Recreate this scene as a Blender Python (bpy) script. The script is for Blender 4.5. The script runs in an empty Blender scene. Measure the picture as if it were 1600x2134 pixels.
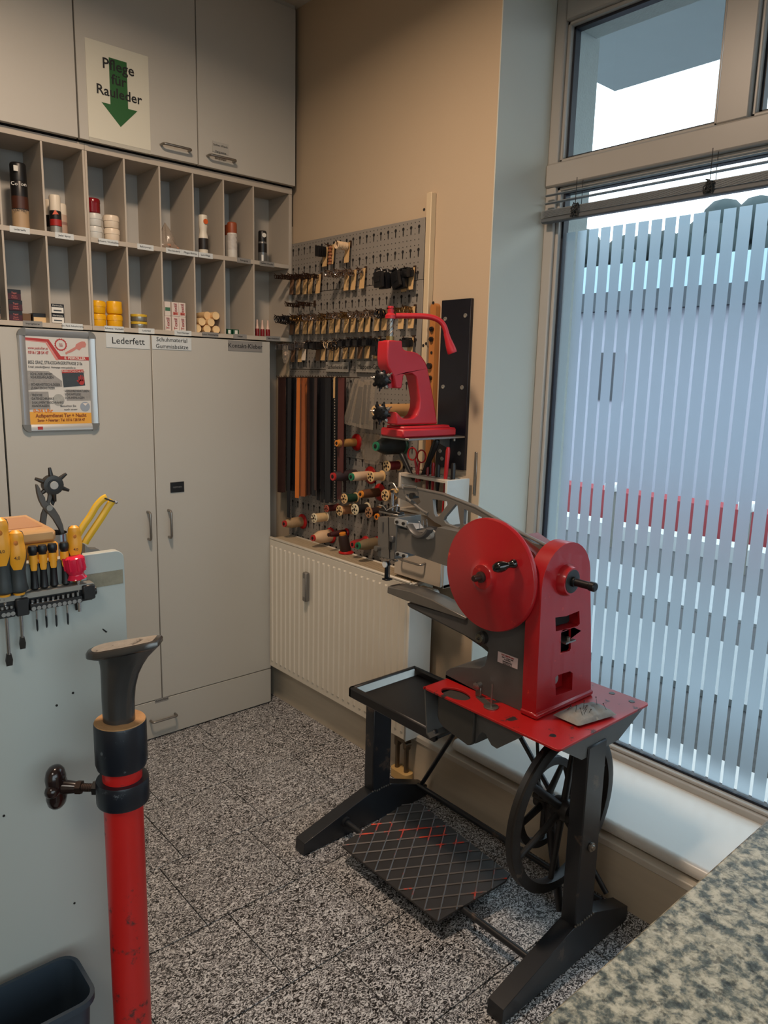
import bpy, bmesh, math, random
from mathutils import Vector, Matrix, Euler
from mathutils.geometry import tessellate_polygon
random.seed(7)
PI = math.pi
scene = bpy.context.scene
COL = scene.collection

# ------------------------------------------------------------------ camera
FPX, IW, IH = 1540.117, 1600.0, 2134.0
CAM = Vector((0.0, -2.62, 1.43445))
_a, _b, _c = -7.22295403e-01, 1.38932116e+00, 2.50016046e-02
RCAM = Matrix.Rotation(_a, 3, 'Z') @ Matrix.Rotation(_b, 3, 'X') @ Matrix.Rotation(_c, 3, 'Z')
cam_data = bpy.data.cameras.new('camera')
cam_data.sensor_fit = 'HORIZONTAL'
cam_data.sensor_width = 36.0
cam_data.lens = FPX / IW * 36.0
cam_data.clip_start = 0.02
cam_data.clip_end = 300
cam_ob = bpy.data.objects.new('camera', cam_data)
cam_ob.matrix_world = Matrix.Translation(CAM) @ RCAM.to_4x4()
COL.objects.link(cam_ob)
scene.camera = cam_ob


def at(px, py, ax, val):
    """the point of the place on the plane <axis ax> = val that the photograph shows at px, py"""
    d = RCAM @ Vector(((px - IW / 2) / FPX, -(py - IH / 2) / FPX, -1.0))
    return CAM + d * ((val - CAM[ax]) / d[ax])


# ------------------------------------------------------------------ world, lights, exposure
world = bpy.data.worlds.new('overcast_sky')
scene.world = world
world.use_nodes = True
_n = world.node_tree.nodes
_n['Background'].inputs[0].default_value = (0.82, 0.93, 1.0, 1)
_n['Background'].inputs[1].default_value = 2.6


def area(name, loc, size, energy, col, rot=(0, 0, 0), portal=False, spread=180):
    l = bpy.data.lights.new(name, 'AREA')
    l.shape = 'RECTANGLE'
    l.size, l.size_y = size
    l.energy = energy
    l.color = col
    l.spread = math.radians(spread)
    o = bpy.data.objects.new(name, l)
    o.location = loc
    o.rotation_euler = rot
    COL.objects.link(o)
    if portal:
        l.cycles.is_portal = True
    return o


area('window_portal', (2.14, -1.95, 1.38), (2.5, 1.9), 1, (1, 1, 1), (0, PI / 2, 0), portal=True)
area('shopfront_portal', (0, -4.7, 1.4), (3.8, 2.4), 1, (1, 1, 1), (PI / 2, 0, 0), portal=True)
# the shop's warm ceiling fittings, above and behind the camera
area('ceiling_lamp_a', (0.70, -1.12, 2.80), (0.22, 0.22), 22.5, (1.0, 0.75, 0.55), spread=160)
area('ceiling_lamp_b', (-0.9, -2.7, 2.80), (0.60, 0.60), 14, (1.0, 0.90, 0.78))
vs = scene.view_settings
vs.view_transform = 'Standard'
vs.look = 'None'
vs.exposure = 0.22
vs.gamma = 1.0
vs.use_curve_mapping = False
scene.cycles.use_denoising = True
scene.cycles.max_bounces = 8
scene.cycles.diffuse_bounces = 5
scene.cycles.glossy_bounces = 5
scene.cycles.transmission_bounces = 8
scene.cycles.transparent_max_bounces = 12
scene.cycles.sample_clamp_indirect = 8.0
scene.cycles.caustics_reflective = False


# ------------------------------------------------------------------ materials
def lin(c):
    r = []
    for v in c:
        v /= 255.0
        r.append(v / 12.92 if v <= 0.04045 else ((v + 0.055) / 1.055) ** 2.4)
    return tuple(r)


MATS = {}


def nodes_of(m):
    m.use_nodes = True
    nt = m.node_tree
    return nt, nt.nodes, nt.links, nt.nodes['Principled BSDF']


def mat(name, rgb, rough=0.5, metal=0.0, var=0.08, vscale=9.0, bump=0.0, bscale=180.0, spec=0.5, coat=0.0,
        wear=None, wscale=14.0, wthr=0.62, wrough=None, stretch=None, alpha=1.0, trans=0.0, emit=None, detail=4.0):
    if name in MATS:
        return MATS[name]
    m = bpy.data.materials.new(name)
    nt, N, L, P = nodes_of(m)
    tc = N.new('ShaderNodeTexCoord')
    src = tc.outputs['Object']
    if stretch:
        mp = N.new('ShaderNodeMapping')
        mp.inputs['Scale'].default_value = stretch
        L.new(src, mp.inputs['Vector'])
        src = mp.outputs['Vector']
    no = N.new('ShaderNodeTexNoise')
    no.inputs['Scale'].default_value = vscale
    no.inputs['Detail'].default_value = detail
    L.new(src, no.inputs['Vector'])
    c = lin(rgb)
    mix = N.new('ShaderNodeMix')
    mix.data_type = 'RGBA'
    mix.inputs['A'].default_value = tuple(max(0, v * (1 - var)) for v in c) + (1,)
    mix.inputs['B'].default_value = tuple(min(1, v * (1 + var)) for v in c) + (1,)
    L.new(no.outputs['Fac'], mix.inputs['Factor'])
    colout = mix.outputs['Result']
    P.inputs['Roughness'].default_value = rough
    if wear:
        n2 = N.new('ShaderNodeTexNoise')
        n2.inputs['Scale'].default_value = wscale
        n2.inputs['Detail'].default_value = 8
        n2.inputs['Roughness'].default_value = 0.68
        L.new(src, n2.inputs['Vector'])
        rp = N.new('ShaderNodeValToRGB')
        rp.color_ramp.elements[0].position = wthr
        rp.color_ramp.elements[1].position = min(1, wthr + 0.05)
        L.new(n2.outputs['Fac'], rp.inputs['Fac'])
        mx = N.new('ShaderNodeMix')
        mx.data_type = 'RGBA'
        L.new(rp.outputs['Color'], mx.inputs['Factor'])
        L.new(colout, mx.inputs['A'])
        mx.inputs['B'].default_value = lin(wear) + (1,)
        colout = mx.outputs['Result']
        if wrough is not None:
            mr = N.new('ShaderNodeMapRange')
            mr.inputs['To Min'].default_value = rough
            mr.inputs['To Max'].default_value = wrough
            L.new(rp.outputs['Color'], mr.inputs['Value'])
            L.new(mr.outputs['Result'], P.inputs['Roughness'])
    L.new(colout, P.inputs['Base Color'])
    P.inputs['Metallic'].default_value = metal
    P.inputs['Specular IOR Level'].default_value = spec
    P.inputs['Coat Weight'].default_value = coat
    P.inputs['Alpha'].default_value = alpha
    P.inputs['Transmission Weight'].default_value = trans
    if emit:
        P.inputs['Emission Color'].default_value = lin(rgb) + (1,)
        P.inputs['Emission Strength'].default_value = emit
    if bump:
        nb = N.new('ShaderNodeTexNoise')
        nb.inputs['Scale'].default_value = bscale
        nb.inputs['Detail'].default_value = 3
        L.new(src, nb.inputs['Vector'])
        bp = N.new('ShaderNodeBump')
        bp.inputs['Strength'].default_value = bump
        bp.inputs['Distance'].default_value = 0.002
        L.new(nb.outputs['Fac'], bp.inputs['Height'])
        L.new(bp.outputs['Normal'], P.inputs['Normal'])
    MATS[name] = m
    return m


def granite_floor():
    m = bpy.data.materials.new('granite_tile')
    nt, N, L, P = nodes_of(m)
    tc = N.new('ShaderNodeTexCoord')
    oi = N.new('ShaderNodeObjectInfo')
    rot = N.new('ShaderNodeMapping')
    cmb = N.new('ShaderNodeCombineXYZ')
    mul = N.new('ShaderNodeMath'); mul.operation = 'MULTIPLY'; mul.inputs[1].default_value = 6.0
    L.new(oi.outputs['Random'], mul.inputs[0])
    L.new(mul.outputs[0], cmb.inputs['Z'])
    L.new(cmb.outputs[0], rot.inputs['Rotation'])
    off = N.new('ShaderNodeMath'); off.operation = 'MULTIPLY'; off.inputs[1].default_value = 37.0
    L.new(oi.outputs['Random'], off.inputs[0])
    c2 = N.new('ShaderNodeCombineXYZ')
    L.new(off.outputs[0], c2.inputs['X']); L.new(off.outputs[0], c2.inputs['Z'])
    L.new(c2.outputs[0], rot.inputs['Location'])
    rot.inputs['Scale'].default_value = (1, 1.5, 1)
    L.new(tc.outputs['Object'], rot.inputs['Vector'])
    n1 = N.new('ShaderNodeTexNoise')
    n1.inputs['Scale'].default_value = 74; n1.inputs['Detail'].default_value = 3.0
    n1.inputs['Roughness'].default_value = 0.60; n1.inputs['Distortion'].default_value = 2.6
    L.new(rot.outputs[0], n1.inputs['Vector'])
    r1 = N.new('ShaderNodeValToRGB')
    e = r1.color_ramp.elements
    e[0].position = 0.425; e[0].color = lin((20, 20, 21)) + (1,)
    e[1].position = 0.60; e[1].color = lin((218, 220, 222)) + (1,)
    k = e.new(0.480); k.color = lin((84, 83, 84)) + (1,)
    k = e.new(0.525); k.color = lin((164, 164, 166)) + (1,)
    L.new(n1.outputs['Fac'], r1.inputs['Fac'])
    n2 = N.new('ShaderNodeTexNoise'); n2.inputs['Scale'].default_value = 14
    L.new(rot.outputs[0], n2.inputs['Vector'])
    mx = N.new('ShaderNodeMix'); mx.data_type = 'RGBA'; mx.blend_type = 'MULTIPLY'
    mx.inputs['Factor'].default_value = 0.35
    L.new(r1.outputs['Color'], mx.inputs['A']); L.new(n2.outputs['Color'], mx.inputs['B'])
    L.new(r1.outputs['Color'], P.inputs['Base Color'])
    P.inputs['Roughness'].default_value = 0.34
    P.inputs['Specular IOR Level'].default_value = 0.45
    bp = N.new('ShaderNodeBump'); bp.inputs['Strength'].default_value = 0.12; bp.inputs['Distance'].default_value = 0.001
    L.new(n1.outputs['Fac'], bp.inputs['Height']); L.new(bp.outputs['Normal'], P.inputs['Normal'])
    return m


def granite_counter():
    m = bpy.data.materials.new('speckled_countertop')
    nt, N, L, P = nodes_of(m)
    tc = N.new('ShaderNodeTexCoord')
    n1 = N.new('ShaderNodeTexNoise'); n1.inputs['Scale'].default_value = 84; n1.inputs['Detail'].default_value = 8
    n1.inputs['Roughness'].default_value = 0.66; n1.inputs['Distortion'].default_value = 0.25
    L.new(tc.outputs['Object'], n1.inputs['Vector'])
    r1 = N.new('ShaderNodeValToRGB')
    e = r1.color_ramp.elements
    e[0].position = 0.34; e[0].color = lin((52, 58, 58)) + (1,)
    e[1].position = 0.62; e[1].color = lin((190, 188, 172)) + (1,)
    k = e.new(0.44); k.color = lin((92, 100, 96)) + (1,)
    k = e.new(0.52); k.color = lin((150, 150, 136)) + (1,)
    L.new(n1.outputs['Fac'], r1.inputs['Fac'])
    n2 = N.new('ShaderNodeTexNoise'); n2.inputs['Scale'].default_value = 120; n2.inputs['Detail'].default_value = 3
    L.new(tc.outputs['Object'], n2.inputs['Vector'])
    r2 = N.new('ShaderNodeValToRGB')
    r2.color_ramp.elements[0].position = 0.33; r2.color_ramp.elements[0].color = (0.12, 0.13, 0.13, 1)
    r2.color_ramp.elements[1].position = 0.42; r2.color_ramp.elements[1].color = (1, 1, 1, 1)
    L.new(n2.outputs['Fac'], r2.inputs['Fac'])
    mx = N.new('ShaderNodeMix'); mx.data_type = 'RGBA'; mx.blend_type = 'MULTIPLY'; mx.inputs['Factor'].default_value = 0.7
    L.new(r1.outputs['Color'], mx.inputs['A']); L.new(r2.outputs['Color'], mx.inputs['B'])
    L.new(mx.outputs['Result'], P.inputs['Base Color'])
    P.inputs['Roughness'].default_value = 0.38
    bp = N.new('ShaderNodeBump'); bp.inputs['Strength'].default_value = 0.35; bp.inputs['Distance'].default_value = 0.002
    L.new(n2.outputs['Fac'], bp.inputs['Height']); L.new(bp.outputs['Normal'], P.inputs['Normal'])
    return m


def glass_mat(name, tint=(0.93, 0.98, 0.98)):
    m = bpy.data.materials.new(name)
    nt, N, L, P = nodes_of(m)
    N.remove(P)
    out = N['Material Output']
    tr = N.new('ShaderNodeBsdfTransparent'); tr.inputs['Color'].default_value = tint + (1,)
    gl = N.new('ShaderNodeBsdfGlossy'); gl.inputs['Roughness'].default_value = 0.02
    no = N.new('ShaderNodeTexNoise'); no.inputs['Scale'].default_value = 3
    mr = N.new('ShaderNodeMapRange'); mr.inputs['To Min'].default_value = 0.035; mr.inputs['To Max'].default_value = 0.055
    L.new(no.outputs['Fac'], mr.inputs['Value'])
    mx = N.new('ShaderNodeMixShader')
    L.new(mr.outputs['Result'], mx.inputs['Fac'])
    L.new(tr.outputs[0], mx.inputs[1]); L.new(gl.outputs[0], mx.inputs[2])
    L.new(mx.outputs[0], out.inputs['Surface'])
    return m


def film_mat():
    m = bpy.data.materials.new('frosted_film')
    nt, N, L, P = nodes_of(m)
    N.remove(P)
    out = N['Material Output']
    no = N.new('ShaderNodeTexNoise'); no.inputs['Scale'].default_value = 220
    mixc = N.new('ShaderNodeMix'); mixc.data_type = 'RGBA'
    mixc.inputs['A'].default_value = (0.53, 0.62, 0.69, 1); mixc.inputs['B'].default_value = (0.57, 0.66, 0.73, 1)
    L.new(no.outputs['Fac'], mixc.inputs['Factor'])
    t = N.new('ShaderNodeBsdfTranslucent'); L.new(mixc.outputs['Result'], t.inputs['Color'])
    r = N.new('ShaderNodeBsdfRefraction'); r.inputs['Roughness'].default_value = 0.62; r.inputs['IOR'].default_value = 1.22
    L.new(mixc.outputs['Result'], r.inputs['Color'])
    d = N.new('ShaderNodeBsdfDiffuse'); L.new(mixc.outputs['Result'], d.inputs['Color'])
    m1 = N.new('ShaderNodeMixShader'); m1.inputs['Fac'].default_value = 0.68
    L.new(t.outputs[0], m1.inputs[1]); L.new(r.outputs[0], m1.inputs[2])
    m2 = N.new('ShaderNodeMixShader'); m2.inputs['Fac'].default_value = 0.12
    L.new(m1.outputs[0], m2.inputs[1]); L.new(d.outputs[0], m2.inputs[2])
    L.new(m2.outputs[0], out.inputs['Surface'])
    return m


def clear_plastic(name, rgb, clear=0.6, rough=0.25):
    """thin transparent plastic: part see-through, part glossy"""
    m = bpy.data.materials.new(name)
    nt, N, L, P = nodes_of(m)
    out = N['Material Output']
    tr = N.new('ShaderNodeBsdfTransparent'); tr.inputs['Color'].default_value = tuple(0.4 + 0.6 * v for v in lin(rgb)) + (1,)
    no = N.new('ShaderNodeTexNoise'); no.inputs['Scale'].default_value = 25
    mr = N.new('ShaderNodeMapRange'); mr.inputs['To Min'].default_value = clear - 0.12; mr.inputs['To Max'].default_value = clear + 0.12
    L.new(no.outputs['Fac'], mr.inputs['Value'])
    P.inputs['Base Color'].default_value = lin(rgb) + (1,)
    P.inputs['Roughness'].default_value = rough
    mx = N.new('ShaderNodeMixShader')
    L.new(mr.outputs['Result'], mx.inputs['Fac'])
    L.new(P.outputs[0], mx.inputs[1]); L.new(tr.outputs[0], mx.inputs[2])
    L.new(mx.outputs[0], out.inputs['Surface'])
    return m


# ------------------------------------------------------------------ geometry helpers
class G:
    """collects shapes in world (or local) coordinates; ob() links them as one mesh object"""

    def __init__(self):
        self.v = []
        self.f = []

    def add(self, vs_, fs_):
        o = len(self.v)
        self.v += [Vector(p) for p in vs_]
        self.f += [tuple(i + o for i in fc) for fc in fs_]
        return self

    def box(self, x0, x1, y0, y1, z0, z1, b=0.0):
        if x0 > x1: x0, x1 = x1, x0
        if y0 > y1: y0, y1 = y1, y0
        if z0 > z1: z0, z1 = z1, z0
        if b <= 0:
            vs_ = [(x, y, z) for x in (x0, x1) for y in (y0, y1) for z in (z0, z1)]
            return self.add(vs_, [(0, 1, 3, 2), (4, 6, 7, 5), (0, 4, 5, 1), (2, 3, 7, 6), (0, 2, 6, 4), (1, 5, 7, 3)])
        b = min(b, (x1 - x0) * .49, (y1 - y0) * .49, (z1 - z0) * .49)
        lo = (x0, y0, z0); hi = (x1, y1, z1)
        idx = {}
        vs_ = []
        for sx in (0, 1):
            for sy in (0, 1):
                for sz in (0, 1):
                    s = (sx, sy, sz)
                    for a in range(3):
                        p = []
                        for k in range(3):
                            full = hi[k] if s[k] else lo[k]
                            p.append(full if k == a else (full - b if s[k] else full + b))
                        idx[(s, a)] = len(vs_)
                        vs_.append(p)
        fs_ = []
        for a in range(3):
            u, w = [k for k in range(3) if k != a]
            for s in (0, 1):
                q = []
                for (i, j) in ((0, 0), (1, 0), (1, 1), (0, 1)):
                    t = [0, 0, 0]; t[a] = s; t[u] = i; t[w] = j
                    q.append(idx[(tuple(t), a)])
                fs_.append(q)
            for i in (0, 1):
                for j in (0, 1):
                    t0 = [0, 0, 0]; t1 = [0, 0, 0]
                    t0[u] = t1[u] = i; t0[w] = t1[w] = j; t1[a] = 1
                    fs_.append([idx[(tuple(t0), u)], idx[(tuple(t1), u)], idx[(tuple(t1), w)], idx[(tuple(t0), w)]])
        for sx in (0, 1):
            for sy in (0, 1):
                for sz in (0, 1):
                    fs_.append([idx[((sx, sy, sz), a)] for a in range(3)])
        return self.add(vs_, fs_)

    def cyl(self, p0, p1, r0, r1=None, n=16, cap=True):
        r1 = r0 if r1 is None else r1
        p0 = Vector(p0); p1 = Vector(p1)
        d = (p1 - p0).normalized()
        a = d.orthogonal().normalized(); b = d.cross(a)
        vs_ = []
        for p, r in ((p0, r0), (p1, r1)):
            for i in range(n):
                t = 2 * PI * i / n
                vs_.append(p + (a * math.cos(t) + b * math.sin(t)) * r)
        fs_ = [(i, (i + 1) % n, n + (i + 1) % n, n + i) for i in range(n)]
        if cap:
            fs_ += [tuple(range(n - 1, -1, -1)), tuple(range(n, 2 * n))]
        return self.add(vs_, fs_)

    def lathe(self, prof, o, ax, n=24, flat=(1, 1)):
        """prof: (radius, distance along ax) pairs"""
        o = Vector(o); d = Vector(ax).normalized()
        a = d.orthogonal().normalized()
        if abs(d.z) < 0.9:
            a = d.cross(Vector((0, 0, 1))).normalized()
        b = d.cross(a)
        vs_ = []; fs_ = []
        m = len(prof)
        for (r, h) in prof:
            for i in range(n):
                t = 2 * PI * i / n
                vs_.append(o + d * h + (a * math.cos(t) * flat[0] + b * math.sin(t) * flat[1]) * max(r, 1e-5))
        for k in range(m - 1):
            for i in range(n):
                fs_.append((k * n + i, k * n + (i + 1) % n, (k + 1) * n + (i + 1) % n, (k + 1) * n + i))
        fs_.append(tuple(range(n - 1, -1, -1)))
        fs_.append(tuple((m - 1) * n + i for i in range(n)))
        return self.add(vs_, fs_)

    def tube(self, pts, r, n=8, closed=False, sx=1.0, up=None):
        pts = [Vector(p) for p in pts]
        m = len(pts)
        rs = r if isinstance(r, (list, tuple)) else [r] * m
        vs_ = []; fs_ = []
        ref = None
        for k in range(m):
            if closed:
                t = pts[(k + 1) % m] - pts[k - 1]
            else:
                t = pts[min(k + 1, m - 1)] - pts[max(k - 1, 0)]
            t.normalize()
            if up is not None:
                a = Vector(up) - t * Vector(up).dot(t)
                a.normalize()
            elif ref is None:
                a = t.orthogonal().normalized()
            else:
                a = ref - t * ref.dot(t)
                a.normalize()
            ref = a
            b = t.cross(a)
            for i in range(n):
                th = 2 * PI * (i + 0.5) / n
                vs_.append(pts[k] + (a * math.cos(th) * sx + b * math.sin(th)) * rs[k])
        last = m if closed else m - 1
        for k in range(last):
            k2 = (k + 1) % m
            for i in range(n):
                fs_.append((k * n + i, k * n + (i + 1) % n, k2 * n + (i + 1) % n, k2 * n + i))
        if not closed:
            fs_.append(tuple(range(n - 1, -1, -1)))
            fs_.append(tuple((m - 1) * n + i for i in range(n)))
        return self.add(vs_, fs_)

    def prism(self, poly, ax, lo, hi, holes=()):
        def p3(p, h):
            q = list(p); q.insert(ax, h)
            return q
        loops = [list(poly)] + [list(h) for h in holes]
        flat = [p for lp in loops for p in lp]
        n = len(flat)
        vs_ = [p3(p, lo) for p in flat] + [p3(p, hi) for p in flat]
        fs_ = []
        if holes:
            tris = tessellate_polygon([[Vector((p[0], p[1], 0)) for p in lp] for lp in loops])
        else:
            tris = tessellate_polygon([[Vector((p[0], p[1], 0)) for p in poly]])
        for t in tris:
            fs_.append(tuple(t)); fs_.append(tuple(i + n for i in reversed(t)))
        o = 0
        for lp in loops:
            k = len(lp)
            for i in range(k):
                j = (i + 1) % k
                fs_.append((o + i, o + j, n + o + j, n + o + i))
            o += k
        return self.add(vs_, fs_)

    def ball(self, c, r, n=12, m=8, s=(1, 1, 1)):
        vs_ = []; fs_ = []
        for k in range(m + 1):
            ph = PI * k / m
            for i in range(n):
                t = 2 * PI * i / n
                vs_.append((c[0] + r * s[0] * math.sin(ph) * math.cos(t), c[1] + r * s[1] * math.sin(ph) * math.sin(t), c[2] + r * s[2] * math.cos(ph)))
        for k in range(m):
            for i in range(n):
                fs_.append((k * n + i, k * n + (i + 1) % n, (k + 1) * n + (i + 1) % n, (k + 1) * n + i))
        return self.add(vs_, fs_)

    def grid(self, fn, nu, nv):
        vs_ = [fn(i / nu, j / nv) for i in range(nu + 1) for j in range(nv + 1)]
        fs_ = [(i * (nv + 1) + j, (i + 1) * (nv + 1) + j, (i + 1) * (nv + 1) + j + 1, i * (nv + 1) + j + 1) for i in range(nu) for j in range(nv)]
        return self.add(vs_, fs_)

    def xf(self, M):
        self.v = [M @ p for p in self.v]
        return self

    def mesh(self, name, off):
        me = bpy.data.meshes.new(name)
        me.from_pydata([tuple(p - off) for p in self.v], [], self.f)
        bm = bmesh.new(); bm.from_mesh(me)
        bmesh.ops.remove_doubles(bm, verts=bm.verts, dist=1e-6)
        bmesh.ops.recalc_face_normals(bm, faces=bm.faces)
        bm.to_mesh(me); bm.free()
        me.polygons.foreach_set('use_smooth', [True] * len(me.polygons))
        me.set_sharp_from_angle(angle=math.radians(38))
        return me

    def ob(self, name, m, parent=None, bev=0.0, base=True):
        if parent is not None:
            off = WLOC[parent]
        elif base:
            xs = [p.x for p in self.v]; ys = [p.y for p in self.v]; zs = [p.z for p in self.v]
            off = Vector(((min(xs) + max(xs)) / 2, (min(ys) + max(ys)) / 2, min(zs)))
        else:
            off = Vector((0, 0, 0))
        me = self.mesh(name, off)
        o = bpy.data.objects.new(name, me)
        me.materials.append(m)
        COL.objects.link(o)
        if parent is not None:
            o.parent = parent
            WLOC[o] = off.copy()
        else:
            o.location = off
            WLOC[o] = off.copy()
        if bev:
            md = o.modifiers.new('bevel', 'BEVEL'); md.width = bev; md.segments = 2; md.limit_method = 'ANGLE'
            md.angle_limit = math.radians(35)
        return o


WLOC = {}


def thing(name, label, cat, loc=(0, 0, 0), group=None, rot=None):
    o = bpy.data.objects.new(name, None)
    o.empty_display_size = 0.03
    COL.objects.link(o)
    o.location = loc
    if rot:
        o.rotation_euler = rot
    WLOC[o] = Vector(loc)
    o['label'] = label; o['category'] = cat
    if group: o['group'] = group
    return o


def tag(o, label=None, cat=None, group=None, kind=None):
    if label: o['label'] = label
    if cat: o['category'] = cat
    if group: o['group'] = group
    if kind: o['kind'] = kind
    return o


def dup(root, loc, rot=None, label=None, group=None, scale=None):
    r = root.copy(); COL.objects.link(r)
    r.location = loc
    if rot is not None: r.rotation_euler = rot
    if scale is not None: r.scale = scale
    if label: r['label'] = label
    if group: r['group'] = group
    for ch in list(root.children):
        c = ch.copy(); COL.objects.link(c); c.parent = r
        for g in list(ch.children):
            d = g.copy(); COL.objects.link(d); d.parent = c
    return r


def arc(cx, cy, r, a0, a1, n):
    return [(cx + r * math.cos(a0 + (a1 - a0) * i / n), cy + r * math.sin(a0 + (a1 - a0) * i / n)) for i in range(n + 1)]


def rrect(x0, x1, y0, y1, r, n=4):
    return (arc(x1 - r, y1 - r, r, 0, PI / 2, n) + arc(x0 + r, y1 - r, r, PI / 2, PI, n) +
            arc(x0 + r, y0 + r, r, PI, 1.5 * PI, n) + arc(x1 - r, y0 + r, r, 1.5 * PI, 2 * PI, n))


def spline(pts, n=6):
    pts = [Vector(p) for p in pts]
    out = []
    for i in range(len(pts) - 1):
        p0 = pts[max(i - 1, 0)]; p1 = pts[i]; p2 = pts[i + 1]; p3 = pts[min(i + 2, len(pts) - 1)]
        for k in range(n):
            t = k / n
            out.append(0.5 * ((2 * p1) + (p2 - p0) * t + (2 * p0 - 5 * p1 + 4 * p2 - p3) * t * t + (3 * p1 - p0 - 3 * p2 + p3) * t ** 3))
    out.append(pts[-1])
    return out


def text(body, size, o, right, up, m, parent, name='lettering', align='CENTER', depth=0.0004, bold=0.0, xs=1.0):
    cu = bpy.data.curves.new(name, 'FONT')
    cu.body = body
    cu.size = size
    cu.align_x = align
    cu.align_y = 'CENTER'
    cu.offset = bold
    cu.resolution_u = 2
    cu.extrude = depth / 2
    tmp = bpy.data.objects.new(name + '_src', cu)
    me = bpy.data.meshes.new_from_object(tmp)
    bpy.data.objects.remove(tmp); bpy.data.curves.remove(cu)
    me.name = name
    r = Vector(right).normalized(); u = Vector(up).normalized(); nrm = r.cross(u)
    off = WLOC[parent] if parent is not None else Vector((0, 0, 0))
    for v in me.vertices:
        v.co = Vector(o) + r * v.co.x * xs + u * v.co.y + nrm * v.co.z - off
    me.materials.clear(); me.materials.append(m)
    ob_ = bpy.data.objects.new(name, me)
    COL.objects.link(ob_)
    if parent is not None:
        ob_.parent = parent
        WLOC[ob_] = off.copy()
    return ob_


# shared materials
WHITE_LAM = mat('grey_white_laminate', (186, 183, 174), 0.42, var=0.03, vscale=3, bump=0.05, bscale=400)
SHELF_LAM = mat('shelf_laminate', (184, 174, 160), 0.5, var=0.04, vscale=4)
WALLM = mat('painted_wall', (192, 171, 144), 0.85, var=0.04, vscale=2.5, bump=0.12, bscale=120)
REVEALM = mat('painted_reveal', (200, 200, 190), 0.8, var=0.03, vscale=3)
CEILM = mat('ceiling_paint', (200, 192, 178), 0.9, var=0.02)
DARKGAP = mat('dark_gap', (22, 20, 19), 0.9)
STEEL = mat('brushed_steel', (150, 145, 138), 0.35, metal=0.9, vscale=30)
CHROME = mat('chrome', (200, 200, 200), 0.18, metal=1.0, vscale=20)
DARKSTEEL = mat('dark_steel', (70, 68, 66), 0.38, metal=0.85, vscale=25, wear=(120, 110, 100), wthr=0.66)
PVC = mat('white_upvc', (170, 166, 160), 0.35, var=0.02)
GASKET = mat('dark_rubber_gasket', (22, 28, 40), 0.5)
BLACKP = mat('black_plastic', (22, 22, 23), 0.4, var=0.15, vscale=40)
BLACKINK = mat('black_ink', (18, 18, 20), 0.6)
PAPER = mat('white_paper', (222, 219, 208), 0.6, var=0.03)
CARD = mat('tan_card', (206, 168, 116), 0.8, var=0.1, vscale=30)
LABELM = mat('pale_label', (206, 212, 212), 0.4, var=0.02)
LABELG = mat('grey_label', (138, 136, 132), 0.45, var=0.03)
CASTRED = mat('red_enamel', (172, 20, 26), 0.28, var=0.12, vscale=14, coat=0.25, wear=(120, 40, 34), wscale=22, wthr=0.64)

# ================================================================== the setting
ZC = 2.83
WX = 1.81          # plaster face of the wall with the pegboard
RY = -1.032        # where the wall turns into the window reveal
FX = 2.06          # inner face of the window frame
OX = 2.245         # outer face of the wall
TILE = granite_floor()
GROUT = mat('dark_grout', (22, 21, 20), 0.9)


def struct(g, name, m, parent=None, **k):
    o = g.ob(name, m, parent, base=False, **k)
    if parent is None:
        o['kind'] = 'structure'
    return o


fl = struct(G().box(-2.2, 2.36, -4.6, 0.5, -0.06, -0.004), 'floor', GROUT)
tag(fl, 'floor of speckled black and white granite tiles', 'floor')
TS = 0.297
proto_tile = None
rows = [(0.147, 1.316), (-0.150, 1.256), (-0.447, 1.183), (-0.744, 1.105), (-1.041, 0.871), (-1.338, 1.005), (-1.635, 0.93), (-1.932, 1.05), (-2.229, 1.12)]
me_tile = G().box(-TS / 2 + .0014, TS / 2 - .0014, -TS / 2 + .0014, TS / 2 - .0014, -0.012, 0.0, 0.0008).mesh('tile', Vector((0, 0, 0)))
me_tile.materials.append(TILE)
for (ytop, xj) in rows:
    x0 = xj - 4 * TS
    for k in range(9):
        xa = x0 + k * TS
        if xa + TS < 0.25 or xa + TS > 1.80 + TS:
            continue
        if xa + TS > 1.80:
            # cut tile along the plinth
            if 1.80 - xa < 0.02: continue
            g = G().box(xa + .0011, 1.80, ytop - TS + .0011, ytop - .0011, -0.012, 0, 0.0008)
            me = g.mesh('tile', Vector(((xa + 1.8) / 2, ytop - TS / 2, 0))); me.materials.append(TILE)
            o = bpy.data.objects.new('tile', me); o.location = ((xa + 1.8) / 2, ytop - TS / 2, 0)
        else:
            o = bpy.data.objects.new('tile', me_tile)
            o.location = (xa + TS / 2, ytop - TS / 2, 0)
        COL.objects.link(o); o.parent = fl

# walls
g = G().box(WX, OX, RY, 0.5, -0.1, ZC + .1)
wr = struct(g, 'wall_right', WALLM)
tag(wr, 'beige plastered wall behind the pegboard', 'wall')
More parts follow.
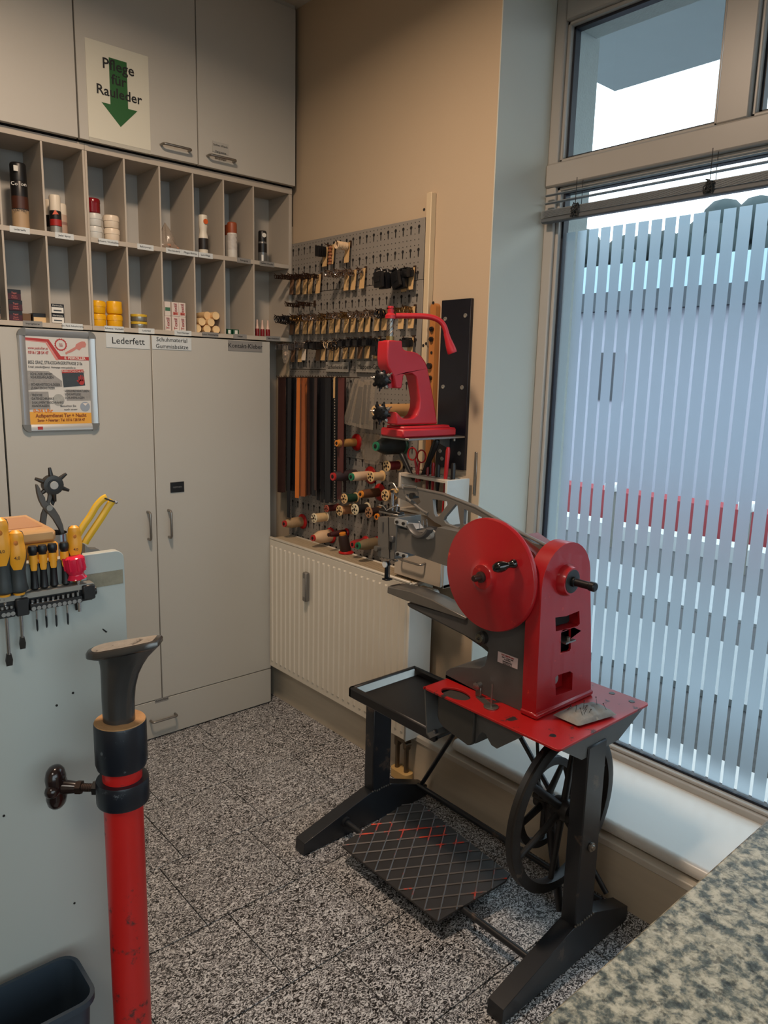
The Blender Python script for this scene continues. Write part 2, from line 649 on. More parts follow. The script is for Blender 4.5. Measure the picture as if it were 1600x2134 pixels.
# the reveal and the wall parts round the window share the wall
struct(G().box(WX, FX + .005, RY - .004, RY, 0.16, 2.62), 'reveal_face', REVEALM, wr)
struct(G().box(WX, OX, -4.7, RY, 2.62, ZC + .1), 'lintel', REVEALM, wr)
struct(G().box(WX + .01, OX, -4.7, RY, -0.1, 0.15), 'window_parapet', REVEALM, wr)
struct(G().box(WX, OX, -4.7, -3.25, 0.15, 2.62), 'wall_pier', WALLM, wr)
PLAST = mat('rough_outer_plaster', (196, 206, 204), 0.9, var=0.08, vscale=40, bump=0.9, bscale=130)
struct(G().box(FX + .07, OX, RY - .03, RY, 0.15, 2.62).box(FX + .07, OX, -3.25, RY, 2.535, 2.62).box(OX, OX + .02, RY - .03, 3, -.1, 6), 'outer_plaster', PLAST, wr)
tag(struct(G().box(-2.3, 2.4, 0.42, 0.5, -0.1, ZC + .1), 'wall_back', WALLM), 'plain wall behind the built-in cabinets', 'wall')
tag(struct(G().box(-2.3, -2.2, -4.7, 0.5, -0.1, ZC + .1), 'wall_left', WALLM), 'plain shop wall out of view on the left', 'wall')
tag(struct(G().box(-2.3, 2.4, -4.7, -4.6, -0.1, .2).box(-2.3, 2.4, -4.7, -4.6, 2.6, ZC + .1).box(-2.3, -1.9, -4.7, -4.6, .2, 2.6).box(1.9, 2.4, -4.7, -4.6, .2, 2.6), 'wall_front', WALLM), 'plain shop wall behind the camera', 'wall')
tag(struct(G().box(-2.3, 2.4, -4.7, 0.5, ZC, ZC + .1), 'ceiling', CEILM), 'plain painted ceiling above the cabinets', 'ceiling')

# plinth under radiator and window
PL = mat('streaked_plinth_laminate', (196, 182, 160), 0.42, var=0.10, vscale=6, stretch=(1, 1, 9), detail=6)
bb = struct(G().box(1.722, WX + .02, -4.5, 0.40, 0.0, 0.156), 'baseboard_right', PL)
tag(bb, 'streaked beige plinth board under radiator and window', 'baseboard')
struct(G().box(1.717, WX + .012, -4.5, 0.40, 0.156, 0.178, 0.003), 'plinth_cap', mat('plinth_cap_laminate', (206, 198, 184), 0.35), bb)
# sill board with a rounded nose
nose = [(FX, .182), (1.752, .182)] + [(1.752 - .020 * math.sin(t), .202 - .020 * math.cos(t)) for t in [i * PI / 8 for i in range(9)]] + [(FX, .222)]
sill = struct(G().prism([(x, z) for x, z in nose], 1, -3.2, RY - .004), 'trim_1', mat('white_window_board', (214, 212, 206), 0.28, var=0.015))
tag(sill, 'white window board with a rounded front edge', 'window sill')

# ------------------------------------------------------------------ window
win = thing('window_1', 'white framed shop window with striped frosted film', 'window', (FX, -2.0, .21))
win['kind'] = 'structure'
YE = -3.25
FB = FX + .075
g = G()
g.box(FX, FB, -1.074, RY - .004, .208, 2.62, .004)          # left stile
g.box(FX, FB, YE, -1.074, .208, .243, .004)                   # bottom rail
g.box(FX - .008, FB, YE, RY - .004, 2.045, 2.118, .006)       # transom
g.box(FX, FB, YE, -1.074, 2.528, 2.62, .004)                  # head
g.box(FX - .004, FB, -1.672, -1.585, 2.118, 2.53, .004)       # upper mullion
g.box(FX, FB, YE, -3.16, .2, 2.62, .004)
g.ob('frame', PVC, win)
g = G()                                                       # stepped glazing beads
def beads(y0, y1, z0, z1, t=.012):
    g.box(FX + .012, FX + .05, y0 - t, y0, z0, z1, .003)
    g.box(FX + .012, FX + .05, y1, y1 + t, z0, z1, .003)
    g.box(FX + .012, FX + .05, y1, y0, z0, z0 + t, .003)
    g.box(FX + .012, FX + .05, y1, y0, z1 - t, z1, .003)
beads(-1.074, -3.16, .243, 2.045)
beads(-1.074, -1.585, 2.118, 2.528)
beads(-1.672, -3.16, 2.118, 2.528)
g.ob('glazing_bead', PVC, win)
g = G()
def gask(y0, y1, z0, z1, t=.008):
    a, b = FX + .03, FX + .056
    i = .012
    g.box(a, b, y0 - i - t, y0 - i, z0 + i, z1 - i)
    g.box(a, b, y1 + i, y1 + i + t, z0 + i, z1 - i)
    g.box(a, b, y1 + i, y0 - i, z0 + i, z0 + i + t)
    g.box(a, b, y1 + i, y0 - i, z1 - i - t, z1 - i)
gask(-1.074, -3.16, .243, 2.045)
gask(-1.074, -1.585, 2.118, 2.528)
gask(-1.672, -3.16, 2.118, 2.528)
g.ob('gasket', GASKET, win)
GLASS = glass_mat('window_glass')
GX = FX + .044
for (y0, y1, z0, z1) in ((-1.09, -3.15, .256, 2.035), (-1.088, -1.572, 2.13, 2.516), (-1.684, -3.15, 2.13, 2.516)):
    G().add([(GX, y0, z0), (GX, y1, z0), (GX, y1, z1), (GX, y0, z1)], [(0, 1, 2, 3)]).ob('glass_pane', GLASS, win)
# frosted film: one strip beside the other, thin clear gaps between
FILM = film_mat()
pitch, gap = .0428, .0085
ys = -1.098
fx = GX - .0012
k = 0
while ys - pitch > -3.12:
    w = pitch - gap
    zt = 1.908
    G().add([(fx, ys, .266), (fx, ys - w, .266), (fx, ys - w, zt), (fx, ys, zt)], [(0, 1, 2, 3)]).ob('film_strip', FILM, win)
    ys -= pitch
    k += 1

w2 = thing('window_2', 'plain shop-front window behind the camera', 'window', (0, -4.65, .5))
w2['kind'] = 'structure'
G().box(-1.9, 1.9, -4.68, -4.62, .2, .27).box(-1.9, 1.9, -4.68, -4.62, 2.53, 2.6).box(-1.9, -1.83, -4.68, -4.62, .27, 2.53).box(1.83, 1.9, -4.68, -4.62, .27, 2.53).box(-.035, .035, -4.68, -4.62, .27, 2.53).ob('frame', PVC, w2)
G().add([(-1.84, -4.65, .26), (1.84, -4.65, .26), (1.84, -4.65, 2.54), (-1.84, -4.65, 2.54)], [(0, 1, 2, 3)]).ob('glass_pane', GLASS, w2)
# venetian blind pulled up under the transom
BL = mat('silver_blind_slat', (150, 156, 160), 0.4, metal=0.3, var=0.05)
bx0, bx1 = FX - .034, FX - .013
vb = thing('venetian_blind', 'grey venetian blind gathered up under the window transom', 'blind', (FX - .026, -2.0, 1.93))
def slat(z, tilt=0.0, name='slat'):
    g = G()
    n = 6
    pr = []
    for i in range(n + 1):
        u = i / n
        pr.append((bx0 + (bx1 - bx0) * u, z + .0035 * math.sin(PI * u) + tilt * (u - .5)))
    pr += [(x, zz - .0009) for x, zz in reversed(pr)]
    g.prism(pr, 1, -3.1, -1.05)
    g.ob(name, BL, vb)
for z in (2.016, 1.992, 1.9685, 1.9665, 1.964, 1.9615, 1.959, 1.9565, 1.954, 1.9515, 1.949):
    slat(z)
G().box(bx0 - .002, bx1 + .002, -3.1, -1.05, 1.931, 1.947, .004).ob('bottom_rail', mat('dark_blind_rail', (96, 100, 104), 0.4, metal=0.2), vb)
for yy in (-1.18, -1.603, -2.06, -2.5):
    g = G()
    for dx in (-.002, .03):
        g.cyl((bx0 + dx, yy, 1.945), (bx0 + dx, yy, 2.05), .0011, n=5)
    rnd = random.Random(int(-yy * 100))
    for i in range(9):                                         # gathered ladder cord
        c = [(bx0 - .005 + rnd.uniform(-.006, .006), yy + rnd.uniform(-.014, .014), 1.955 + rnd.uniform(-.022, .022)) for _ in range(5)]
        g.tube(spline(c, 4), .0016, 5)
    g.ob('ladder_cord', mat('dark_cord', (48, 50, 50), 0.9), vb)

# ------------------------------------------------------------------ outside
ORDS = ['first', 'second', 'third', 'fourth', 'fifth', 'sixth', 'seventh', 'eighth']
tag(struct(G().box(-30, 40, -40, 30, -.25, -.12), 'pavement', mat('asphalt', (66, 70, 75), 0.9, var=0.15, vscale=3, bump=0.3)), 'grey street paving seen through the clear stripes', 'pavement')
bc = struct(G().box(OX + .02, 3.57, -8, -0.275, 2.90, 3.08), 'balcony_slab', mat('painted_concrete', (190, 200, 203), 0.85, var=0.03))
tag(bc, 'smooth grey balcony slab above the shop window outside', 'balcony')
fac = thing('opposite_building', 'pale lavender flat-roofed building across the street', 'building', (9.0, 2.0, -.12))
G().box(9.0, 12, -20, 22, -.12, 2.36).ob('wall', mat('pale_facade', (168, 174, 192), 0.9, var=0.05, vscale=.6), fac)
G().box(8.85, 12, -20, 22, 2.36, 2.60).ob('roof_edge', mat('dark_roof_edge', (70, 80, 90), 0.8, var=.3, vscale=2), fac)
G().box(9.3, 9.5, -20, 22, 2.60, 3.02).ob('glazed_attic', mat('pale_blue_panel', (176, 208, 226), 0.5, var=.12, vscale=1.5), fac)
a = at(1238, 735, 0, 8.98); b = at(1292, 835, 0, 8.98)
G().box(8.97, 9.02, b.y, a.y, b.z, a.z).ob('window', mat('dark_far_glass', (50, 60, 72), 0.3), fac)
LEAF = mat('dark_foliage', (46, 62, 66), 0.8, var=.6, vscale=1.6)
for i in range(8):
    y = -9 + i * 3.3
    t = thing('street_tree', 'dark leafy tree behind the building, %s from the left' % ORDS[7 - i], 'tree', (15.0, y, -.12), 'trees across the street')
    rr = random.Random(40 + i)
    G().cyl((15, y, -.12), (15, y, 2.8), .16, .10, n=10).ob('trunk', mat('bark', (50, 44, 40), .9), t)
    g = G()
    for k in range(46):
        g.ball((15 + rr.uniform(-1.0, 1.0), y + rr.uniform(-1.35, 1.35), 3.75 + rr.uniform(-.8, .70)), rr.uniform(.22, .50), 8, 6)
    g.ob('crown', LEAF, t)
tag(struct(G().box(7.4, 7.75, -16, 3.5, -.12, .22), 'kerb', mat('dull_red_kerb', (150, 62, 70), 0.8)), 'low dull red wall along the street', 'kerb')
tag(struct(G().box(6.55, 6.80, -16, 12, -.12, .02), 'paving_edge', mat('pale_kerb', (190, 198, 204), 0.9)), 'pale kerb stone line on the street', 'kerb')
tag(struct(G().box(4.9, 5.6, -16, 12, -.12, -.10), 'paving_strip', mat('pale_paving', (150, 158, 164), 0.9)), 'pale paving strip outside the window', 'paving')
tag(struct(G().box(3.55, 4.35, -16, 8, -.12, -.085), 'paving_slab', mat('pale_paving', (150, 158, 164), 0.9)), 'light paving slabs close to the window', 'paving')
tag(struct(G().box(2.45, 3.35, -16, 8, -.12, -.09), 'gravel_bed', mat('dark_gravel', (60, 62, 64), 0.9, var=.8, vscale=22, bump=1, bscale=40)), 'dark gravel bed under the window', 'gravel')
tag(struct(G().box(OX + .01, OX + .16, -3.3, -1.0, .17, .185), 'outer_sill', mat('white_outer_sill', (214, 218, 220), .5)), 'white outer window sill', 'window sill')
for i in range(5):
    y = -2.6 + i * 1.25
    p = thing('street_post', 'slim white post outside the window, %s from the left' % ORDS[4 - i], 'post', (6.2, y, -.12), 'white posts along the street')
    G().cyl((6.2, y, -.12), (6.2, y, .42), .035, n=12).ob('shaft', mat('grey_post_paint', (120, 122, 118), 0.6), p)
    G().box(6.14, 6.26, y - .06, y + .06, .42, .50, .01).ob('cap', mat('white_post_paint', (225, 228, 230), 0.6), p)

# ================================================================== built-in cabinets (door faces on y = 0)
def bow(parent, p0, p1, out, r=.0045, name='handle', m=None):
    """a bow handle between two feet, standing off along 'out'"""
    p0 = Vector(p0); p1 = Vector(p1); out = Vector(out)
    d = (p1 - p0).normalized()
    pts = [p0, p0 + out * .75, p0 + out * .94 + d * .004, p0 + out + d * .011, p1 + out - d * .011, p1 + out * .94 - d * .004, p1 + out * .75, p1]
    return G().tube(pts, r, 10).ob(name, m or STEEL, parent)


def door(parent, x0, x1, z0, z1, y0=0.0, t=.019, name='door'):
    return G().box(x0 + .0018, x1 - .0018, y0, y0 + t, z0 + .0018, z1 - .0018, .0012).ob(name, WHITE_LAM, parent)


XE = 1.671
lc = thing('low_cabinet', 'tall grey-white base cabinet with two doors and a drawer by the radiator', 'cabinet', (1.165, .2, 0))
G().box(.661, XE - .001, .0195, .41, .02, 1.562).ob('body', DARKGAP, lc)
da = door(lc, .660, 1.166, .161, 1.562)
p = at(308, 1095, 1, 0)
bow(da, (p.x, 0, p.z + .052), (p.x, 0, p.z - .052), (0, -.026, 0))
db = door(lc, 1.166, XE, .161, 1.562)
p = at(351, 1091, 1, 0)
bow(db, (p.x, 0, p.z + .052), (p.x, 0, p.z - .052), (0, -.026, 0))
dr = door(lc, .660, XE, .004, .161, name='drawer')
a = at(316, 1503, 1, -.012); b = at(367, 1490, 1, -.012)
bow(dr, (a.x, 0, (a.z + b.z) / 2), (b.x, 0, (a.z + b.z) / 2), (0, -.026, 0))
a = at(337, 1461, 1, 0)
lb = G().box(a.x - .028, a.x + .028, -.0008, 0, .148, .165).ob('drawer_label', LABELG, dr)
text('Gummi Rand', .010, (a.x, -.001, .1565), (1, 0, 0), (0, 0, 1), BLACKINK, lb)
a = at(369, 1015, 1, 0)
pl_ = G().box(a.x - .028, a.x + .028, -.003, 0, a.z - .020, a.z + .020, .001).ob('lock_plate', BLACKP, db)
text('OEFFNEN', .0085, (a.x, -.0034, a.z), (1, 0, 0), (0, 0, 1), mat('grey_engraving', (120, 120, 120)), pl_)
lc2 = thing('low_cabinet', 'tall grey-white base cabinet at the left edge behind the tool rack', 'cabinet', (.4, .2, 0))
G().box(.152, .658, .0195, .41, .02, 1.562).ob('body', DARKGAP, lc2)
door(lc2, .150, .658, .161, 1.562)
door(lc2, .150, .658, .004, .161, name='drawer')
# filler between cabinet and wall
fp = struct(G().box(XE + .003, WX - .001, .17, .19, .16, 2.8), 'trim_2', SHELF_LAM)
tag(fp, 'narrow filler panel between cabinets and right wall', 'panel')

# upper cabinets
uc = thing('wall_cabinet', 'two-door upper cabinet with the green arrow notice on it', 'cabinet', (1.36, .2, 2.17))
G().box(.944, 1.788, .0195, .41, 2.172, 2.813).ob('body', DARKGAP, uc)
ua = door(uc, .941, 1.365, 2.172, 2.815, -.004)
ub = door(uc, 1.365, 1.790, 2.172, 2.815, -.004)
a = at(338, 301, 1, -.016); b = at(396, 313, 1, -.016); z = (a.z + b.z) / 2
bow(ua, (a.x, -.004, z), (b.x, -.004, z), (0, -.026, 0))
a = at(435, 324, 1, -.016); b = at(489, 336, 1, -.016); z = (a.z + b.z) / 2
bow(ub, (a.x, -.004, z), (b.x, -.004, z), (0, -.026, 0))
a = at(442, 293, 1, -.005); b = at(476, 326, 1, -.005)
lb = G().box(a.x, b.x, -.0062, -.004, b.z + .004, a.z).ob('door_label', clear_plastic('clear_label', (200, 198, 190), .25), ub)
for i, s in enumerate(('Sohlen Weich', 'Vergussma', 'Bergsteiger')):
    text(s, .0105, ((a.x + b.x) / 2, -.0068, a.z - .012 - i * .022), (1, 0, 0), (0, 0, 1), BLACKINK, lb)
uc2 = thing('wall_cabinet', 'upper cabinet door at the top left corner, left of the notice', 'cabinet', (.6, .2, 2.17))
G().box(.518, .938, .0195, .41, 2.172, 2.813).ob('body', DARKGAP, uc2)
door(uc2, .515, .940, 2.172, 2.815, -.004)
tag(struct(G().box(.3, 1.79, 0.004, .41, 2.8155, ZC), 'trim_3', WHITE_LAM), 'filler strip between upper cabinets and ceiling', 'trim')

# pigeonhole shelf units
SY = .018
def shelf_unit(label, xs, x0, x1, s0, s1):
    u = thing('pigeonhole_shelf', label, 'shelf', ((x0 + x1) / 2, .12, 1.565))
    G().box(x0, x1, .205, .212, 1.566, 2.168).ob('back_panel', mat('shelf_back', (188, 186, 180), 0.5, var=.03), u)
    G().box(x0, x1, SY, .205, 2.146, 2.168, .0008).ob('top_board', SHELF_LAM, u)
    G().box(x0, x1, SY, .205, 1.566, 1.582, .0008).ob('bottom_board', SHELF_LAM, u)
    G().box(x0, x0 + s0, SY + .001, .205, 1.582, 2.146, .0008).ob('side_board', SHELF_LAM, u)
    G().box(x1 - s1, x1, SY + .001, .205, 1.582, 2.146, .0008).ob('side_board', SHELF_LAM, u)
    G().box(x0 + s0, x1 - s1, SY, .205, 1.857, 1.873, .0008).ob('middle_board', SHELF_LAM, u)
    for x in xs:
        for (za, zb) in ((1.582, 1.857), (1.873, 2.146)):
            G().box(x - .003, x + .003, SY + .001, .205, za, zb).ob('divider', SHELF_LAM, u)
    return u
XA = [1.097, 1.2245, 1.353, 1.478, 1.6085]
XB = [.828, .697]
su = shelf_unit('eight-bay pigeonhole shelf holding jars and spray cans, right unit', XA, .9645, 1.788, .0075, .0145)
su2 = shelf_unit('pigeonhole shelf with the tall black can, left unit', XB, .517, .9638, .0075, .0075)
lbx = [(41, 478, 'Lederseife', su2, 0), (134, 490, 'Jeder Spray', su2, 0), (226, 505, 'Schwarz / Dunkelblau', su, 0), (303, 516, 'Ballerpumps', su, 0),
       (362, 523, 'Wachslederöl', su, 0), (396, 527, 'Pflegeöl Bürste', su, 0), (428, 533, 'Lack-Pflege', su, 0), (508, 544, 'Reinigung', su, 1), (556, 550, 'Carbon Wonder', su, 1),
       (68, 673, 'Imprägnierer', su2, 1), (151, 679, 'div. Farb Schuhcreme', su2, 0), (238, 686, 'Schwarz / Dunkelbl', su, 0), (305, 689, 'Lederfett', su, 0), (381, 694, 'Textil Reiniger', su, 0),
       (438, 699, 'Schuh Weissmacher', su, 1), (500, 704, 'Kleber', su, 1), (569, 706, 'Sekundenkleber', su, 1)]
for (px, py, s, u, gy) in lbx:
    a = at(px, py, 1, SY)
    top = py < 600
    zc = 1.865 if top else 1.5755
    w = .030 if len(s) < 13 else .034
    lb = G().box(a.x - w, a.x + w, SY - .0012, SY - .0002, zc - .010, zc + .009).ob('shelf_label', LABELG if gy else LABELM, u)
    text(s, .0085, (a.x, SY - .0016, zc), (1, 0, 0), (0, 0, 1), BLACKINK, lb)

# signs
sg = thing('paper_notice', 'white A4 notice with a green arrow on the upper cabinet', 'sign', (1.08, -.005, 2.19))
a = at(176, 77, 1, -.005); b = at(314, 314, 1, -.005)
cx, cz = (a.x + b.x) / 2, (a.z + b.z) / 2
G().box(a.x, b.x, -.0058, -.0045, b.z, a.z).ob('sheet', mat('laminated_paper', (214, 212, 196), 0.3, var=.02), sg)
G().box(a.x, b.x, -.0053, -.0043, b.z - .012, b.z).ob('laminate_edge', clear_plastic('clear_film_edge', (210, 208, 196), .3), sg)
az = cz + .012
G().prism([(cx - .030, az + .098), (cx + .030, az + .098), (cx + .030, az - .045), (cx + .062, az - .045), (cx + .002, az - .108), (cx - .060, az - .045), (cx - .030, az - .045)], 1, -.0063, -.0057).ob('green_arrow', mat('green_print', (38, 92, 44), 0.45, var=.05), sg)
for s, dz, sz in (('Pflege', .075, .046), ('für', .033, .044), ('Rauleder', -.008, .043)):
    text(s, sz, (cx + .001, -.0067, az + dz), (1, 0, 0), (0, 0, 1), BLACKINK, sg, bold=.0006)

def plate(pxs, lines, m, label, size):
    a = at(*pxs[0], 1, -.001); b = at(*pxs[1], 1, -.001)
    t = thing('door_sign', label, 'sign', ((a.x + b.x) / 2, -.001, b.z))
    G().box(a.x, b.x, -.002, -.0002, b.z, a.z, .0005).ob('plate', m, t)
    c = (a + b) / 2
    n = len(lines)
    for i, s in enumerate(lines):
        text(s, size, (c.x, -.0025, c.z + ((n - 1) / 2 - i) * size * 1.12), (1, 0, 0), (0, 0, 1), BLACKINK, t)
plate(((220, 694), (312, 728)), ['Lederfett'], LABELM, 'pale door sign reading Lederfett beside the poster frame', .032)
plate(((316, 700), (399, 731)), ['Schuhmaterial', 'Gummiabsätze'], LABELM, 'pale door sign reading Schuhmaterial Gummiabsätze', .0215)
plate(((475, 709), (546, 734)), ['Kontakt-Kleber'], LABELG, 'grey door sign reading Kontakt-Kleber', .0245)

# ------------------------------------------------------------------ poster in a snap frame
a = at(52, 699, 1, -.004); b = at(191, 882, 1, -.004)
po = thing('poster_frame', 'silver snap frame with a key service poster on the cabinet door', 'poster', ((a.x + b.x) / 2, 0, b.z - .02))
G().box(a.x - .004, b.x + .004, -.004, -.0005, b.z - .004, a.z + .004).ob('poster', mat('poster_paper', (208, 206, 200), 0.35, var=.03), po)
ALU = mat('satin_aluminium', (190, 194, 196), 0.35, metal=0.6, var=.03)
fw = .024
def fr(x0, x1, z0, z1, horiz):
    g = G()
    pr = [(0, 0), (0, -.010), (.004, -.013), (fw - .008, -.011), (fw, -.005), (fw, 0)]
    if horiz == 't': g.prism([(y, a.z + (fw - t)) for t, y in pr], 0, x0, x1)
    if horiz == 'b': g.prism([(y, b.z - (fw - t)) for t, y in pr], 0, x0, x1)
    if horiz == 'l': g.prism([(a.x - (fw - t), y) for t, y in pr], 2, z0, z1)
    if horiz == 'r': g.prism([(b.x + (fw - t), y) for t, y in pr], 2, z0, z1)
    g.ob('frame_rail', ALU, po)
fr(a.x, b.x, 0, 0, 't'); fr(a.x, b.x, 0, 0, 'b'); fr(0, 0, b.z, a.z, 'l'); fr(0, 0, b.z, a.z, 'r')
CORNER = mat('grey_frame_corner', (112, 114, 112), 0.4)
for (x, z, q) in ((b.x, a.z, 0), (a.x, a.z, 1), (a.x, b.z, 2), (b.x, b.z, 3)):
    G().prism([(x, z)] + arc(x, z, fw + .001, q * PI / 2, (q + 1) * PI / 2, 6), 1, -.0125, 0).ob('frame_corner', CORNER, po)
pw, ph = b.x - a.x, a.z - b.z
def PP(u, v):
    return a.x + u * pw, a.z - v * ph
PRED = mat('poster_red', (176, 52, 48), 0.4)
POR = mat('poster_orange', (232, 168, 62), 0.4)
PGR = mat('poster_grey', (150, 148, 144), 0.4, var=.25, vscale=90)
PDK = mat('poster_dark', (58, 64, 68), 0.4, var=.2, vscale=60)
def quad(uv, m, name, d=.0046):
    G().prism([PP(*q) for q in uv], 1, -d, -.0040).ob(name, m, po)
# red double line
quad([(0, .02), (.36, .03), (.54, .215), (1, .215), (1, .255), (.50, .255), (.33, .06), (0, .045)], PRED, 'red_line')
quad([(0, .055), (.31, .072), (.46, .262), (.50, .262), (.325, .062), (0, .047)], mat('poster_pink', (214, 130, 122), .4), 'pink_line', .0044)
def ptext(s, u, v, size, m, al='CENTER', bold=0.0, xs=1.0):
    x, z = PP(u, v)
    text(s, size, (x, -.0052, z), (1, 0, 0), (0, 0, 1), m, po, align=al, bold=bold, xs=xs)
PIN = mat('poster_ink', (52, 50, 50), .5)
ptext('E. PESKOLLER', .77, .236, .0115, mat('poster_pale', (225, 215, 205), .4), bold=.0003)
ptext('www.peskoller.at', .03, .135, .0125, PRED, 'LEFT', xs=.70)
ptext('0316 / 28 54 47', .03, .185, .0130, PRED, 'LEFT', .0003, xs=.76)
ptext('8052 GRAZ, STRASSGANGERSTRASSE 215a', .02, .295, .0150, PIN, 'LEFT', xs=.62)
ptext('E-mail: peskoller@aon.at  Homepage: www.peskoller.at', .02, .345, .0095, PIN, 'LEFT', xs=.70)
# seal and key
x, z = PP(.55, .085)
G().prism([(x + (.021 if i % 2 else .0185) * math.cos(i * PI / 16), z + (.021 if i % 2 else .0185) * math.sin(i * PI / 16)) for i in range(32)], 1, -.0046, -.004,
          holes=[[(x + .0155 * math.cos(-i * PI / 10), z + .0155 * math.sin(-i * PI / 10)) for i in range(20)]]).ob('seal', PRED, po)
ptext('Seit', .55, .075, .007, PRED); ptext('1982', .55, .098, .007, PRED)
g = G()
x0, z0 = PP(.62, .185); x1, z1 = PP(.96, .055)
d = Vector((x1 - x0, z1 - z0)); n = Vector((-d.y, d.x)).normalized()
pts = []
prof = [(0, .0035), (.1, .004), (.3, .0045), (.52, .005), (.60, .011), (.75, .012), (.9, .011), (1, .006)]
pts = [Vector((x0, z0)) + d * t + n * w for t, w in prof] + [Vector((x0, z0)) + d * t - n * w * (1 if i % 2 else .6) for i, (t, w) in enumerate(reversed(prof))]
g.prism([tuple(q) for q in pts], 1, -.0046, -.004).ob('printed_key', mat('poster_key', (196, 128, 118), .4), po)
quad([(.0, .39), (.33, .39), (.54, .50), (.54, .565), (.0, .61)], PGR, 'photo_patch', .0044)
quad([(.0, .625), (.31, .625), (.33, .83), (.0, .83)], PGR, 'photo_patch', .0044)
quad([(.60, .60), (1, .60), (1, .73), (.60, .73)], PGR, 'photo_patch', .0044)
quad([(.54, .375), (.90, .375), (.92, .55), (.56, .575)], PDK, 'photo_dark', .0045)
quad([(.54, .372), (.90, .362), (.905, .395), (.545, .41)], PRED, 'photo_banner', .0048)
ptext('EINBRUCHSCHUTZ', .722, .388, .0095, mat('poster_pale', (225, 215, 205), .4))
# printed red hand
hx, hz = PP(.86, .51)
g = G().prism([(hx + .0095 * math.cos(t), hz + .0095 * math.sin(t)) for t in [i * PI / 8 for i in range(16)]], 1, -.0050, -.0045)
for k, (dx, h) in enumerate(((-.0080, .012), (-.0028, .017), (.0026, .0165), (.0080, .012))):
    g.prism(rrect(hx + dx - .0018, hx + dx + .0018, hz + .003, hz + .007 + h, .0016, 3), 1, -.0050, -.0045)
g.prism([(hx - .0085, hz - .004), (hx - .016, hz + .004), (hx - .0145, hz + .007), (hx - .006, hz + .003)], 1, -.0050, -.0045)
g.ob('printed_hand', PRED, po)
x, z = PP(.47, .72)
G().prism([(x + .0185 * math.cos(i * PI / 10), z + .020 * math.sin(i * PI / 10)) for i in range(20)], 1, -.0047, -.004).ob('printed_globe', mat('poster_globe', (166, 166, 160), .4, var=.3, vscale=80), po)
x, z = PP(.90, .80)
G().prism([(x + .0165 * math.cos(i * PI / 10), z + .0165 * math.sin(i * PI / 10)) for i in range(20)], 1, -.0047, -.004).ob('printed_badge', mat('poster_badge', (150, 160, 172), .4, var=.1), po)
G().prism([(x - .008, z + .012), (x + .010, z + .012), (x + .001, z + .003)], 1, -.0050, -.0046).ob('badge_mark', mat('poster_pale', (225, 215, 205), .4), po)
for s, v in (('· SCHLÜSSELDIENST', .425), ('· SCHLIESSANLAGEN', .462), ('· SICHERHEITSSCHLÖSSER', .545), ('· ZUSATZSCHLÖSSER', .585), ('· TRESORE', .665), ('· DATENSCHRÄNKE', .705), ('· DOKUMENTENSCHRÄNKE', .75), ('· HANDKASSEN', .788)):
    ptext(s, .02, v, .0112, PIN, 'LEFT', xs=.75)
for s, v in (('· SCHUHREPARATUREN', .615), ('· SCHUHPFLEGE', .655), ('· SCHUHEINLAGEN', .695)):
    ptext(s, .55, v, .0108, PIN, 'LEFT', xs=.75)
ptext('Besuchen Sie', .62, .79, .0100, PIN); ptext('auch unser', .66, .83, .0100, PIN)
quad([(0, .855), (1, .872), (1, 1.0), (0, 1.0)], POR, 'orange_band', .0045)
BRN = mat('poster_brown', (140, 70, 26), .4)
ptext('0-24 Uhr', .21, .845, .0165, mat('poster_orange_ink', (220, 130, 40), .4), bold=.0006)
ptext('Aufsperrdienst Tag + Nacht', .5, .902, .0165, BRN, bold=.0005, xs=.88)
ptext('Sonn- + Feiertag : Tel. 0316 / 28 54 47', .5, .955, .0130, BRN, bold=.0004, xs=.76)
x = a.x + pw * .10
G().box(x, x + .016, -.0132, -.0115, b.z - .017, b.z - .007).ob('frame_sticker', PRED, po)

# ================================================================== goods on the shelves
ZT, ZB = 1.8735, 1.5825     # tops of middle and bottom board
def spray(name, label, x, y, z0, r, h, bands, capm, caph, cat='spray can', dome=True, capr=None):
    """aerosol: body, printed bands, cap"""
    t = thing(name, label, cat, (x, y, z0))
    hb = h - caph
    body = G().lathe([(r * .93, 0), (r, .003), (r, hb - .010), (r * .9, hb - .003), (r * .72, hb)], (x, y, z0), (0, 0, 1), 24).ob('body', bands[0], t)
    for (m, f0, f1) in bands[1:]:
        G().lathe([(r + .0003, z0 * 0 + hb * f0), (r + .0003, hb * f1)], (x, y, z0), (0, 0, 1), 24).ob('printed_band', m, body)
    cr = capr or r * .96
    G().lathe([(cr, hb - .006), (cr, h - .006), (cr * .93, h - .0015), (cr * .85, h)], (x, y, z0), (0, 0, 1), 24).ob('cap', capm, t)
    return t
def front(t, s, size, x, y, r, z, m, name='lettering'):
    # lettering faces the camera side of a can
    d = Vector((CAM.x - x, CAM.y - y, 0)).normalized()
    rt = Vector((-d.y, d.x, 0))
    return text(s, size, Vector((x, y, z)) + d * (r + .0015), rt, (0, 0, 1), m, t, name)
PW = mat('print_white', (228, 226, 218), .4)
PBLK = mat('print_black', (24, 22, 22), .35)
PTAN = mat('print_tan', (178, 150, 116), .4, var=.12, vscale=30)
PBRN = mat('print_brown', (74, 40, 26), .4, var=.25, vscale=30)
PSIL = mat('print_silver', (160, 158, 150), .3, metal=.5)
PRD = mat('print_red', (160, 34, 30), .4)
def SP(px, py, y):     # shelf point
    return at(px, py, 1, y)
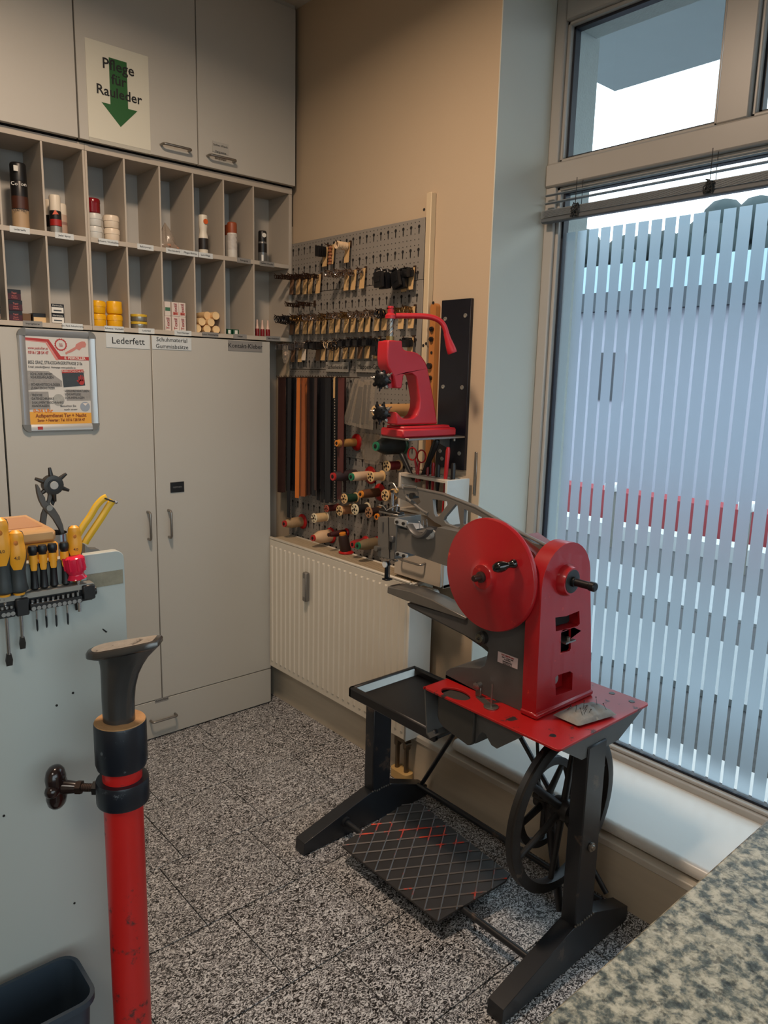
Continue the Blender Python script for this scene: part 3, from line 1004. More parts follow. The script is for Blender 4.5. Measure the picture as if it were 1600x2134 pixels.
# 1 tall black leather spray
x = SP(44, 468, .09).x
t = spray('spray_can', 'tall black leather spray can with brown and gold print', x, .09, ZT, .0255, .208, [PBLK, (PBRN, .42, .66), (PTAN, .02, .40)], BLACKP, .050)
front(t, 'Co  on', .016, x, .09, .0255, ZT + .140, PW); front(t, 'LEATHER', .0105, x, .09, .0255, ZT + .060, PBLK)
G().box(x - .020, x - .007, .0635, .0655, ZT + .178, ZT + .195).ob('price_sticker', PAPER, t)
# 2 small red and black can with pale cans behind
x = SP(117, 478, .06).x
t = spray('spray_can', 'small dark can with a white cap and red band', x, .06, ZT, .0185, .123, [PBLK, (PRD, .32, .58), (PSIL, .0, .30)], mat('cream_cap', (224, 212, 192), .4), .044)
d = Vector((CAM.x - x, CAM.y - .06, 0)).normalized(); c = Vector((x, .06, ZT + .065)) + d * .0193; rt = Vector((-d.y, d.x, 0))
G().add([c - rt * .009 - Vector((0, 0, .006)), c + rt * .010 - Vector((0, 0, .004)), c + Vector((0, 0, .010))], [(0, 1, 2)]).ob('triangle_mark', mat('print_orange', (214, 90, 50), .4), t)
x2 = SP(133, 478, .085).x
spray('spray_can', 'pale beige can half hidden behind the red-banded can', x2, .105, ZT, .0185, .108, [mat('beige_can', (186, 160, 140), .45), (mat('rose_band', (150, 116, 104), .45), .5, .62)], mat('cream_cap', (224, 212, 192), .4), .03)
x2 = SP(104, 478, .12).x
spray('spray_can', 'white-capped can at the back left of the small cans', x2 + .004, .125, ZT, .0185, .118, [PBLK, (PSIL, .1, .4)], mat('cream_cap', (224, 212, 192), .4), .044)
# 3 white jars with a red tin
def jar(name, label, x, y, z0, r, h, m, group=None, cat='jar', sq=False):
    t = thing(name, label, cat, (x, y, z0), group)
    hb = h * .56
    G().lathe([(r * .90, 0), (r * .95, .002), (r * .96, hb)], (x, y, z0), (0, 0, 1), 28).ob('body', m, t)
    G().lathe([(r, hb - .001), (r, h - .008), (r * .93, h - .002), (r * .80, h)], (x, y, z0), (0, 0, 1), 28).ob('lid', m, t)
    return t
JW = mat('white_jar', (222, 206, 184), .35); JC = mat('cool_white_jar', (206, 206, 200), .35)
x = 1.0035; x2 = 1.0585
jar('cream_jar', 'white jar at the bottom left of the jar stack', x - .003, .055, ZT, .026, .042, JC, 'white jars')
jar('cream_jar', 'cream white jar at the bottom right of the jar stack', x2 + .001, .055, ZT, .027, .043, JW, 'white jars')
jar('cream_jar', 'white jar carrying the dark red tin', x - .003, .055, ZT + .042, .026, .042, JC, 'white jars')
jar('cream_jar', 'cream white jar on the upper right of the jar stack', x2, .055, ZT + .043, .027, .043, JW, 'white jars')
xr = x - .006
t = thing('red_tin', 'dark red glossy tin on top of the white jars', 'tin', (xr, .055, ZT + .084))
G().lathe([(.021, 0), (.0235, .003), (.0235, .034)], (xr, .055, ZT + .084), (0, 0, 1), 24).ob('body', mat('dark_red_gloss', (120, 14, 24), .2), t)
G().lathe([(.0242, .033), (.0242, .043), (.021, .0475)], (xr, .055, ZT + .084), (0, 0, 1), 24).ob('lid', mat('dark_red_gloss', (120, 14, 24), .2), t)
# 5 crumpled clear bag
bx, by, bz = SP(356, 512, .06).x, .08, ZT
t = thing('plastic_bag', 'crumpled clear plastic bag with beige pieces in the shelf bay', 'bag', (bx, by, bz))
rnd = random.Random(3)
def bagf(u, v):
    th = 2 * PI * u; ph = v * PI / 2
    rr = 1 + .16 * math.sin(5 * th + 3 * ph) + .10 * math.sin(9 * th + 1)
    k = math.cos(ph) ** .7
    return Vector((bx + .036 * rr * k * math.cos(th) - .012 * v, by + .042 * rr * k * math.sin(th), bz + .085 * (v ** 2.0) + .014 * v))
G().grid(bagf, 36, 8).ob('bag_skin', clear_plastic('clear_bag', (190, 176, 160), .55, .2), t)
g = G()
for i in range(14):
    g.ball((bx + rnd.uniform(-.03, .03), by + rnd.uniform(-.03, .03), bz + .008 + rnd.uniform(0, .008)), rnd.uniform(.006, .010), 8, 5, (1.3, 1, .8))
tag(g.ob('contents', mat('beige_pieces', (170, 128, 104), .6, var=.2), t), kind='stuff')
# 6 white bottle with waist
x = SP(424, 522, .05).x
t = thing('polish_bottle', 'white polish bottle with a waisted neck and orange emblem', 'bottle', (x, .05, ZT))
G().lathe([(.0165, 0), (.0175, .003), (.0178, .040), (.0178, .060), (.0165, .066), (.0135, .080), (.0145, .090), (.0162, .100), (.0165, .136), (.0155, .140)], (x, .05, ZT), (0, 0, 1), 24).ob('body', mat('ivory_plastic', (226, 218, 200), .4), t)
G().lathe([(.0181, .016), (.0181, .056)], (x, .05, ZT), (0, 0, 1), 24).ob('dark_label', mat('bottle_label', (40, 34, 32), .4, var=.5, vscale=60), t)
d = Vector((CAM.x - x, CAM.y - .05, 0)).normalized(); rt = Vector((-d.y, d.x, 0))
c = Vector((x, .05, ZT + .116)) + d * .0150 + rt * .0095
n2 = (d + rt * .6).normalized()
G().cyl(c, c + n2 * .0016, .0095, n=20).ob('orange_emblem', mat('emblem_orange', (210, 92, 34), .45), t)
# 7 white can brown cap (two)
x = SP(484, 535, .05).x
t = spray('spray_can', 'white spray can with a rust-brown cap', x, .05, ZT, .0195, .132, [mat('white_can', (216, 212, 202), .35), (mat('can_print', (196, 190, 182), .4, var=.3, vscale=70), .3, .9)], mat('rust_cap', (150, 72, 40), .45), .034)
front(t, '■■', .010, x + .009, .05, .0165, ZT + .075, PBRN); front(t, '■■', .010, x + .009, .05, .0165, ZT + .058, PBRN)
spray('spray_can', 'white can hidden behind the rust-capped can', x + .014, .096, ZT, .0195, .130, [mat('white_can', (216, 212, 202), .35)], mat('rust_cap', (150, 72, 40), .45), .034)
# 8 grey can black cap
x = SP(547, 543, .06).x
t = spray('spray_can', 'slim grey spray can with a black cap and round mark', x, .06, ZT, .0175, .122, [mat('grey_can', (120, 120, 118), .3, metal=.4), (PBLK, .45, .85)], BLACKP, .036)
d = Vector((CAM.x - x, CAM.y - .06, 0)).normalized(); rt = Vector((-d.y, d.x, 0))
c = Vector((x, .06, ZT + .104)) + d * .0150 + rt * .006
G().cyl(c, c + (d + rt * .3).normalized() * .0026, .0085, n=18).ob('round_mark', PAPER, t)
front(t, '▮', .026, x, .06, .0172, ZT + .018, PW)

# ---- lower row
def carton(name, label, x0, x1, y0, y1, z0, z1, m, group=None, cat='box', rot=0.0, panel=None, txt=None):
    t = thing(name, label, cat, ((x0 + x1) / 2, (y0 + y1) / 2, z0), group)
    G().box(x0, x1, y0, y1, z0, z1, .0008).ob('carton', m, t)
    if panel:
        pm, fx0, fx1, fz0, fz1 = panel
        G().box(x0 + (x1 - x0) * fx0, x0 + (x1 - x0) * fx1, y0 - .0006, y0, z0 + (z1 - z0) * fz0, z0 + (z1 - z0) * fz1).ob('printed_panel', pm, t)
    if txt:
        for s, sz, u, v, tm in txt:
            text(s, sz, (x0 + (x1 - x0) * u, y0 - .001, z0 + (z1 - z0) * v), (1, 0, 0), (0, 0, 1), tm, t)
    if rot:
        t.rotation_euler = (0, 0, rot)
    return t
MAROON = mat('maroon_box', (66, 16, 26), .4, var=.15); 
a = SP(19, 660, .05).x; b = SP(47, 660, .05).x
for i, (w, o) in enumerate((('bottom', 0), ('middle', .0015), ('top', -.001))):
    carton('polish_box', '%s maroon polish box of the stack of three' % w, a + o, b + o, .05, .11, ZB + i * .0335, ZB + i * .0335 + .033, MAROON, 'maroon boxes',
           panel=(PBLK, .0, 1, .62, 1), txt=[('Tapir', .008, .5, .66, mat('print_rose', (214, 120, 110), .4)), ('Hand-', .0065, .5, .38, mat('print_rose', (214, 120, 110), .4)), ('Crème', .0065, .5, .2, mat('print_rose', (214, 120, 110), .4))])
a = SP(0, 660, .03).x
for i in range(3):
    carton('polish_box', '%s black and orange box at the left edge of the shelf' % ('lowest', 'middle', 'topmost')[i], a - .05, a + .003, .03, .09, ZB + i * .035, ZB + i * .035 + .034, PBLK, 'black boxes at the left edge', panel=(PTAN, .55, .96, .1, .55))
a = SP(69, 668, .06).x; b = SP(97, 668, .06).x
carton('flat_box', 'flat black and cream box beside the maroon boxes', a, b, .06, .12, ZB, ZB + .031, PBLK, panel=(mat('cream_print', (222, 190, 140), .5), .05, .95, .05, .58))
carton('flat_box', 'brown cardboard box wedged behind the maroon boxes', a - .028, a - .002, .075, .14, ZB, ZB + .028, mat('brown_card', (110, 84, 60), .7))
a = SP(107, 670, .045).x; b = SP(135, 670, .045).x
for i in range(2):
    carton('cream_box', ('lower' if i == 0 else 'upper') + ' black and white shoe cream box of the pair', a, b, .045, .10, ZB + i * .0325, ZB + i * .0325 + .032, PBLK, 'black and white boxes', panel=(PW, .06, .94, .08, .66),
           txt=[('Hartwachs', .0075, .5, .83, PW), ('▬▬', .013, .5, .36, PDK)])
JY = mat('yellow_jar', (234, 174, 22), .3, var=.05)
x = 1.0075; x2 = 1.0605
jar('yellow_jar', 'yellow jar at the lower left of four', x - .006, .06, ZB, .0265, .043, JY, 'yellow jars')
jar('yellow_jar', 'yellow jar at the lower right of four', x2 - .001, .06, ZB, .0275, .044, JY, 'yellow jars')
t = jar('yellow_jar', 'yellow jar lying on its side, upper right of four', x2 - .001, .06, ZB + .045, .0275, .044, JY, 'yellow jars')
t.rotation_euler = (0, PI, 0); t.location.z += .044
t = jar('yellow_jar', 'yellow jar tilted against the left shelf board, upper left of four', x - .007, .06, ZB + .044, .0265, .043, JY, 'yellow jars')
t.rotation_euler = (0, .05, 0)
TIN = mat('tin_silver', (172, 166, 152), .25, metal=.7)
x = SP(291, 683, .05).x
for i in range(2):
    t = thing('grease_tin', ('lower' if i == 0 else 'upper') + ' flat silver tin with a yellow lid', 'tin', (x, .055, ZB + i * .026), 'silver tins')
    G().lathe([(.028, 0), (.0285, .001), (.0285, .017)], (x, .055, ZB + i * .026), (0, 0, 1), 28).ob('body', TIN, t)
    G().lathe([(.0292, .016), (.0292, .023), (.0285, .0245)], (x, .055, ZB + i * .026), (0, 0, 1), 28).ob('lid', mat('yellow_lid', (206, 170, 50), .35), t)
BX = [(344, 357), (359, 374), (374, 388)]
for r_ in range(2):
    for i, (pa, pb) in enumerate(BX):
        a = SP(pa, 690, .045).x; b = SP(pb, 690, .045).x
        col = mat('white_carton', (218, 206, 196), .5, var=.03)
        tc_ = carton('glue_carton', 'slim white glue carton with red print, %s row, %s' % (('lower', 'upper')[r_], ('left', 'middle', 'right')[i]), a + .0005, b - .0005, .045, .075, ZB + r_ * .0535, ZB + r_ * .0535 + (.053 if r_ == 0 else .051), col, 'slim glue cartons',
               panel=((mat('green_print_box', (60, 110, 80), .5), .1, .9, .35, .6) if (r_ and i == 0) else (mat('rose_print_box', (190, 110, 96), .5, var=.4, vscale=60), .15, .85, .1, .3) if r_ else None))
        if not (r_ and i == 0):
            text('Textil', .018, ((a + b) / 2, .0435, ZB + r_ * .0535 + .026), (0, 0, 1), (-1, 0, 0), PRD, tc_)
CR = mat('cream_roll', (226, 190, 138), .6, var=.04)
CRE = mat('cream_roll_end', (236, 204, 152), .6, var=.04)
rl = [(412, 682, 0, 'bottom left'), (432, 684, 0, 'bottom middle'), (451, 686, 0, 'bottom right'), (421, 665, 1, 'middle left'), (440, 667, 1, 'middle right'), (450, 650, 2, 'top right')]
r0 = .0150
for i, (px, py, lv, w) in enumerate(rl):
    p = SP(px, py, .045)
    z = ZB + r0 + lv * r0 * 1.74
    t = thing('cream_roll', 'cream coloured wax roll, %s of the pile' % w, 'roll', (p.x, .07, z - r0), 'cream rolls')
    G().cyl((p.x, .046, z), (p.x, .13, z), r0, n=22).ob('roll', CR, t)
    G().lathe([(r0 * .97, 0), (r0 * .97, .0012), (r0 * .86, .0016), (r0 * .82, .0006)], (p.x, .046, z), (0, -1, 0), 22).ob('roll_end', CRE, t)
p = SP(432, 648, .06)
t = thing('cream_roll', 'cream coloured wax roll set back on top left of the pile', 'roll', (p.x, .1, ZB + .06), 'cream rolls')
G().cyl((p.x + .004, .066, ZB + r0 + 2 * r0 * 1.74), (p.x + .004, .14, ZB + r0 + 2 * r0 * 1.74), r0, n=22).ob('roll', CR, t)
GRN = mat('green_box', (14, 74, 50), .4)
for i, (pa, pb) in enumerate(((473, 483), (486, 498))):
    a = SP(pa, 697, .05).x; b = SP(pb, 697, .05).x
    carton('green_box', 'little dark green box with a white emblem, ' + ('left' if i == 0 else 'right'), a, b, .05, .085, ZB, ZB + .021, GRN, 'little green boxes', panel=(PW, .25, .75, .15, .85))
for i, px in enumerate((536, 550, 558)):
    x = SP(px, 700, .05).x; y = .05 + (.012 if i == 1 else 0)
    t = thing('glue_bottle', 'small red glue bottle with a white nozzle, %s of three' % ('left', 'middle', 'right')[i], 'bottle', (x, y, ZB), 'red glue bottles')
    G().lathe([(.0085, 0), (.009, .002), (.009, .026), (.0075, .030)], (x, y, ZB), (0, 0, 1), 16).ob('body', mat('dark_red_bottle', (124, 24, 26), .35), t)
    G().lathe([(.0068, .0295), (.0068, .037), (.0052, .039), (.0042, .050), (.003, .066)], (x, y, ZB), (0, 0, 1), 14).ob('nozzle', mat('pale_nozzle', (220, 186, 168), .45), t)

# ================================================================== radiator
RW = mat('radiator_enamel', (214, 206, 190), 0.35, var=.03, vscale=5)
rad = thing('radiator', 'cream ribbed panel radiator under the pegboard', 'radiator', (1.72, -.44, .175))
RX, RY0, RY1, RZ0, RZ1 = 1.660, -.006, -.874, .177, .752
g = G().box(RX, RX + .012, RY1, RY0, RZ0, RZ1 - .004, .004)
for i in range(26):
    y = RY0 - .020 - i * .0333
    z0, z1 = RZ0 + .028, RZ1 - .032
    w, h = .0075, .0045
    g.add([(RX, y - w, z0), (RX, y + w, z0), (RX, y + w, z1), (RX, y - w, z1), (RX - h, y - w * .45, z0 + .005), (RX - h, y + w * .45, z0 + .005), (RX - h, y + w * .45, z1 - .005), (RX - h, y - w * .45, z1 - .005)],
          [(4, 5, 6, 7), (0, 1, 5, 4), (1, 2, 6, 5), (2, 3, 7, 6), (3, 0, 4, 7)])
g.ob('front_panel', RW, rad)
G().box(RX + .09, RX + .10, RY1 + .004, RY0, RZ0, RZ1 - .01).ob('rear_panel', RW, rad)
G().box(RX + .002, RX + .112, RY1 - .003, RY1 + .002, RZ0 - .004, RZ1 - .002, .002).ob('side_panel', mat('radiator_side', (214, 212, 204), .35), rad)
G().box(RX - .001, RX + .010, RY1, RY0, RZ1 - .006, RZ1 + .004, .003).box(RX + .098, RX + .108, RY1, RY0, RZ1 - .006, RZ1 + .002, .003).ob('top_rail', RW, rad)
g = G()
for i in range(84):
    y = RY0 - .012 - i * .0102
    g.box(RX + .010, RX + .098, y - .0026, y + .0026, RZ1 - .007, RZ1 - .001)
g.box(RX + .05, RX + .056, RY1, RY0, RZ1 - .010, RZ1 - .004)
tag(g.ob('top_grille', mat('grille_enamel', (196, 176, 146), .45, var=.08, vscale=20), rad), kind='stuff')
G().box(RX + .02, RX + .09, RY1 + .01, RY0 - .01, RZ0 + .03, RZ1 - .05).ob('inner_fins', DARKGAP, rad)
hm = G().box(RX - .024, RX - .003, -.306, -.281, .545, .664, .004).ob('heat_meter', mat('grey_meter', (112, 108, 102), .4), rad)
G().box(RX - .0246, RX - .0235, -.300, -.287, .565, .640).ob('meter_window', mat('meter_scale', (150, 146, 140), .2), hm)
# thermostat valve
tv = (1.700, -.878, .722)
v = G().cyl((1.700, -.870, .722), (1.700, -.905, .722), .014, n=16).ob('valve_body', mat('cream_plastic', (206, 186, 156), .4), rad)
G().lathe([(.019, 0), (.021, .004), (.021, .016), (.019, .020), (.0185, .024), (.020, .028), (.020, .030)], (1.70, -.893, .721), (0, -1, -.04), 24).ob('thermostat_collar', mat('cream_plastic', (206, 186, 156), .4), rad)
g = G().lathe([(.021, .028), (.0225, .034), (.0225, .062), (.021, .066)], (1.70, -.893, .721), (0, -1, -.04), 28)
for i in range(24):
    t = 2 * PI * i / 24
    g.box(1.70 + .0222 * math.cos(t) - .0016, 1.70 + .0222 * math.cos(t) + .0016, -.957, -.925, .719 + .0222 * math.sin(t) - .0016, .719 + .0222 * math.sin(t) + .0016)
kn = g.ob('thermostat_knob', mat('white_thermostat', (214, 210, 200), .35), rad)
G().lathe([(.019, 0), (.018, .0015)], (1.70, -.9595, .7182), (0, -1, -.04), 24).ob('knob_cap', mat('white_cap', (226, 228, 226), .35), kn)
G().box(1.672, 1.695, -.885, -.870, .685, .752, .005).box(1.672, 1.73, -.885, -.870, .742, .752, .003).ob('valve_bracket', RW, rad)
BRASS = mat('dull_brass_fitting', (110, 96, 78), .4, metal=.7)
g = G()
for y in (-.800, -.848):
    g.cyl((1.698, y, .03), (1.698, y, .165), .0085, n=12)
    g.cyl((1.698, y, .125), (1.698, y, .172), .0135, n=8)
g.cyl((1.698, -.80, .150), (1.698, -.86, .150), .011, n=10)
g.cyl((1.698, -.865, .150), (1.672, -.865, .152), .008, n=10)
g.ob('pipe_fitting', BRASS, rad)
G().prism(rrect(1.676, 1.720, -.872, -.780, .018), 2, .001, .034).ob('pipe_rosette', mat('yellowed_rosette', (206, 170, 110), .4), rad, bev=.003)

# ================================================================== pegboard
PX = 1.790
PEG = mat('grey_pegboard_steel', (140, 134, 126), .45, var=.05, vscale=10)
HOLE = mat('peg_hole', (26, 24, 23), .9)
pg = thing('pegboard', 'grey perforated steel pegboard on the right wall', 'pegboard', (PX, -.36, .70))
seams = [(1.957, 1.757), (1.757, 1.455), (1.455, 1.120), (1.120, .70)]
for (zt, zb) in seams:
    G().box(PX, PX + .006, -.757, .040, zb + .0008, zt - .0008, .001).ob('panel', PEG, pg)
g = G()
yk = .024
def disc(y, z, r, n=6):
    o = len(g.v)
    g.add([(PX - .0005, y + r * math.cos(2 * PI * i / n), z + r * math.sin(2 * PI * i / n)) for i in range(n)], [tuple(range(n))])
nz = int((1.957 - .72) / .0185)
for j in range(nz):
    z = 1.945 - j * .0185
    for i in range(40):
        y = .030 - i * .0195
        if (j % 4) == 1 and i % 2 == 1: continue
        disc(y, z, .0021, 4 if z < 1.4 else 6)
for j in range(17):
    z = 1.930 - j * .074
    for i in range(20):
        y = .0105 - i * .039
        disc(y, z, .0062, 8)
        g.add([(PX - .0006, y - .0024, z), (PX - .0006, y + .0024, z), (PX - .0006, y + .0024, z - .020), (PX - .0006, y - .0024, z - .020)], [(0, 1, 2, 3)])
tag(g.ob('perforation', HOLE, pg), kind='stuff')
RAIL = mat('cream_rail', (206, 186, 154), .5)
for y in (-.776, .054):
    G().box(PX - (.004 if y < 0 else -.001), WX - .0003, y - .012, y + .012, 1.118, 2.03, .002).ob('mounting_rail', RAIL, pg)
for (px, py) in ((884, 437), (888, 716), (882, 720)):
    p = at(px, py, 0, PX - .004)
    G().cyl((PX - .0045, p.y, p.z), (PX - .0055, p.y, p.z), .005, n=10).ob('rail_hole', HOLE, pg)
for (x0, x1, y0, y1, s) in ((679, 726, 755, 776, 'Taschenhenkel und'), (742, 797, 753, 777, 'Mappen-Griff')):
    a = at(x0, y0, 0, PX - .012); b = at(x1, y1, 0, PX - .012)
    q = G().box(PX - .013, PX - .011, b.y, a.y, b.z, a.z + .002, .0006).ob('label_strip', mat('grey_strip', (150, 144, 134), .5), pg)
    text(s, .022 if len(s) > 13 else .026, (PX - .0135, (a.y + b.y) / 2, (a.z + b.z) / 2), (0, -1, 0), (0, 0, 1), BLACKINK, q, xs=.78 if len(s) > 13 else .95)
def znx(zx, zy):      # sheet coordinates of my close-up of the upper board -> photo pixels
    return 560 + zx / 4.706, 430 + zy / 4.706

HOOKM = mat('hook_wire', (92, 70, 56), .4, metal=.7)
BMATS = {'darkwire': mat('bronze_wire_buckle', (72, 50, 38), .35, metal=.8), 'silver': mat('nickel_buckle', (172, 156, 146), .22, metal=1.0), 'brass': mat('brass_buckle', (150, 118, 74), .25, metal=1.0),
         'blackring': mat('black_ring', (26, 24, 26), .35), 'black': mat('black_nylon_buckle', (20, 20, 22), .4), 'ivory': mat('ivory_ring', (226, 196, 158), .4),
         'copper': mat('copper_bead', (190, 130, 96), .3, metal=.6), 'grey': mat('grey_square_ring', (118, 112, 110), .3, metal=.7), 'tab': mat('black_leather_tab', (18, 17, 18), .5)}


def ring(g, x, r, t, sq=False, dy=0.0, tilt=0.0, drop=None):
    """a ring hanging on the hook at distance x, plane across the hook"""
    drop = r if drop is None else drop
    n = 8 if not sq else 4
    pts = []
    m = 12 if not sq else 8
    for i in range(m):
        a = 2 * PI * i / m
        if sq:
            c, s = math.cos(a), math.sin(a)
            k = 1 / max(abs(c), abs(s))
            yy, zz = c * k * r, s * k * r * .8
        else:
            yy, zz = r * math.cos(a), r * math.sin(a)
        pts.append((-x + tilt * zz, yy + dy, zz - drop + .002))
    g.tube(pts, t, 5, closed=True)


PROTO = {}


def hook_proto(kind, card, length, n, tone=0):
    key = (kind, card, length, n)
    if key in PROTO:
        return PROTO[key]
    t = thing('peg_hook', 'x', 'hook', (0, 0, 0))
    rnd = random.Random(hash(kind) % 97 + n)
    rnd = random.Random(sum(map(ord, kind)) + n)
    G().tube([(0, 0, 0), (-length * .9, 0, .001), (-length, 0, .006)], .0017, 6).box(-.002, .003, -.005, .005, -.012, .012).ob('wire_hook', HOOKM, t)
    if card:
        G().add([(-.012, -.014, .004), (-.012, .014, .004), (-.018, .014, -.068), (-.018, -.014, -.068), (-.0125, -.014, .004), (-.0125, .014, .004), (-.0185, .014, -.068), (-.0185, -.014, -.068)],
                [(0, 1, 2, 3), (7, 6, 5, 4), (0, 4, 5, 1), (1, 5, 6, 2), (2, 6, 7, 3), (3, 7, 4, 0)]).ob('card_tag', CARD if card == 1 else (mat('brown_card_tag', (128, 96, 70), .8) if card == 2 else mat('white_card_tag', (222, 206, 186), .8)), t)
    g = G()
    for i in range(n):
        x = .022 + (length - .030) * i / max(1, n - 1)
        if kind in ('silver', 'brass'):
            ring(g, x, rnd.uniform(.009, .012), .0014, sq=rnd.random() < .35, tilt=rnd.uniform(-.3, .3), dy=rnd.uniform(-.002, .002))
        elif kind == 'darkwire':
            ring(g, x, .0075, .0016, sq=True, tilt=rnd.uniform(-.4, .4), dy=rnd.uniform(-.003, .003))
        elif kind == 'blackring':
            ring(g, x, rnd.uniform(.013, .016), .0018, tilt=rnd.uniform(-.4, .4), dy=rnd.uniform(-.003, .003))
        elif kind == 'ivory':
            ring(g, x, .0125, .0028, tilt=rnd.uniform(-.1, .1))
        elif kind == 'grey':
            ring(g, x, .012, .0020, sq=True, tilt=rnd.uniform(-.2, .2))
        elif kind == 'black':
            dy = rnd.uniform(-.004, .004)
            w, h = rnd.uniform(.010, .014), rnd.uniform(.018, .026)
            ring(g, x, w * .8, .0030, sq=True, dy=dy, tilt=rnd.uniform(-.3, .3))
            g.prism(rrect(-x - .005, -x + .006, -.004 - h, -.004, .003, 2), 1, dy - w, dy + w)
        elif kind == 'bigblack':
            s = rnd.uniform(.9, 1.1)
            M = Matrix.Translation((-x, 0, -.004)) @ Matrix.Rotation(rnd.uniform(-.3, .5), 4, 'X') @ Matrix.Rotation(rnd.uniform(-.3, .3), 4, 'Z')
            q = G().prism(rrect(-.020 * s, .020 * s, -.055 * s, -.004, .004, 2), 0, -.006, .006).box(-.008, -.005, -.012, .012, -.038, -.020)
            q.tube([(0, -.018, -.006), (0, -.015, .004), (0, .015, .004), (0, .018, -.006)], .004, 6)
            q.xf(M)
            g.add(q.v, q.f)
        elif kind == 'copper':
            for k in range(6):
                g.ball((-.022 - .003 * (k % 2), .004 * (i - .5), -.008 - k * .0115), .0068, 8, 6, (1, 1, .85))
        elif kind == 'tab':
            g.prism(rrect(-.012, .012, -.034, .004, .005, 2), 0, -x - .0025, -x + .0025)
    b = g.ob('buckles' if kind not in ('copper', 'tab') else ('bead_string' if kind == 'copper' else 'leather_tabs'), BMATS[{'bigblack': 'black'}.get(kind, kind)], t)
    tag(b, kind='stuff')
    PROTO[key] = [t, False]
    return PROTO[key]


NAMES = {'darkwire': 'dark bronze wire buckles', 'silver': 'nickel rings and buckles', 'brass': 'brass rings and buckles', 'blackring': 'black rings', 'black': 'black strap buckles',
         'bigblack': 'large black clip buckles', 'ivory': 'ivory plastic rings', 'copper': 'copper beads', 'grey': 'grey square rings', 'tab': 'black leather tabs'}
ORD = ['first', 'second', 'third', 'fourth', 'fifth', 'sixth', 'seventh', 'eighth', 'ninth', 'tenth', 'eleventh', 'twelfth', 'thirteenth', 'fourteenth', 'fifteenth', 'sixteenth']
HK = {
    'top': [(590, 415, 'tab', 1, .06, 5), (655, 392, 'copper', 1, .05, 2), (806, 372, 'ivory', 1, .07, 7)],
    'second': [(262, 700, 'darkwire', 2, .10, 12), (326, 698, 'darkwire', 1, .10, 12), (392, 694, 'darkwire', 1, .10, 12), (446, 690, 'darkwire', 1, .09, 12), (522, 682, 'darkwire', 1, .09, 12),
               (735, 655, 'silver', 0, .09, 16), (802, 645, 'silver', 1, .08, 14), (870, 638, 'silver', 1, .06, 12), (956, 622, 'silver', 1, .04, 7), (1300, 650, 'bigblack', 0, .11, 4), (1372, 640, 'bigblack', 1, .07, 3), (1436, 618, 'black', 1, .05, 4)],
    'third': [(345, 965, 'darkwire', 0, .09, 12), (455, 955, 'darkwire', 0, .09, 12)],
    'fourth': [(262, 1095, 'blackring', 2, .10, 14), (318, 1090, 'blackring', 1, .09, 14), (392, 1086, 'brass', 1, .09, 13), (446, 1083, 'brass', 1, .08, 13), (520, 1080, 'silver', 1, .09, 13), (580, 1077, 'silver', 1, .08, 13), (655, 1070, 'brass', 1, .08, 12), (716, 1060, 'silver', 1, .07, 12),
               (800, 1060, 'silver', 1, .08, 13), (866, 1055, 'brass', 1, .08, 12), (945, 1050, 'silver', 1, .08, 14), (1010, 1048, 'silver', 1, .07, 12), (1100, 1035, 'silver', 1, .07, 10), (1175, 1025, 'blackring', 1, .06, 8), (1340, 1008, 'brass', 1, .05, 8), (1440, 998, 'brass', 1, .06, 8)],
    'fifth': [(275, 1365, 'grey', 2, .10, 9), (345, 1362, 'grey', 1, .10, 8), (382, 1345, 'grey', 3, .06, 6), (520, 1345, 'black', 2, .08, 5), (572, 1340, 'black', 1, .08, 5), (650, 1335, 'ivory', 1, .05, 3), (705, 1340, 'blackring', 1, .07, 7), (790, 1320, 'blackring', 1, .07, 7), (858, 1318, 'black', 1, .08, 5),
              (935, 1312, 'black', 2, .08, 5), (1005, 1308, 'black', 1, .08, 5), (1095, 1305, 'black', 1, .08, 5), (1170, 1310, 'bigblack', 0, .06, 2), (1425, 1300, 'black', 1, .05, 4)],
}
for row, lst in HK.items():
    for i, (zx, zy, kind, card, ln, n) in enumerate(lst):
        px, py = znx(zx, zy)
        p = at(px, py, 0, PX)
        pr = hook_proto(kind, card, ln, n)
        lab = 'hook of %s, %s from the left in the %s pegboard row' % (NAMES[kind], ORD[i], row)
        if not pr[1]:
            pr[1] = True
            o = pr[0]
            o.location = (PX - .003, p.y, p.z); o['label'] = lab; o['group'] = 'buckle hooks on the pegboard'
            WLOC[o] = Vector(o.location)
        else:
            dup(pr[0], (PX - .003, p.y, p.z), None, lab, 'buckle hooks on the pegboard')

# small clear bag at the left of the fifth row
def crumple_bag(label, c, w, h, d, m, seed, name='plastic_bag', inner=None):
    rnd = random.Random(seed)
    t = thing(name, label, 'bag', (c[0], c[1], c[2] - h))
    ph = rnd.uniform(0, 6)
    def f(u, v):
        a = 2 * PI * u
        k = (math.sin(PI * min(1, .08 + v * .92)) ** .5) if v < .97 else .3
        k = .35 + .65 * math.sin(PI * (.15 + .75 * v))
        r = 1 + .12 * math.sin(7 * a + 9 * v + ph) + .08 * math.sin(13 * a - 7 * v)
        return Vector((c[0] + d * r * k * math.cos(a), c[1] + w * r * k * math.sin(a), c[2] - h * v))
    G().grid(f, 32, 10).ob('bag_skin', m, t)
    if inner:
        inner(t, c)
    return t
CLB = clear_plastic('clear_bag_film', (210, 200, 186), .80, .12)
p = at(*znx(165, 1365), 0, 1.70)
def inn(t, c):
    rnd = random.Random(4)
    g = G()
    for k in range(7):
        g.ball((c[0] + rnd.uniform(-.006, .006), c[1] + rnd.uniform(-.008, .008), c[2] - .02 - rnd.uniform(0, .04)), .006, 8, 5)
    tag(g.ob('contents', mat('pale_beads', (196, 170, 150), .4), t), kind='stuff')
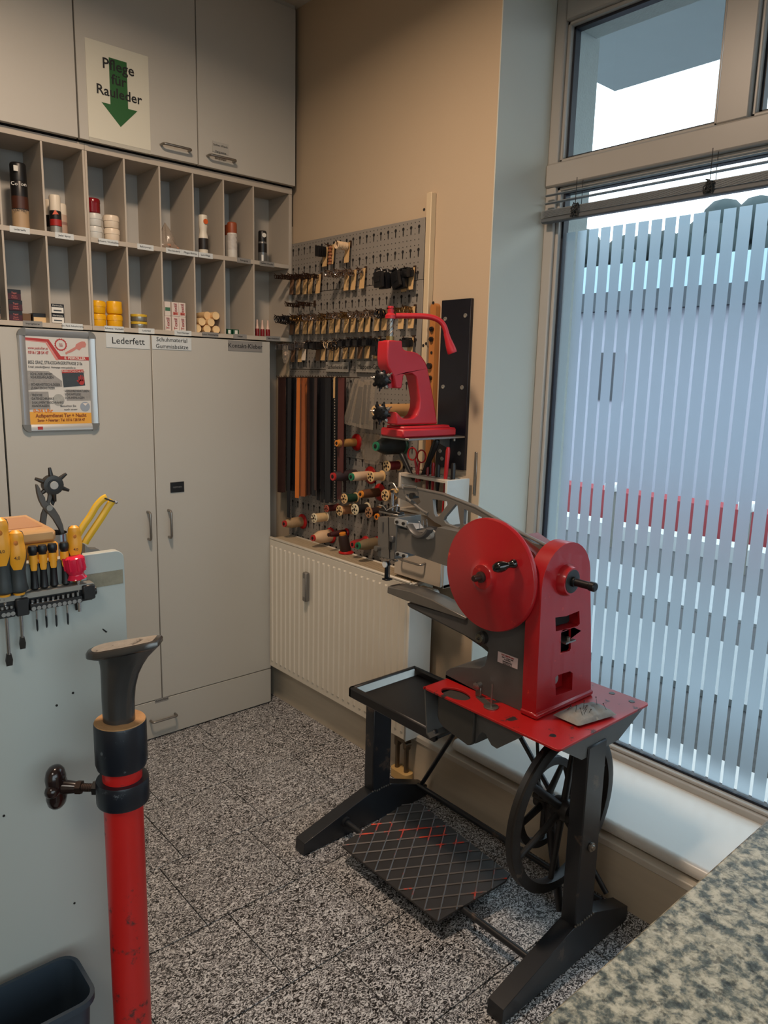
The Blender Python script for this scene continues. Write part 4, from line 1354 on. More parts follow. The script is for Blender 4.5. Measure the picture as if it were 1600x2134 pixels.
crumple_bag('small clear bag of pale beads at the left end of the fifth hook row', (1.70, p.y, p.z), .017, .070, .010, CLB, 5, inner=inn)

# ------------------------------------------------------------------ leather straps
def z5(zx, zy):
    return 560 + zx / 4.706, 760 + zy / 4.706
SB = mat('black_strap_leather', (17, 18, 24), .45, var=.25, vscale=60, bump=.2, bscale=300)
SDB = mat('dark_brown_strap', (62, 42, 38), .5, var=.2, vscale=40)
SOR = mat('orange_strap', (206, 112, 38), .5, var=.1, vscale=30)
STA = mat('tan_strap', (156, 84, 40), .5, var=.15, vscale=30)
SMA = mat('maroon_strap', (88, 44, 40), .5, var=.15, vscale=30)
straps = [(108, 1250, SDB, 'dark brown'), (130, 1252, SDB, 'dark brown'), (152, 1248, SDB, 'dark brown'), (180, 1240, SB, 'black'), (205, 1500, SB, 'black'), (228, 1235, SB, 'black'), (252, 1240, SB, 'black'),
          (291, 1305, SOR, 'orange'), (320, 1290, STA, 'tan'), (341, 1290, STA, 'tan'), (362, 1285, STA, 'tan'), (392, 1280, SDB, 'dark brown'), (415, 1275, SB, 'black'), (440, 1285, SB, 'black'),
          (462, 1230, SDB, 'dark brown'), (490, 1330, SB, 'black'), (516, 1350, SB, 'black'), (540, 1320, SB, 'black'), (566, 1355, SB, 'black'), (592, 1340, SB, 'black'), (616, 1350, SB, 'black'), (647, 1350, SB, 'stitched'),
          (668, 1340, SB, 'black'), (700, 1320, SMA, 'maroon'), (722, 1060, SMA, 'maroon'), (744, 1250, SDB, 'maroon')]
rnd = random.Random(11)
cnt = {}
for i, (zx, zb, m, nm) in enumerate(straps):
    xx = 1.758 - .0125 * (i % 5) + (-.03 if nm in ('orange', 'stitched') else 0)
    p0 = at(*z5(zx, 128), 0, xx)
    p1 = at(*z5(zx + rnd.uniform(-8, 8), zb), 0, xx)
    cnt[nm] = cnt.get(nm, 0) + 1
    lab = {'black': 'black leather strap, %s black one from the left in the strap row', 'dark brown': 'dark brown leather strap, %s dark brown one from the left in the strap row', 'orange': 'bright orange leather strap in the strap row%.0s', 'tan': 'tan leather strap, %s tan one right of the orange strap',
           'stitched': 'black strap with white stitched edge in the strap row%.0s', 'maroon': 'maroon leather strap, %s one at the right of the strap row'}[nm] % ORD[cnt[nm] - 1]
    t = thing('leather_strap', lab, 'strap', (xx, p0.y, p1.z), 'leather straps on the pegboard')
    w = .0098 if nm != 'stitched' else .006
    ph = rnd.uniform(0, 6); am = rnd.uniform(.001, .004)
    n = 14
    g = G()
    L = []
    for k in range(n + 1):
        v = k / n
        y = p0.y + (p1.y - p0.y) * v + am * math.sin(2.5 * v + ph)
        x = xx + .002 * math.sin(2 * v + ph) - .002 * v
        tw = .22 * math.sin(1.5 * v + ph)
        z = p0.z + (p1.z - p0.z) * v
        L.append((x, y, z, tw))
    vs_ = []; fs_ = []
    for (x, y, z, tw) in L:
        dy, dx = w * math.cos(tw), w * math.sin(tw)
        for s, th in ((-1, -.0013), (1, -.0013), (1, .0013), (-1, .0013)):
            vs_.append((x + s * dx + th, y + s * dy, z))
    for k in range(n):
        for q in range(4):
            fs_.append((k * 4 + q, k * 4 + (q + 1) % 4, k * 4 + 4 + (q + 1) % 4, k * 4 + 4 + q))
    fs_ += [(0, 1, 2, 3), (n * 4 + 3, n * 4 + 2, n * 4 + 1, n * 4)]
    G().add(vs_, fs_).ob('strap', m, t)
    if nm == 'stitched':
        g = G()
        for k in range(44):
            v = (k + .5) / 44
            j = min(n - 1, int(v * n)); f_ = v * n - j
            x = L[j][0] + (L[j + 1][0] - L[j][0]) * f_; y = L[j][1] + (L[j + 1][1] - L[j][1]) * f_; z = p0.z + (p1.z - p0.z) * v
            g.box(x - .0028, x - .0014, y - .0036, y - .0012, z - .0028, z + .0016)
        tag(g.ob('white_stitching', mat('white_thread', (206, 190, 170), .6), t), kind='stuff')
        G().box(xx - .0035, xx + .0015, p0.y - .004, p0.y + .004, p0.z - .075, p0.z + .004).ob('tan_end', CARD, t)
    if k % 3 == 0 or True:
        G().tube([(PX - .0004, p0.y + .001, p0.z + .002), (xx - .012, p0.y + .001, p0.z + .002), (xx - .016, p0.y + .001, p0.z + .008)], .0016, 5).ob('hanging_wire', HOOKM, t)

# clear bags with grey zips beside the straps
GZ = mat('grey_zip', (74, 72, 72), .45, var=.2, vscale=50)
def flat_bag(label, zq, xx, strips):
    P0 = [at(*z5(*q), 0, xx) for q in zq]
    c = sum(P0, Vector()) / 4
    t = thing('zip_bag', label, 'bag', (xx, c.y, min(q.z for q in P0)), 'clear bags beside the straps')
    rr = random.Random(int(zq[0][0]))
    def f(u, v, off):
        a = P0[0].lerp(P0[1], u); b = P0[3].lerp(P0[2], u)
        p = a.lerp(b, v)
        bulge = .006 * math.sin(PI * u) * math.sin(PI * v) + .0012 * math.sin(17 * u + 8 * v) 
        return Vector((p.x + off * (bulge + .0006), p.y, p.z))
    G().grid(lambda u, v: f(u, v, -1), 10, 14).ob('bag_front', CLB, t)
    G().grid(lambda u, v: f(u, v, .4), 10, 14).ob('bag_back', CLB, t)
    for (u0, u1, v0, v1) in strips:
        a = P0[0].lerp(P0[1], u0); b = P0[3].lerp(P0[2], u0); c2 = P0[0].lerp(P0[1], u1); d2 = P0[3].lerp(P0[2], u1)
        q = [a.lerp(b, v0), c2.lerp(d2, v0), c2.lerp(d2, v1), a.lerp(b, v1)]
        G().add([(xx - .001, k.y, k.z) for k in q] + [(xx + .001, k.y, k.z) for k in q], [(0, 1, 2, 3), (7, 6, 5, 4), (0, 4, 5, 1), (1, 5, 6, 2), (2, 6, 7, 3), (3, 7, 4, 0)]).ob('zip', GZ, t)
flat_bag('long clear bag with a pale strip leaning left beside the straps', [(840, 140), (905, 140), (800, 600), (725, 570)], 1.715, [(.3, .6, .1, .95)])
flat_bag('clear bag with two dark grey zips', [(880, 160), (960, 170), (900, 620), (800, 590)], 1.708, [(.15, .75, .12, .93)])
flat_bag('wide clear bag with dark zips at the right of the bags', [(930, 150), (1045, 150), (1020, 640), (890, 620)], 1.70, [(.08, .30, .1, .92), (.45, .62, .1, .9)])
crumple_bag('loose crumpled clear bag under the zip bags', (1.755,) + tuple(at(*z5(1010, 680), 0, 1.755))[1:], .055, .11, .012, CLB, 9)

# ------------------------------------------------------------------ thread spools on their pegs
SREDF = mat('red_flange_plastic', (176, 24, 24), .35)
SWOOD = mat('cream_spool_plastic', (224, 184, 128), .45, var=.06)
SWOODC = mat('pale_spool_plastic', (228, 212, 176), .45, var=.05)
def thread(name, rgb, rgb2=None):
    return mat('thread_' + name, rgb, .55, var=.22, vscale=8, stretch=(140, .4, .4), bump=.35, bscale=220)
K = 1 / 4.706 / 605.0
def cone(label, zx, zy, zlen, rf, rb, fl, thr, tipm, flm=SREDF, xb=PX - .004, back_frac=1.0, fwd=0.0):
    """cone: front at the close-up coordinates, lying on its peg with the flange at the board"""
    L = zlen / 4.706 / 430.0
    px, py = z5(zx, zy)
    xf_ = xb - L - fwd
    F = at(px, py, 0, xf_)
    t = thing('thread_cone', label, 'thread spool', (xf_ + L / 2, F.y, F.z - rb * K), 'thread cones and spools on the pegboard')
    A = Vector((xf_, F.y, F.z))
    ax = (1, 0, 0)
    rf, rb, fl = rf * K, rb * K, fl * K
    G().lathe([(rf * .60, .001), (rf * .92, .004), (rf, .008), (rb, L * .35), (rb * 1.03, L - .008), (rb, L - .004)], A, ax, 24).ob('thread', thr, t)
    G().lathe([(rf * .45, .006), (rf * .45, -.004), (rf * .85, -.004), (rf * .85, .004)], A, ax, 20).ob('core_tip', tipm, t)
    G().lathe([(rf * .44, -.0046), (rf * .30, -.0052)], A, ax, 16).ob('core_hole', DARKGAP, t)
    if fl:
        G().lathe([(rb * .8, L - .012), (fl * .96, L - .004), (fl, L - .002), (fl, L)], A, ax, 28).ob('flange', flm, t)
    G().cyl((xf_ - .010, F.y, F.z), (PX - .0004, F.y, F.z), .0018, n=6).ob('peg', HOOKM, t)
    return t
def spool(label, zx, zy, zlen, re, rt_, thr, endm=SWOOD, xb=PX - .012, spokes=True):
    L = zlen / 4.706 / 430.0
    px, py = z5(zx, zy)
    xf_ = xb - L
    F = at(px, py, 0, xf_)
    t = thing('thread_spool', label, 'thread spool', (xf_ + L / 2, F.y, F.z - re * K), 'thread cones and spools on the pegboard')
    A = Vector((xf_, F.y, F.z)); ax = (1, 0, 0)
    re, rt_ = re * K, rt_ * K
    G().lathe([(rt_, .004), (rt_ * 1.02, L / 2), (rt_, L - .004)], A, ax, 24).ob('thread', thr, t)
    e = G().lathe([(re * .93, 0), (re, .0012), (re, .004), (rt_, .006)], A, ax, 24).ob('end_disc', endm, t)
    G().lathe([(rt_, L - .006), (re, L - .004), (re, L - .0012), (re * .93, L)], A, ax, 24).ob('end_disc', endm, t)
    g = G().lathe([(re * .26, -.0005), (re * .2, -.001)], A, ax, 12)
    if spokes:
        for k in range(5):
            a = 2 * PI * k / 5 + .3
            for q in range(4):
                b = a + .22 + q * .12
                r0, r1 = re * .42, re * .80
                g.add([A + Vector((-.0006, r * math.cos(bb_), r * math.sin(bb_))) for r, bb_ in ((r0, b), (r1, b), (r1, b + .1), (r0, b + .1))], [(0, 1, 2, 3)])
    g.ob('end_slots', DARKGAP, t)
    G().cyl((xf_ - .012, F.y, F.z), (PX - .0004, F.y, F.z), .0018, n=6).ob('peg', HOOKM, t)
    return t
TIPR = mat('red_core_tip', (186, 40, 38), .35); TIPO = mat('orange_core_tip', (226, 140, 50), .4); TIPG = mat('green_core_tip', (30, 120, 84), .4)
cone('tan thread cone with a bright red flange below the zip bags', 672, 770, 190, 40, 42, 92, thread('tan', (176, 128, 70)), TIPO)
cone('large black-green thread cone with a dark green flange', 1052, 800, 240, 52, 90, 105, thread('blackgreen', (18, 26, 24)), TIPG, mat('green_flange', (10, 70, 40), .35))
spool('dark red thread spool with pale ends', 1152, 995, 125, 56, 44, thread('darkred', (104, 16, 20)), SWOOD)
cone('tan thread spool seen through the red press', 1045, 450, 345, 55, 62, 72, thread('sand', (196, 148, 92)), SWOOD)
cone('dark purple-brown thread cone with a red tip', 632, 1097, 225, 50, 56, 0, thread('purplebrown', (52, 36, 40)), TIPR)
cone('cream thread cone with a green tip and red flange', 812, 1100, 185, 46, 48, 96, thread('cream', (216, 180, 146)), TIPG)
spool('cream thread spool beside the green-tipped cone', 995, 1100, 120, 56, 42, thread('cream2', (220, 180, 132)), SWOOD, xb=PX - .02)
cone('striped brown thread cone with an orange tip and red flange', 905, 1270, 185, 42, 46, 92, thread('brown', (96, 58, 32)), TIPO)
spool('thread spool with a pale wheel end left of the tool box', 1138, 1282, 90, 60, 46, thread('ochre', (170, 120, 60)), SWOOD, xb=PX - .03)
spool('dark green thread spool', 735, 1315, 125, 56, 46, thread('green', (22, 62, 44)), SWOOD)
spool('maroon thread spool above the tan spool', 562, 1412, 125, 42, 36, thread('maroon', (84, 24, 22)), mat('rose_end', (170, 80, 60), .45))
spool('light tan thread spool', 690, 1432, 125, 58, 46, thread('ltan', (190, 132, 88)), SWOOD)
spool('black thread spool with bright cream ends', 840, 1420, 130, 60, 46, thread('black', (22, 18, 18)), SWOODC)
spool('dark brown thread spool with brown ends', 976, 1450, 110, 58, 44, thread('dbrown', (44, 28, 24)), mat('brown_spool_end', (176, 128, 88), .45))
cone('thread cone with a bright orange ring behind the machine head', 1062, 1490, 100, 38, 40, 0, thread('dk', (50, 40, 36)), mat('bright_orange_tip', (240, 140, 30), .4))
spool('cream white thread spool at the lower left', 440, 1506, 130, 56, 50, thread('ivory', (222, 188, 138)), SWOODC)
cone('khaki thread cone at the lower left corner of the pegboard', 155, 1560, 185, 46, 60, 92, thread('khaki', (168, 136, 98)), TIPR)
cone('large cream thread cone with a red tip just above the radiator', 436, 1700, 180, 44, 72, 92, thread('cream3', (222, 184, 146)), TIPR)
cone('thin dark maroon thread cone lying above the radiator', 592, 1668, 175, 26, 34, 46, thread('maroon2', (66, 20, 20)), mat('dark_tip', (60, 20, 20), .4))
cone('red-ended thread cone beside the olive cone', 826, 1762, 130, 46, 46, 70, thread('red', (140, 40, 40)), TIPR, fwd=.01)
cone('olive striped thread cone with a green tip', 876, 1776, 190, 44, 58, 70, thread('olive', (128, 110, 82)), TIPG, fwd=.005)
# one dark cone stands upright on the radiator
p = at(*z5(735, 1848), 2, RZ1 + .001)
t = thing('thread_cone', 'dark brown thread cone standing upright on the radiator top', 'thread spool', (p.x + .012, p.y, RZ1 + .001), 'thread cones and spools on the pegboard')
q = (p.x + .012, p.y, RZ1 + .001)
G().lathe([(.030, 0), (.030, .003), (.026, .006), (.022, .010)], q, (0, 0, 1), 28).ob('flange', SREDF, t)
G().lathe([(.021, .008), (.022, .012), (.020, .060), (.017, .074), (.010, .078)], q, (-.25, 0, 1), 24).ob('thread', thread('dbrown2', (50, 30, 24)), t)
G().lathe([(.006, .076), (.013, .077), (.013, .084), (.006, .084)], q, (-.25, 0, 1), 20).ob('core_tip', TIPO, t)

# ================================================================== black board, wooden strip, press
bbd = thing('black_board', 'black mounting board screwed to the wall beside the window reveal', 'board', (1.80, -.908, 1.135))
G().box(1.797, WX - .0005, -.973, -.842, 1.135, 1.685, .001).ob('board', mat('black_laminate', (16, 18, 28), .35, var=.2, vscale=12, wear=(50, 56, 66), wscale=9, wthr=.72), bbd)
for zq, yq in ((1.625, -.862), (1.632, -.951), (1.405, -.864), (1.405, -.950), (1.190, -.862), (1.190, -.950), (1.165 - .0, -.872)):
    G().lathe([(.0072, 0), (.0066, .0025), (.0036, .0026), (.0033, .001)], (1.797, yq, zq), (-1, 0, 0), 16).ob('washer_screw', mat('zinc_washer', (170, 166, 156), .35, metal=.6), bbd)
ws = thing('wooden_strip', 'narrow orange-brown wooden strip with bolts beside the press', 'strip', (1.79, -.80, 1.13))
a = at(906, 626, 0, 1.795)
WOODM = mat('orange_wood', (184, 118, 60), .45, var=.2, vscale=6, stretch=(6, 6, 1))
yc = a.y
G().prism([(yc - .013, 1.10), (yc + .013, 1.10), (yc + .013, 1.665)] + [(yc + .013 * math.cos(t), 1.665 + .013 * math.sin(t)) for t in [i * PI / 6 for i in range(1, 6)]] + [(yc - .013, 1.665)], 0, 1.788, WX - .0005).ob('batten', WOODM, ws)
for (py, kind) in ((631, 0), (686, 1), (707, 1), (735, 0), (763, 2), (788, 1)):
    p = at(903, py, 0, 1.788)
    if kind == 0:
        G().cyl((1.7885, yc, p.z), (1.7865, yc, p.z), .005, n=12).ob('bolt_hole', HOLE, ws)
    elif kind == 1:
        G().cyl((1.788, yc, p.z), (1.780, yc, p.z), .0085, n=6).cyl((1.780, yc, p.z), (1.776, yc, p.z), .0045, n=10).ob('bolt', DARKSTEEL, ws)
    else:
        G().cyl((1.788, yc + .004, p.z), (1.778, yc + .004, p.z), .010, n=14).ob('knob', BLACKP, ws)

# steel shelf bracket
PYC = -.905
br = thing('steel_bracket', 'thin steel shelf plate carrying the red press', 'bracket', (1.7, PYC, 1.24))
G().box(1.545, 1.797, -.972, -.838, 1.2425, 1.249, .001).ob('plate', STEEL, br)
G().prism([(1.796, 1.2425), (1.796, 1.20), (1.70, 1.2425)], 1, -.905, -.900).ob('gusset', STEEL, br)
for y in (-.86, -.95):
    G().cyl((1.77, y, 1.2425), (1.77, y, 1.232), .004, n=8).ob('bolt', STEEL, br)

PRESS = mat('press_red', (186, 34, 44), .42, var=.08, vscale=16, wear=(196, 70, 78), wscale=10, wthr=.66)
pr = thing('hand_press', 'red cast-iron hand press with lever and two turret heads', 'press', (1.67, PYC, 1.2495))
g = G().box(1.535, 1.772, -.957, -.850, 1.2495, 1.276, .005)
g.box(1.548, 1.755, -.945, -.862, 1.274, 1.284, .004)
g.ob('base', PRESS, pr)
def z6(x, y):
    p = at(760 + x / 5.082, 600 + y / 5.082, 1, -.928)
    return (p.x, p.z)
outl = [(243, 560), (393, 560), (398, 630), (415, 655), (450, 668), (520, 678), (560, 692), (600, 722), (640, 780), (664, 850), (690, 980), (730, 1200), (768, 1440), (335, 1452), (330, 1310), (352, 1330), (385, 1368), (430, 1390), (500, 1384), (548, 1345), (575, 1270), (580, 1180), (560, 1060), (545, 970), (532, 930), (505, 908), (425, 910), (408, 930), (400, 1000), (388, 1065), (322, 1062), (300, 930), (240, 830), (232, 740), (236, 640)]
g = G().prism([z6(*q) for q in outl], 1, -.930, -.882)
g.ob('frame', PRESS, pr, bev=.006)
hx, hz = z6(318, 800)
sx, _ = z6(318, 400)
def zz6(y):
    return z6(318, y)[1]
sx = z6(318, 560)[0]
G().lathe([(.019, 0), (.021, .005), (.021, zz6(556) - zz6(830) - .004), (.0195, zz6(556) - zz6(830))], (sx, -.906, zz6(830)), (0, 0, 1), 24).ob('head_barrel', PRESS, pr)
G().cyl((sx, -.906, zz6(1060)), (sx, -.906, zz6(820)), .013, n=20).ob('ram_guide', PRESS, pr)
G().cyl((sx, -.906, zz6(558)), (sx, -.906, zz6(512)), .0125, n=20).ob('brass_bush', mat('dull_brass', (140, 116, 70), .35, metal=.8), pr)
g = G().cyl((sx, -.906, zz6(512)), (sx, -.906, zz6(310)), .0095, n=20)
z0, z1 = zz6(512), zz6(330)
for k in range(4):                                       # helical thread
    pts = [(sx + .0098 * math.cos(a), -.906 + .0098 * math.sin(a), z0 + (z1 - z0) * i / 24) for i in range(25) for a in [k * PI / 2 + i * .21]]
    g.tube(pts, .0018, 5)
g.ob('spindle', STEEL, pr)
top = zz6(188)
G().lathe([(.0165, zz6(322)), (.0165, zz6(285)), (.012, zz6(270)), (.0095, zz6(262)), (.0105, zz6(225)), (.0075, zz6(222)), (.0075, zz6(212)), (.0095, zz6(208)), (.0085, top)], (sx, -.906, 0), (0, 0, 1), 20).ob('spindle_cap', PRESS, pr)
# lever: starts at the spindle, runs right and towards the room, bends down into the handle
def lv(px, py, t):
    # the lever lies in a vertical plane turned from the spindle towards the window side
    d = RCAM @ Vector(((px - IW / 2) / FPX, -(py - IH / 2) / FPX, -1.0))
    n_ = Vector((math.sin(.62), math.cos(.62), 0))   # plane normal
    o = Vector((sx, -.906, 1.5))
    s = (o - CAM).dot(n_) / d.dot(n_)
    return CAM + d * s
def q6(x, y):
    return lv(760 + x / 5.082, 600 + y / 5.082, 0)
path = [q6(330, 295), q6(450, 295), q6(600, 298), q6(700, 310), q6(770, 335), q6(820, 375), q6(850, 430), q6(870, 500)]
G().tube(spline(path, 5), [.0085] * 36, 10).ob('lever', PRESS, pr)
hp = [q6(862, 480), q6(885, 560), q6(908, 630), q6(928, 690)]
G().tube(spline(hp, 4), [.0085, .009, .0095, .010, .011, .0118, .0126, .0134, .014, .0145, .0148, .0148, .014][:13], 14).ob('handle', PRESS, pr)
# turret heads
TBLK = mat('black_turret', (28, 28, 30), .32, metal=.5, wear=(90, 90, 92), wscale=30, wthr=.66)
def turret(cx, cz, name, flip):
    o = Vector((cx, -.912, cz)); ax = Vector((-.80, -.60, .0)).normalized()
    a = ax.cross(Vector((0, 0, 1))).normalized(); b = Vector((0, 0, 1))
    g = G()
    g.lathe([(.014, -.013), (.0225, -.011), (.0225, .007), (.016, .011), (.006, .012)], o, ax, 16)
    body = g.ob(name, TBLK, pr)
    for k in range(8):
        t = 2 * PI * k / 8 + .2
        d = a * math.cos(t) + b * math.sin(t)
        ln = .0285 if k % 2 else .0265
        m = STEEL if k in (0, 3, 5) else TBLK
        gg = G().cyl(o + d * .018, o + d * ln, .0070, .0066, n=10)
        gg.cyl(o + d * ln, o + d * (ln + (.003 if k % 3 else .009)), .0046 if k % 3 else .0024, n=8)
        gg.ob('die', m, body)
    for k in range(7):
        t = 2 * PI * k / 7
        q = o + ax * .008 + (a * math.cos(t) + b * math.sin(t)) * (.0115 if k else 0)
        G().cyl(q, q + ax * .005, .0034, n=8).ob('die_stub', TBLK, body)
tx, tz = z6(250, 975); turret(tx - .012, tz, 'upper_turret', 0)
tx, tz = z6(245, 1330); turret(tx - .012, tz, 'lower_turret', 1)

# ================================================================== tool box on the wall beside the pegboard
BXC = mat('beige_toolbox', (196, 182, 164), .45, var=.03)
tb = thing('tool_box', 'beige open-fronted tool box with a drawer on the wall', 'tool box', (1.75, -.888, .757))
X0, X1, Y0, Y1, Z0, Z1 = 1.690, 1.795, -1.003, -.772, .757, 1.113
t_ = .010
G().box(X0, X1, Y0, Y0 + t_, Z0, Z1, .001).ob('side_board', mat('white_toolbox_side', (206, 206, 200), .4), tb)
G().box(X0, X1, Y1 - t_, Y1, Z0, Z1, .001).ob('side_board', BXC, tb)
G().box(X0, X1, Y0, Y1, Z0, Z0 + t_).ob('bottom_board', BXC, tb)
G().box(X1 - .006, X1, Y0 + t_, Y1 - t_, Z0 + t_, Z1 - t_).ob('back_board', BXC, tb)
# top board with tool holes: built as a front rail, back rail and cross strips
G().box(X0, X0 + .022, Y0 + t_, Y1 - t_, Z1 - t_, Z1, .001).box(X1 - .03, X1, Y0 + t_, Y1 - t_, Z1 - t_, Z1, .001).ob('top_rail', BXC, tb)
for i in range(6):
    y = Y0 + .026 + i * .036
    G().box(X0 + .022, X1 - .03, y, y + .012, Z1 - t_, Z1).ob('top_strip', BXC, tb)
G().box(X0 + .004, X1 - .006, -.885, -.877, Z0 + .1, Z1 - .09).ob('partition', BXC, tb)
G().box(X0 + .002, X1 - .006, Y0 + t_, Y1 - t_, .985, .993).ob('inner_shelf', BXC, tb)
G().box(X0 + .002, X1 - .006, Y0 + t_, Y1 - t_, .862, .870).ob('inner_shelf', BXC, tb)
dw = G().box(X0 - .010, X0 + .006, Y0 + .004, Y1 - .002, Z0 + .004, .866, .0012).ob('drawer', BXC, tb)
a = at(838, 1165, 0, X0 - .012); b = at(885, 1177, 0, X0 - .012)
bow(dw, (X0 - .010, a.y, .828), (X0 - .010, b.y, .828), (-.022, 0, -.004), r=.0036)
G().box(WX - .004, WX, -1.020, -1.008, 1.06, 1.20, .001).ob('wall_hinge', STEEL, tb)
# tools in the box
def tool(name, label, px, py0, py1, r, m, tipm=None, xx=1.735, lean=(0, 0), cat='tool', group=None):
    p0 = at(px, py0, 0, xx); 
    top = Vector(p0); bot = Vector((xx + lean[0], p0.y + lean[1], .995))
    zt = top.z
    t = thing(name, label, cat, bot, group)
    G().tube([bot + (top - bot) * k for k in (0, .35, .6, .95, 1)], [r * .4, r * .45, r, r * 1.05, r * .7], 10).ob('handle', m, t)
    return t
RH = mat('red_handle', (170, 26, 30), .35)
tool('awl', 'long bright red handled awl standing in the tool box', 934, 932, 0, .0070, RH, xx=1.715, lean=(0, .015))
tool('chisel', 'black rubber handled tool at the right of the tool box', 945, 965, 0, .0075, BLACKP, xx=1.735)
tool('chisel', 'black grooved handle tool left of the red awl', 913, 968, 0, .0075, BLACKP, xx=1.735)
tool('pliers', 'short red handle between the scissors and the awl', 903, 964, 0, .0055, RH, xx=1.735)
tool('pliers', 'short dark red handle nearest the scissors', 891, 968, 0, .0055, mat('dull_red_handle', (120, 30, 30), .45), xx=1.735)
tool('file', 'slim dark metal file behind the short red handles', 897, 960, 0, .0045, DARKSTEEL, xx=1.755)
# large black shears handles leaning
def lean_bar(name, label, pa, pb, xx, w, m, cat):
    a = at(*pa, 0, xx); b = at(*pb, 0, xx)
    t = thing(name, label, cat, b)
    G().tube(spline([a, a.lerp(b, .2), a.lerp(b, .6), b], 4), [w * .8, w, w * 1.1, w * 1.1, w * 1.1, w, w, w * .9, w * .9, w * .8, w * .8, w * .7, w * .6], 10).ob('grip', m, t)
    return t
lean_bar('shears', 'thick black handle leaning right towards the press', (911, 916), (878, 1000), 1.735, .0105, BLACKP, 'shears')
lean_bar('knife', 'black flat handled knife leaning left out of the tool box', (836, 945), (862, 1000), 1.725, .009, BLACKP, 'knife')
# scissors with red rings
sc = thing('scissors', 'red ring-handled scissors standing in the tool box', 'scissors', at(871, 1000, 0, 1.72), None)
for (cx_, cy_, w, h) in ((859, 946, 9, 13), (878, 951, 9, 13)):
    pts = [at(cx_ + w * math.cos(t), cy_ + h * math.sin(t), 0, 1.72) for t in [2 * PI * i / 14 for i in range(14)]]
    G().tube(pts, .0028, 6, closed=True).ob('ring_handle', RH, sc)
for (pa, pb) in (((864, 956), (873, 1004)), ((874, 962), (867, 1004))):
    a = at(*pa, 0, 1.72); b = at(*pb, 0, 1.72)
    G().tube([a, a.lerp(b, .5), b], [.0035, .0055, .006], 8).ob('shank', RH, sc)

# ================================================================== machine stand
IRON = mat('black_painted_steel', (30, 33, 38), .38, var=.2, vscale=12, coat=.1, wear=(78, 66, 58), wscale=11, wthr=.61)
IRON2 = mat('worn_black_iron', (34, 33, 33), .45, var=.25, vscale=20, wear=(90, 78, 66), wscale=16, wthr=.64)
TGREY = mat('grey_hammer_paint', (92, 92, 90), .4, metal=.25, var=.1, vscale=60)
st = thing('machine_stand', 'black steel treadle stand with red table under the sewing machine', 'stand', (1.46, -1.36, 0))
PXa, PXb = 1.435, 1.512
LY0, LY1 = -.970, -.925
RY_0, RY_1 = -1.742, -1.697
def footp(x0, x1, y0, y1, zt):
    g = G().prism([(1.165, .004), (1.685, .004), (1.685, .045), (1.515, .112), (PXb, .112), (PXa, .112), (PXa - .02, .108), (1.168, .042)], 1, y0, y1)
    return g.ob('foot', IRON, st, bev=.003)
footp(0, 0, LY0, LY1, 0); footp(0, 0, RY_0, RY_1, 0)
G().box(PXa, PXb, LY0 + .001, LY1 - .001, .105, .452, .003).ob('post', IRON, st)
G().box(PXa, PXb, RY_0 + .001, RY_1 - .001, .105, .588, .003).ob('post', IRON, st)
for (y0, z) in ((LY0, .112), (RY_0, .112)):
    g = G()
    rr = random.Random(2)
    for k in range(9):
        g.ball((PXa + (PXb - PXa) * k / 8, y0 - .0005, z + rr.uniform(-.002, .002)), .0032, 6, 4)
    g.ob('weld_bead', mat('weld', (110, 106, 100), .5, metal=.5), st)
G().lathe([(.012, 0), (.012, .005), (.007, .006), (.006, .010)], (1.475, RY_0, .315), (0, -1, 0), 12).ob('axle_bolt', STEEL, st)
# table: red top plate, folded edges, dropped tray on the left
TRED = mat('worn_red_table', (168, 26, 26), .35, var=.15, vscale=12, wear=(44, 36, 36), wscale=17, wthr=.575, wrough=.5)
TX0, TX1, TY0, TY1, TZ = 1.310, 1.700, -1.742, -1.310, .625
hole = [(1.347 + .032 * math.cos(t) * 0.9, -1.392 + .045 * math.sin(t)) for t in [-2 * PI * i / 20 for i in range(20)]]
pl_o = rrect(TX0, TX1, TY0, TY1, .012)
g = G().prism(pl_o, 2, TZ - .006, TZ, holes=[hole])
g.ob('table_plate', TRED, st, bev=.0012)
G().prism([(TX0 + .012, TZ - .006), (TX1 - .012, TZ - .006), (PXb + .06, TZ - .062), (PXa - .02, TZ - .062)], 1, TY0 + .006, TY0 + .010).ob('table_gusset', TGREY, st)
G().prism([(TX0, -1.312), (TX0, -1.309)] + [(TX1, -1.309), (TX1, -1.312)], 2, TZ - .006, TZ).ob('table_lip', TRED, st)
# folded grey plate from table down to the tray
q = [(-1.312, TZ - .002), (-1.308, TZ - .002), (-1.322, .495), (-1.335, .486), (-1.339, .489), (-1.326, .498)]
G().prism(q, 0, TX0 + .004, 1.60).ob('folded_plate', TGREY, st)
# tray
TR = mat('black_tray', (24, 24, 26), .42, var=.25, vscale=25, wear=(84, 80, 76), wscale=20, wthr=.69)
tx0, tx1, ty0, ty1, tz = 1.338, 1.606, -1.335, -.968, .500
G().box(tx0, tx1, ty0, ty1, tz - .026, tz - .020).ob('tray_floor', TR, st)
G().box(tx0 - .006, tx0 + .014, ty0, ty1 + .006, tz - .034, tz, .005).ob('tray_rim', TR, st)
G().box(tx1 - .012, tx1 + .006, ty0, ty1 + .006, tz - .034, tz, .005).ob('tray_rim', TR, st)
G().box(tx0 - .006, tx1 + .006, ty1 - .012, ty1 + .006, tz - .034, tz, .005).ob('tray_rim', TR, st)
G().add([(tx0 + .014, ty1 - .0125, tz - .003), (tx1 - .012, ty1 - .0125, tz - .003), (tx1 - .012, ty1 - .026, tz - .0195), (tx0 + .014, ty1 - .026, tz - .0195)], [(0, 1, 2, 3)]).ob('bare_metal_edge', STEEL, st)
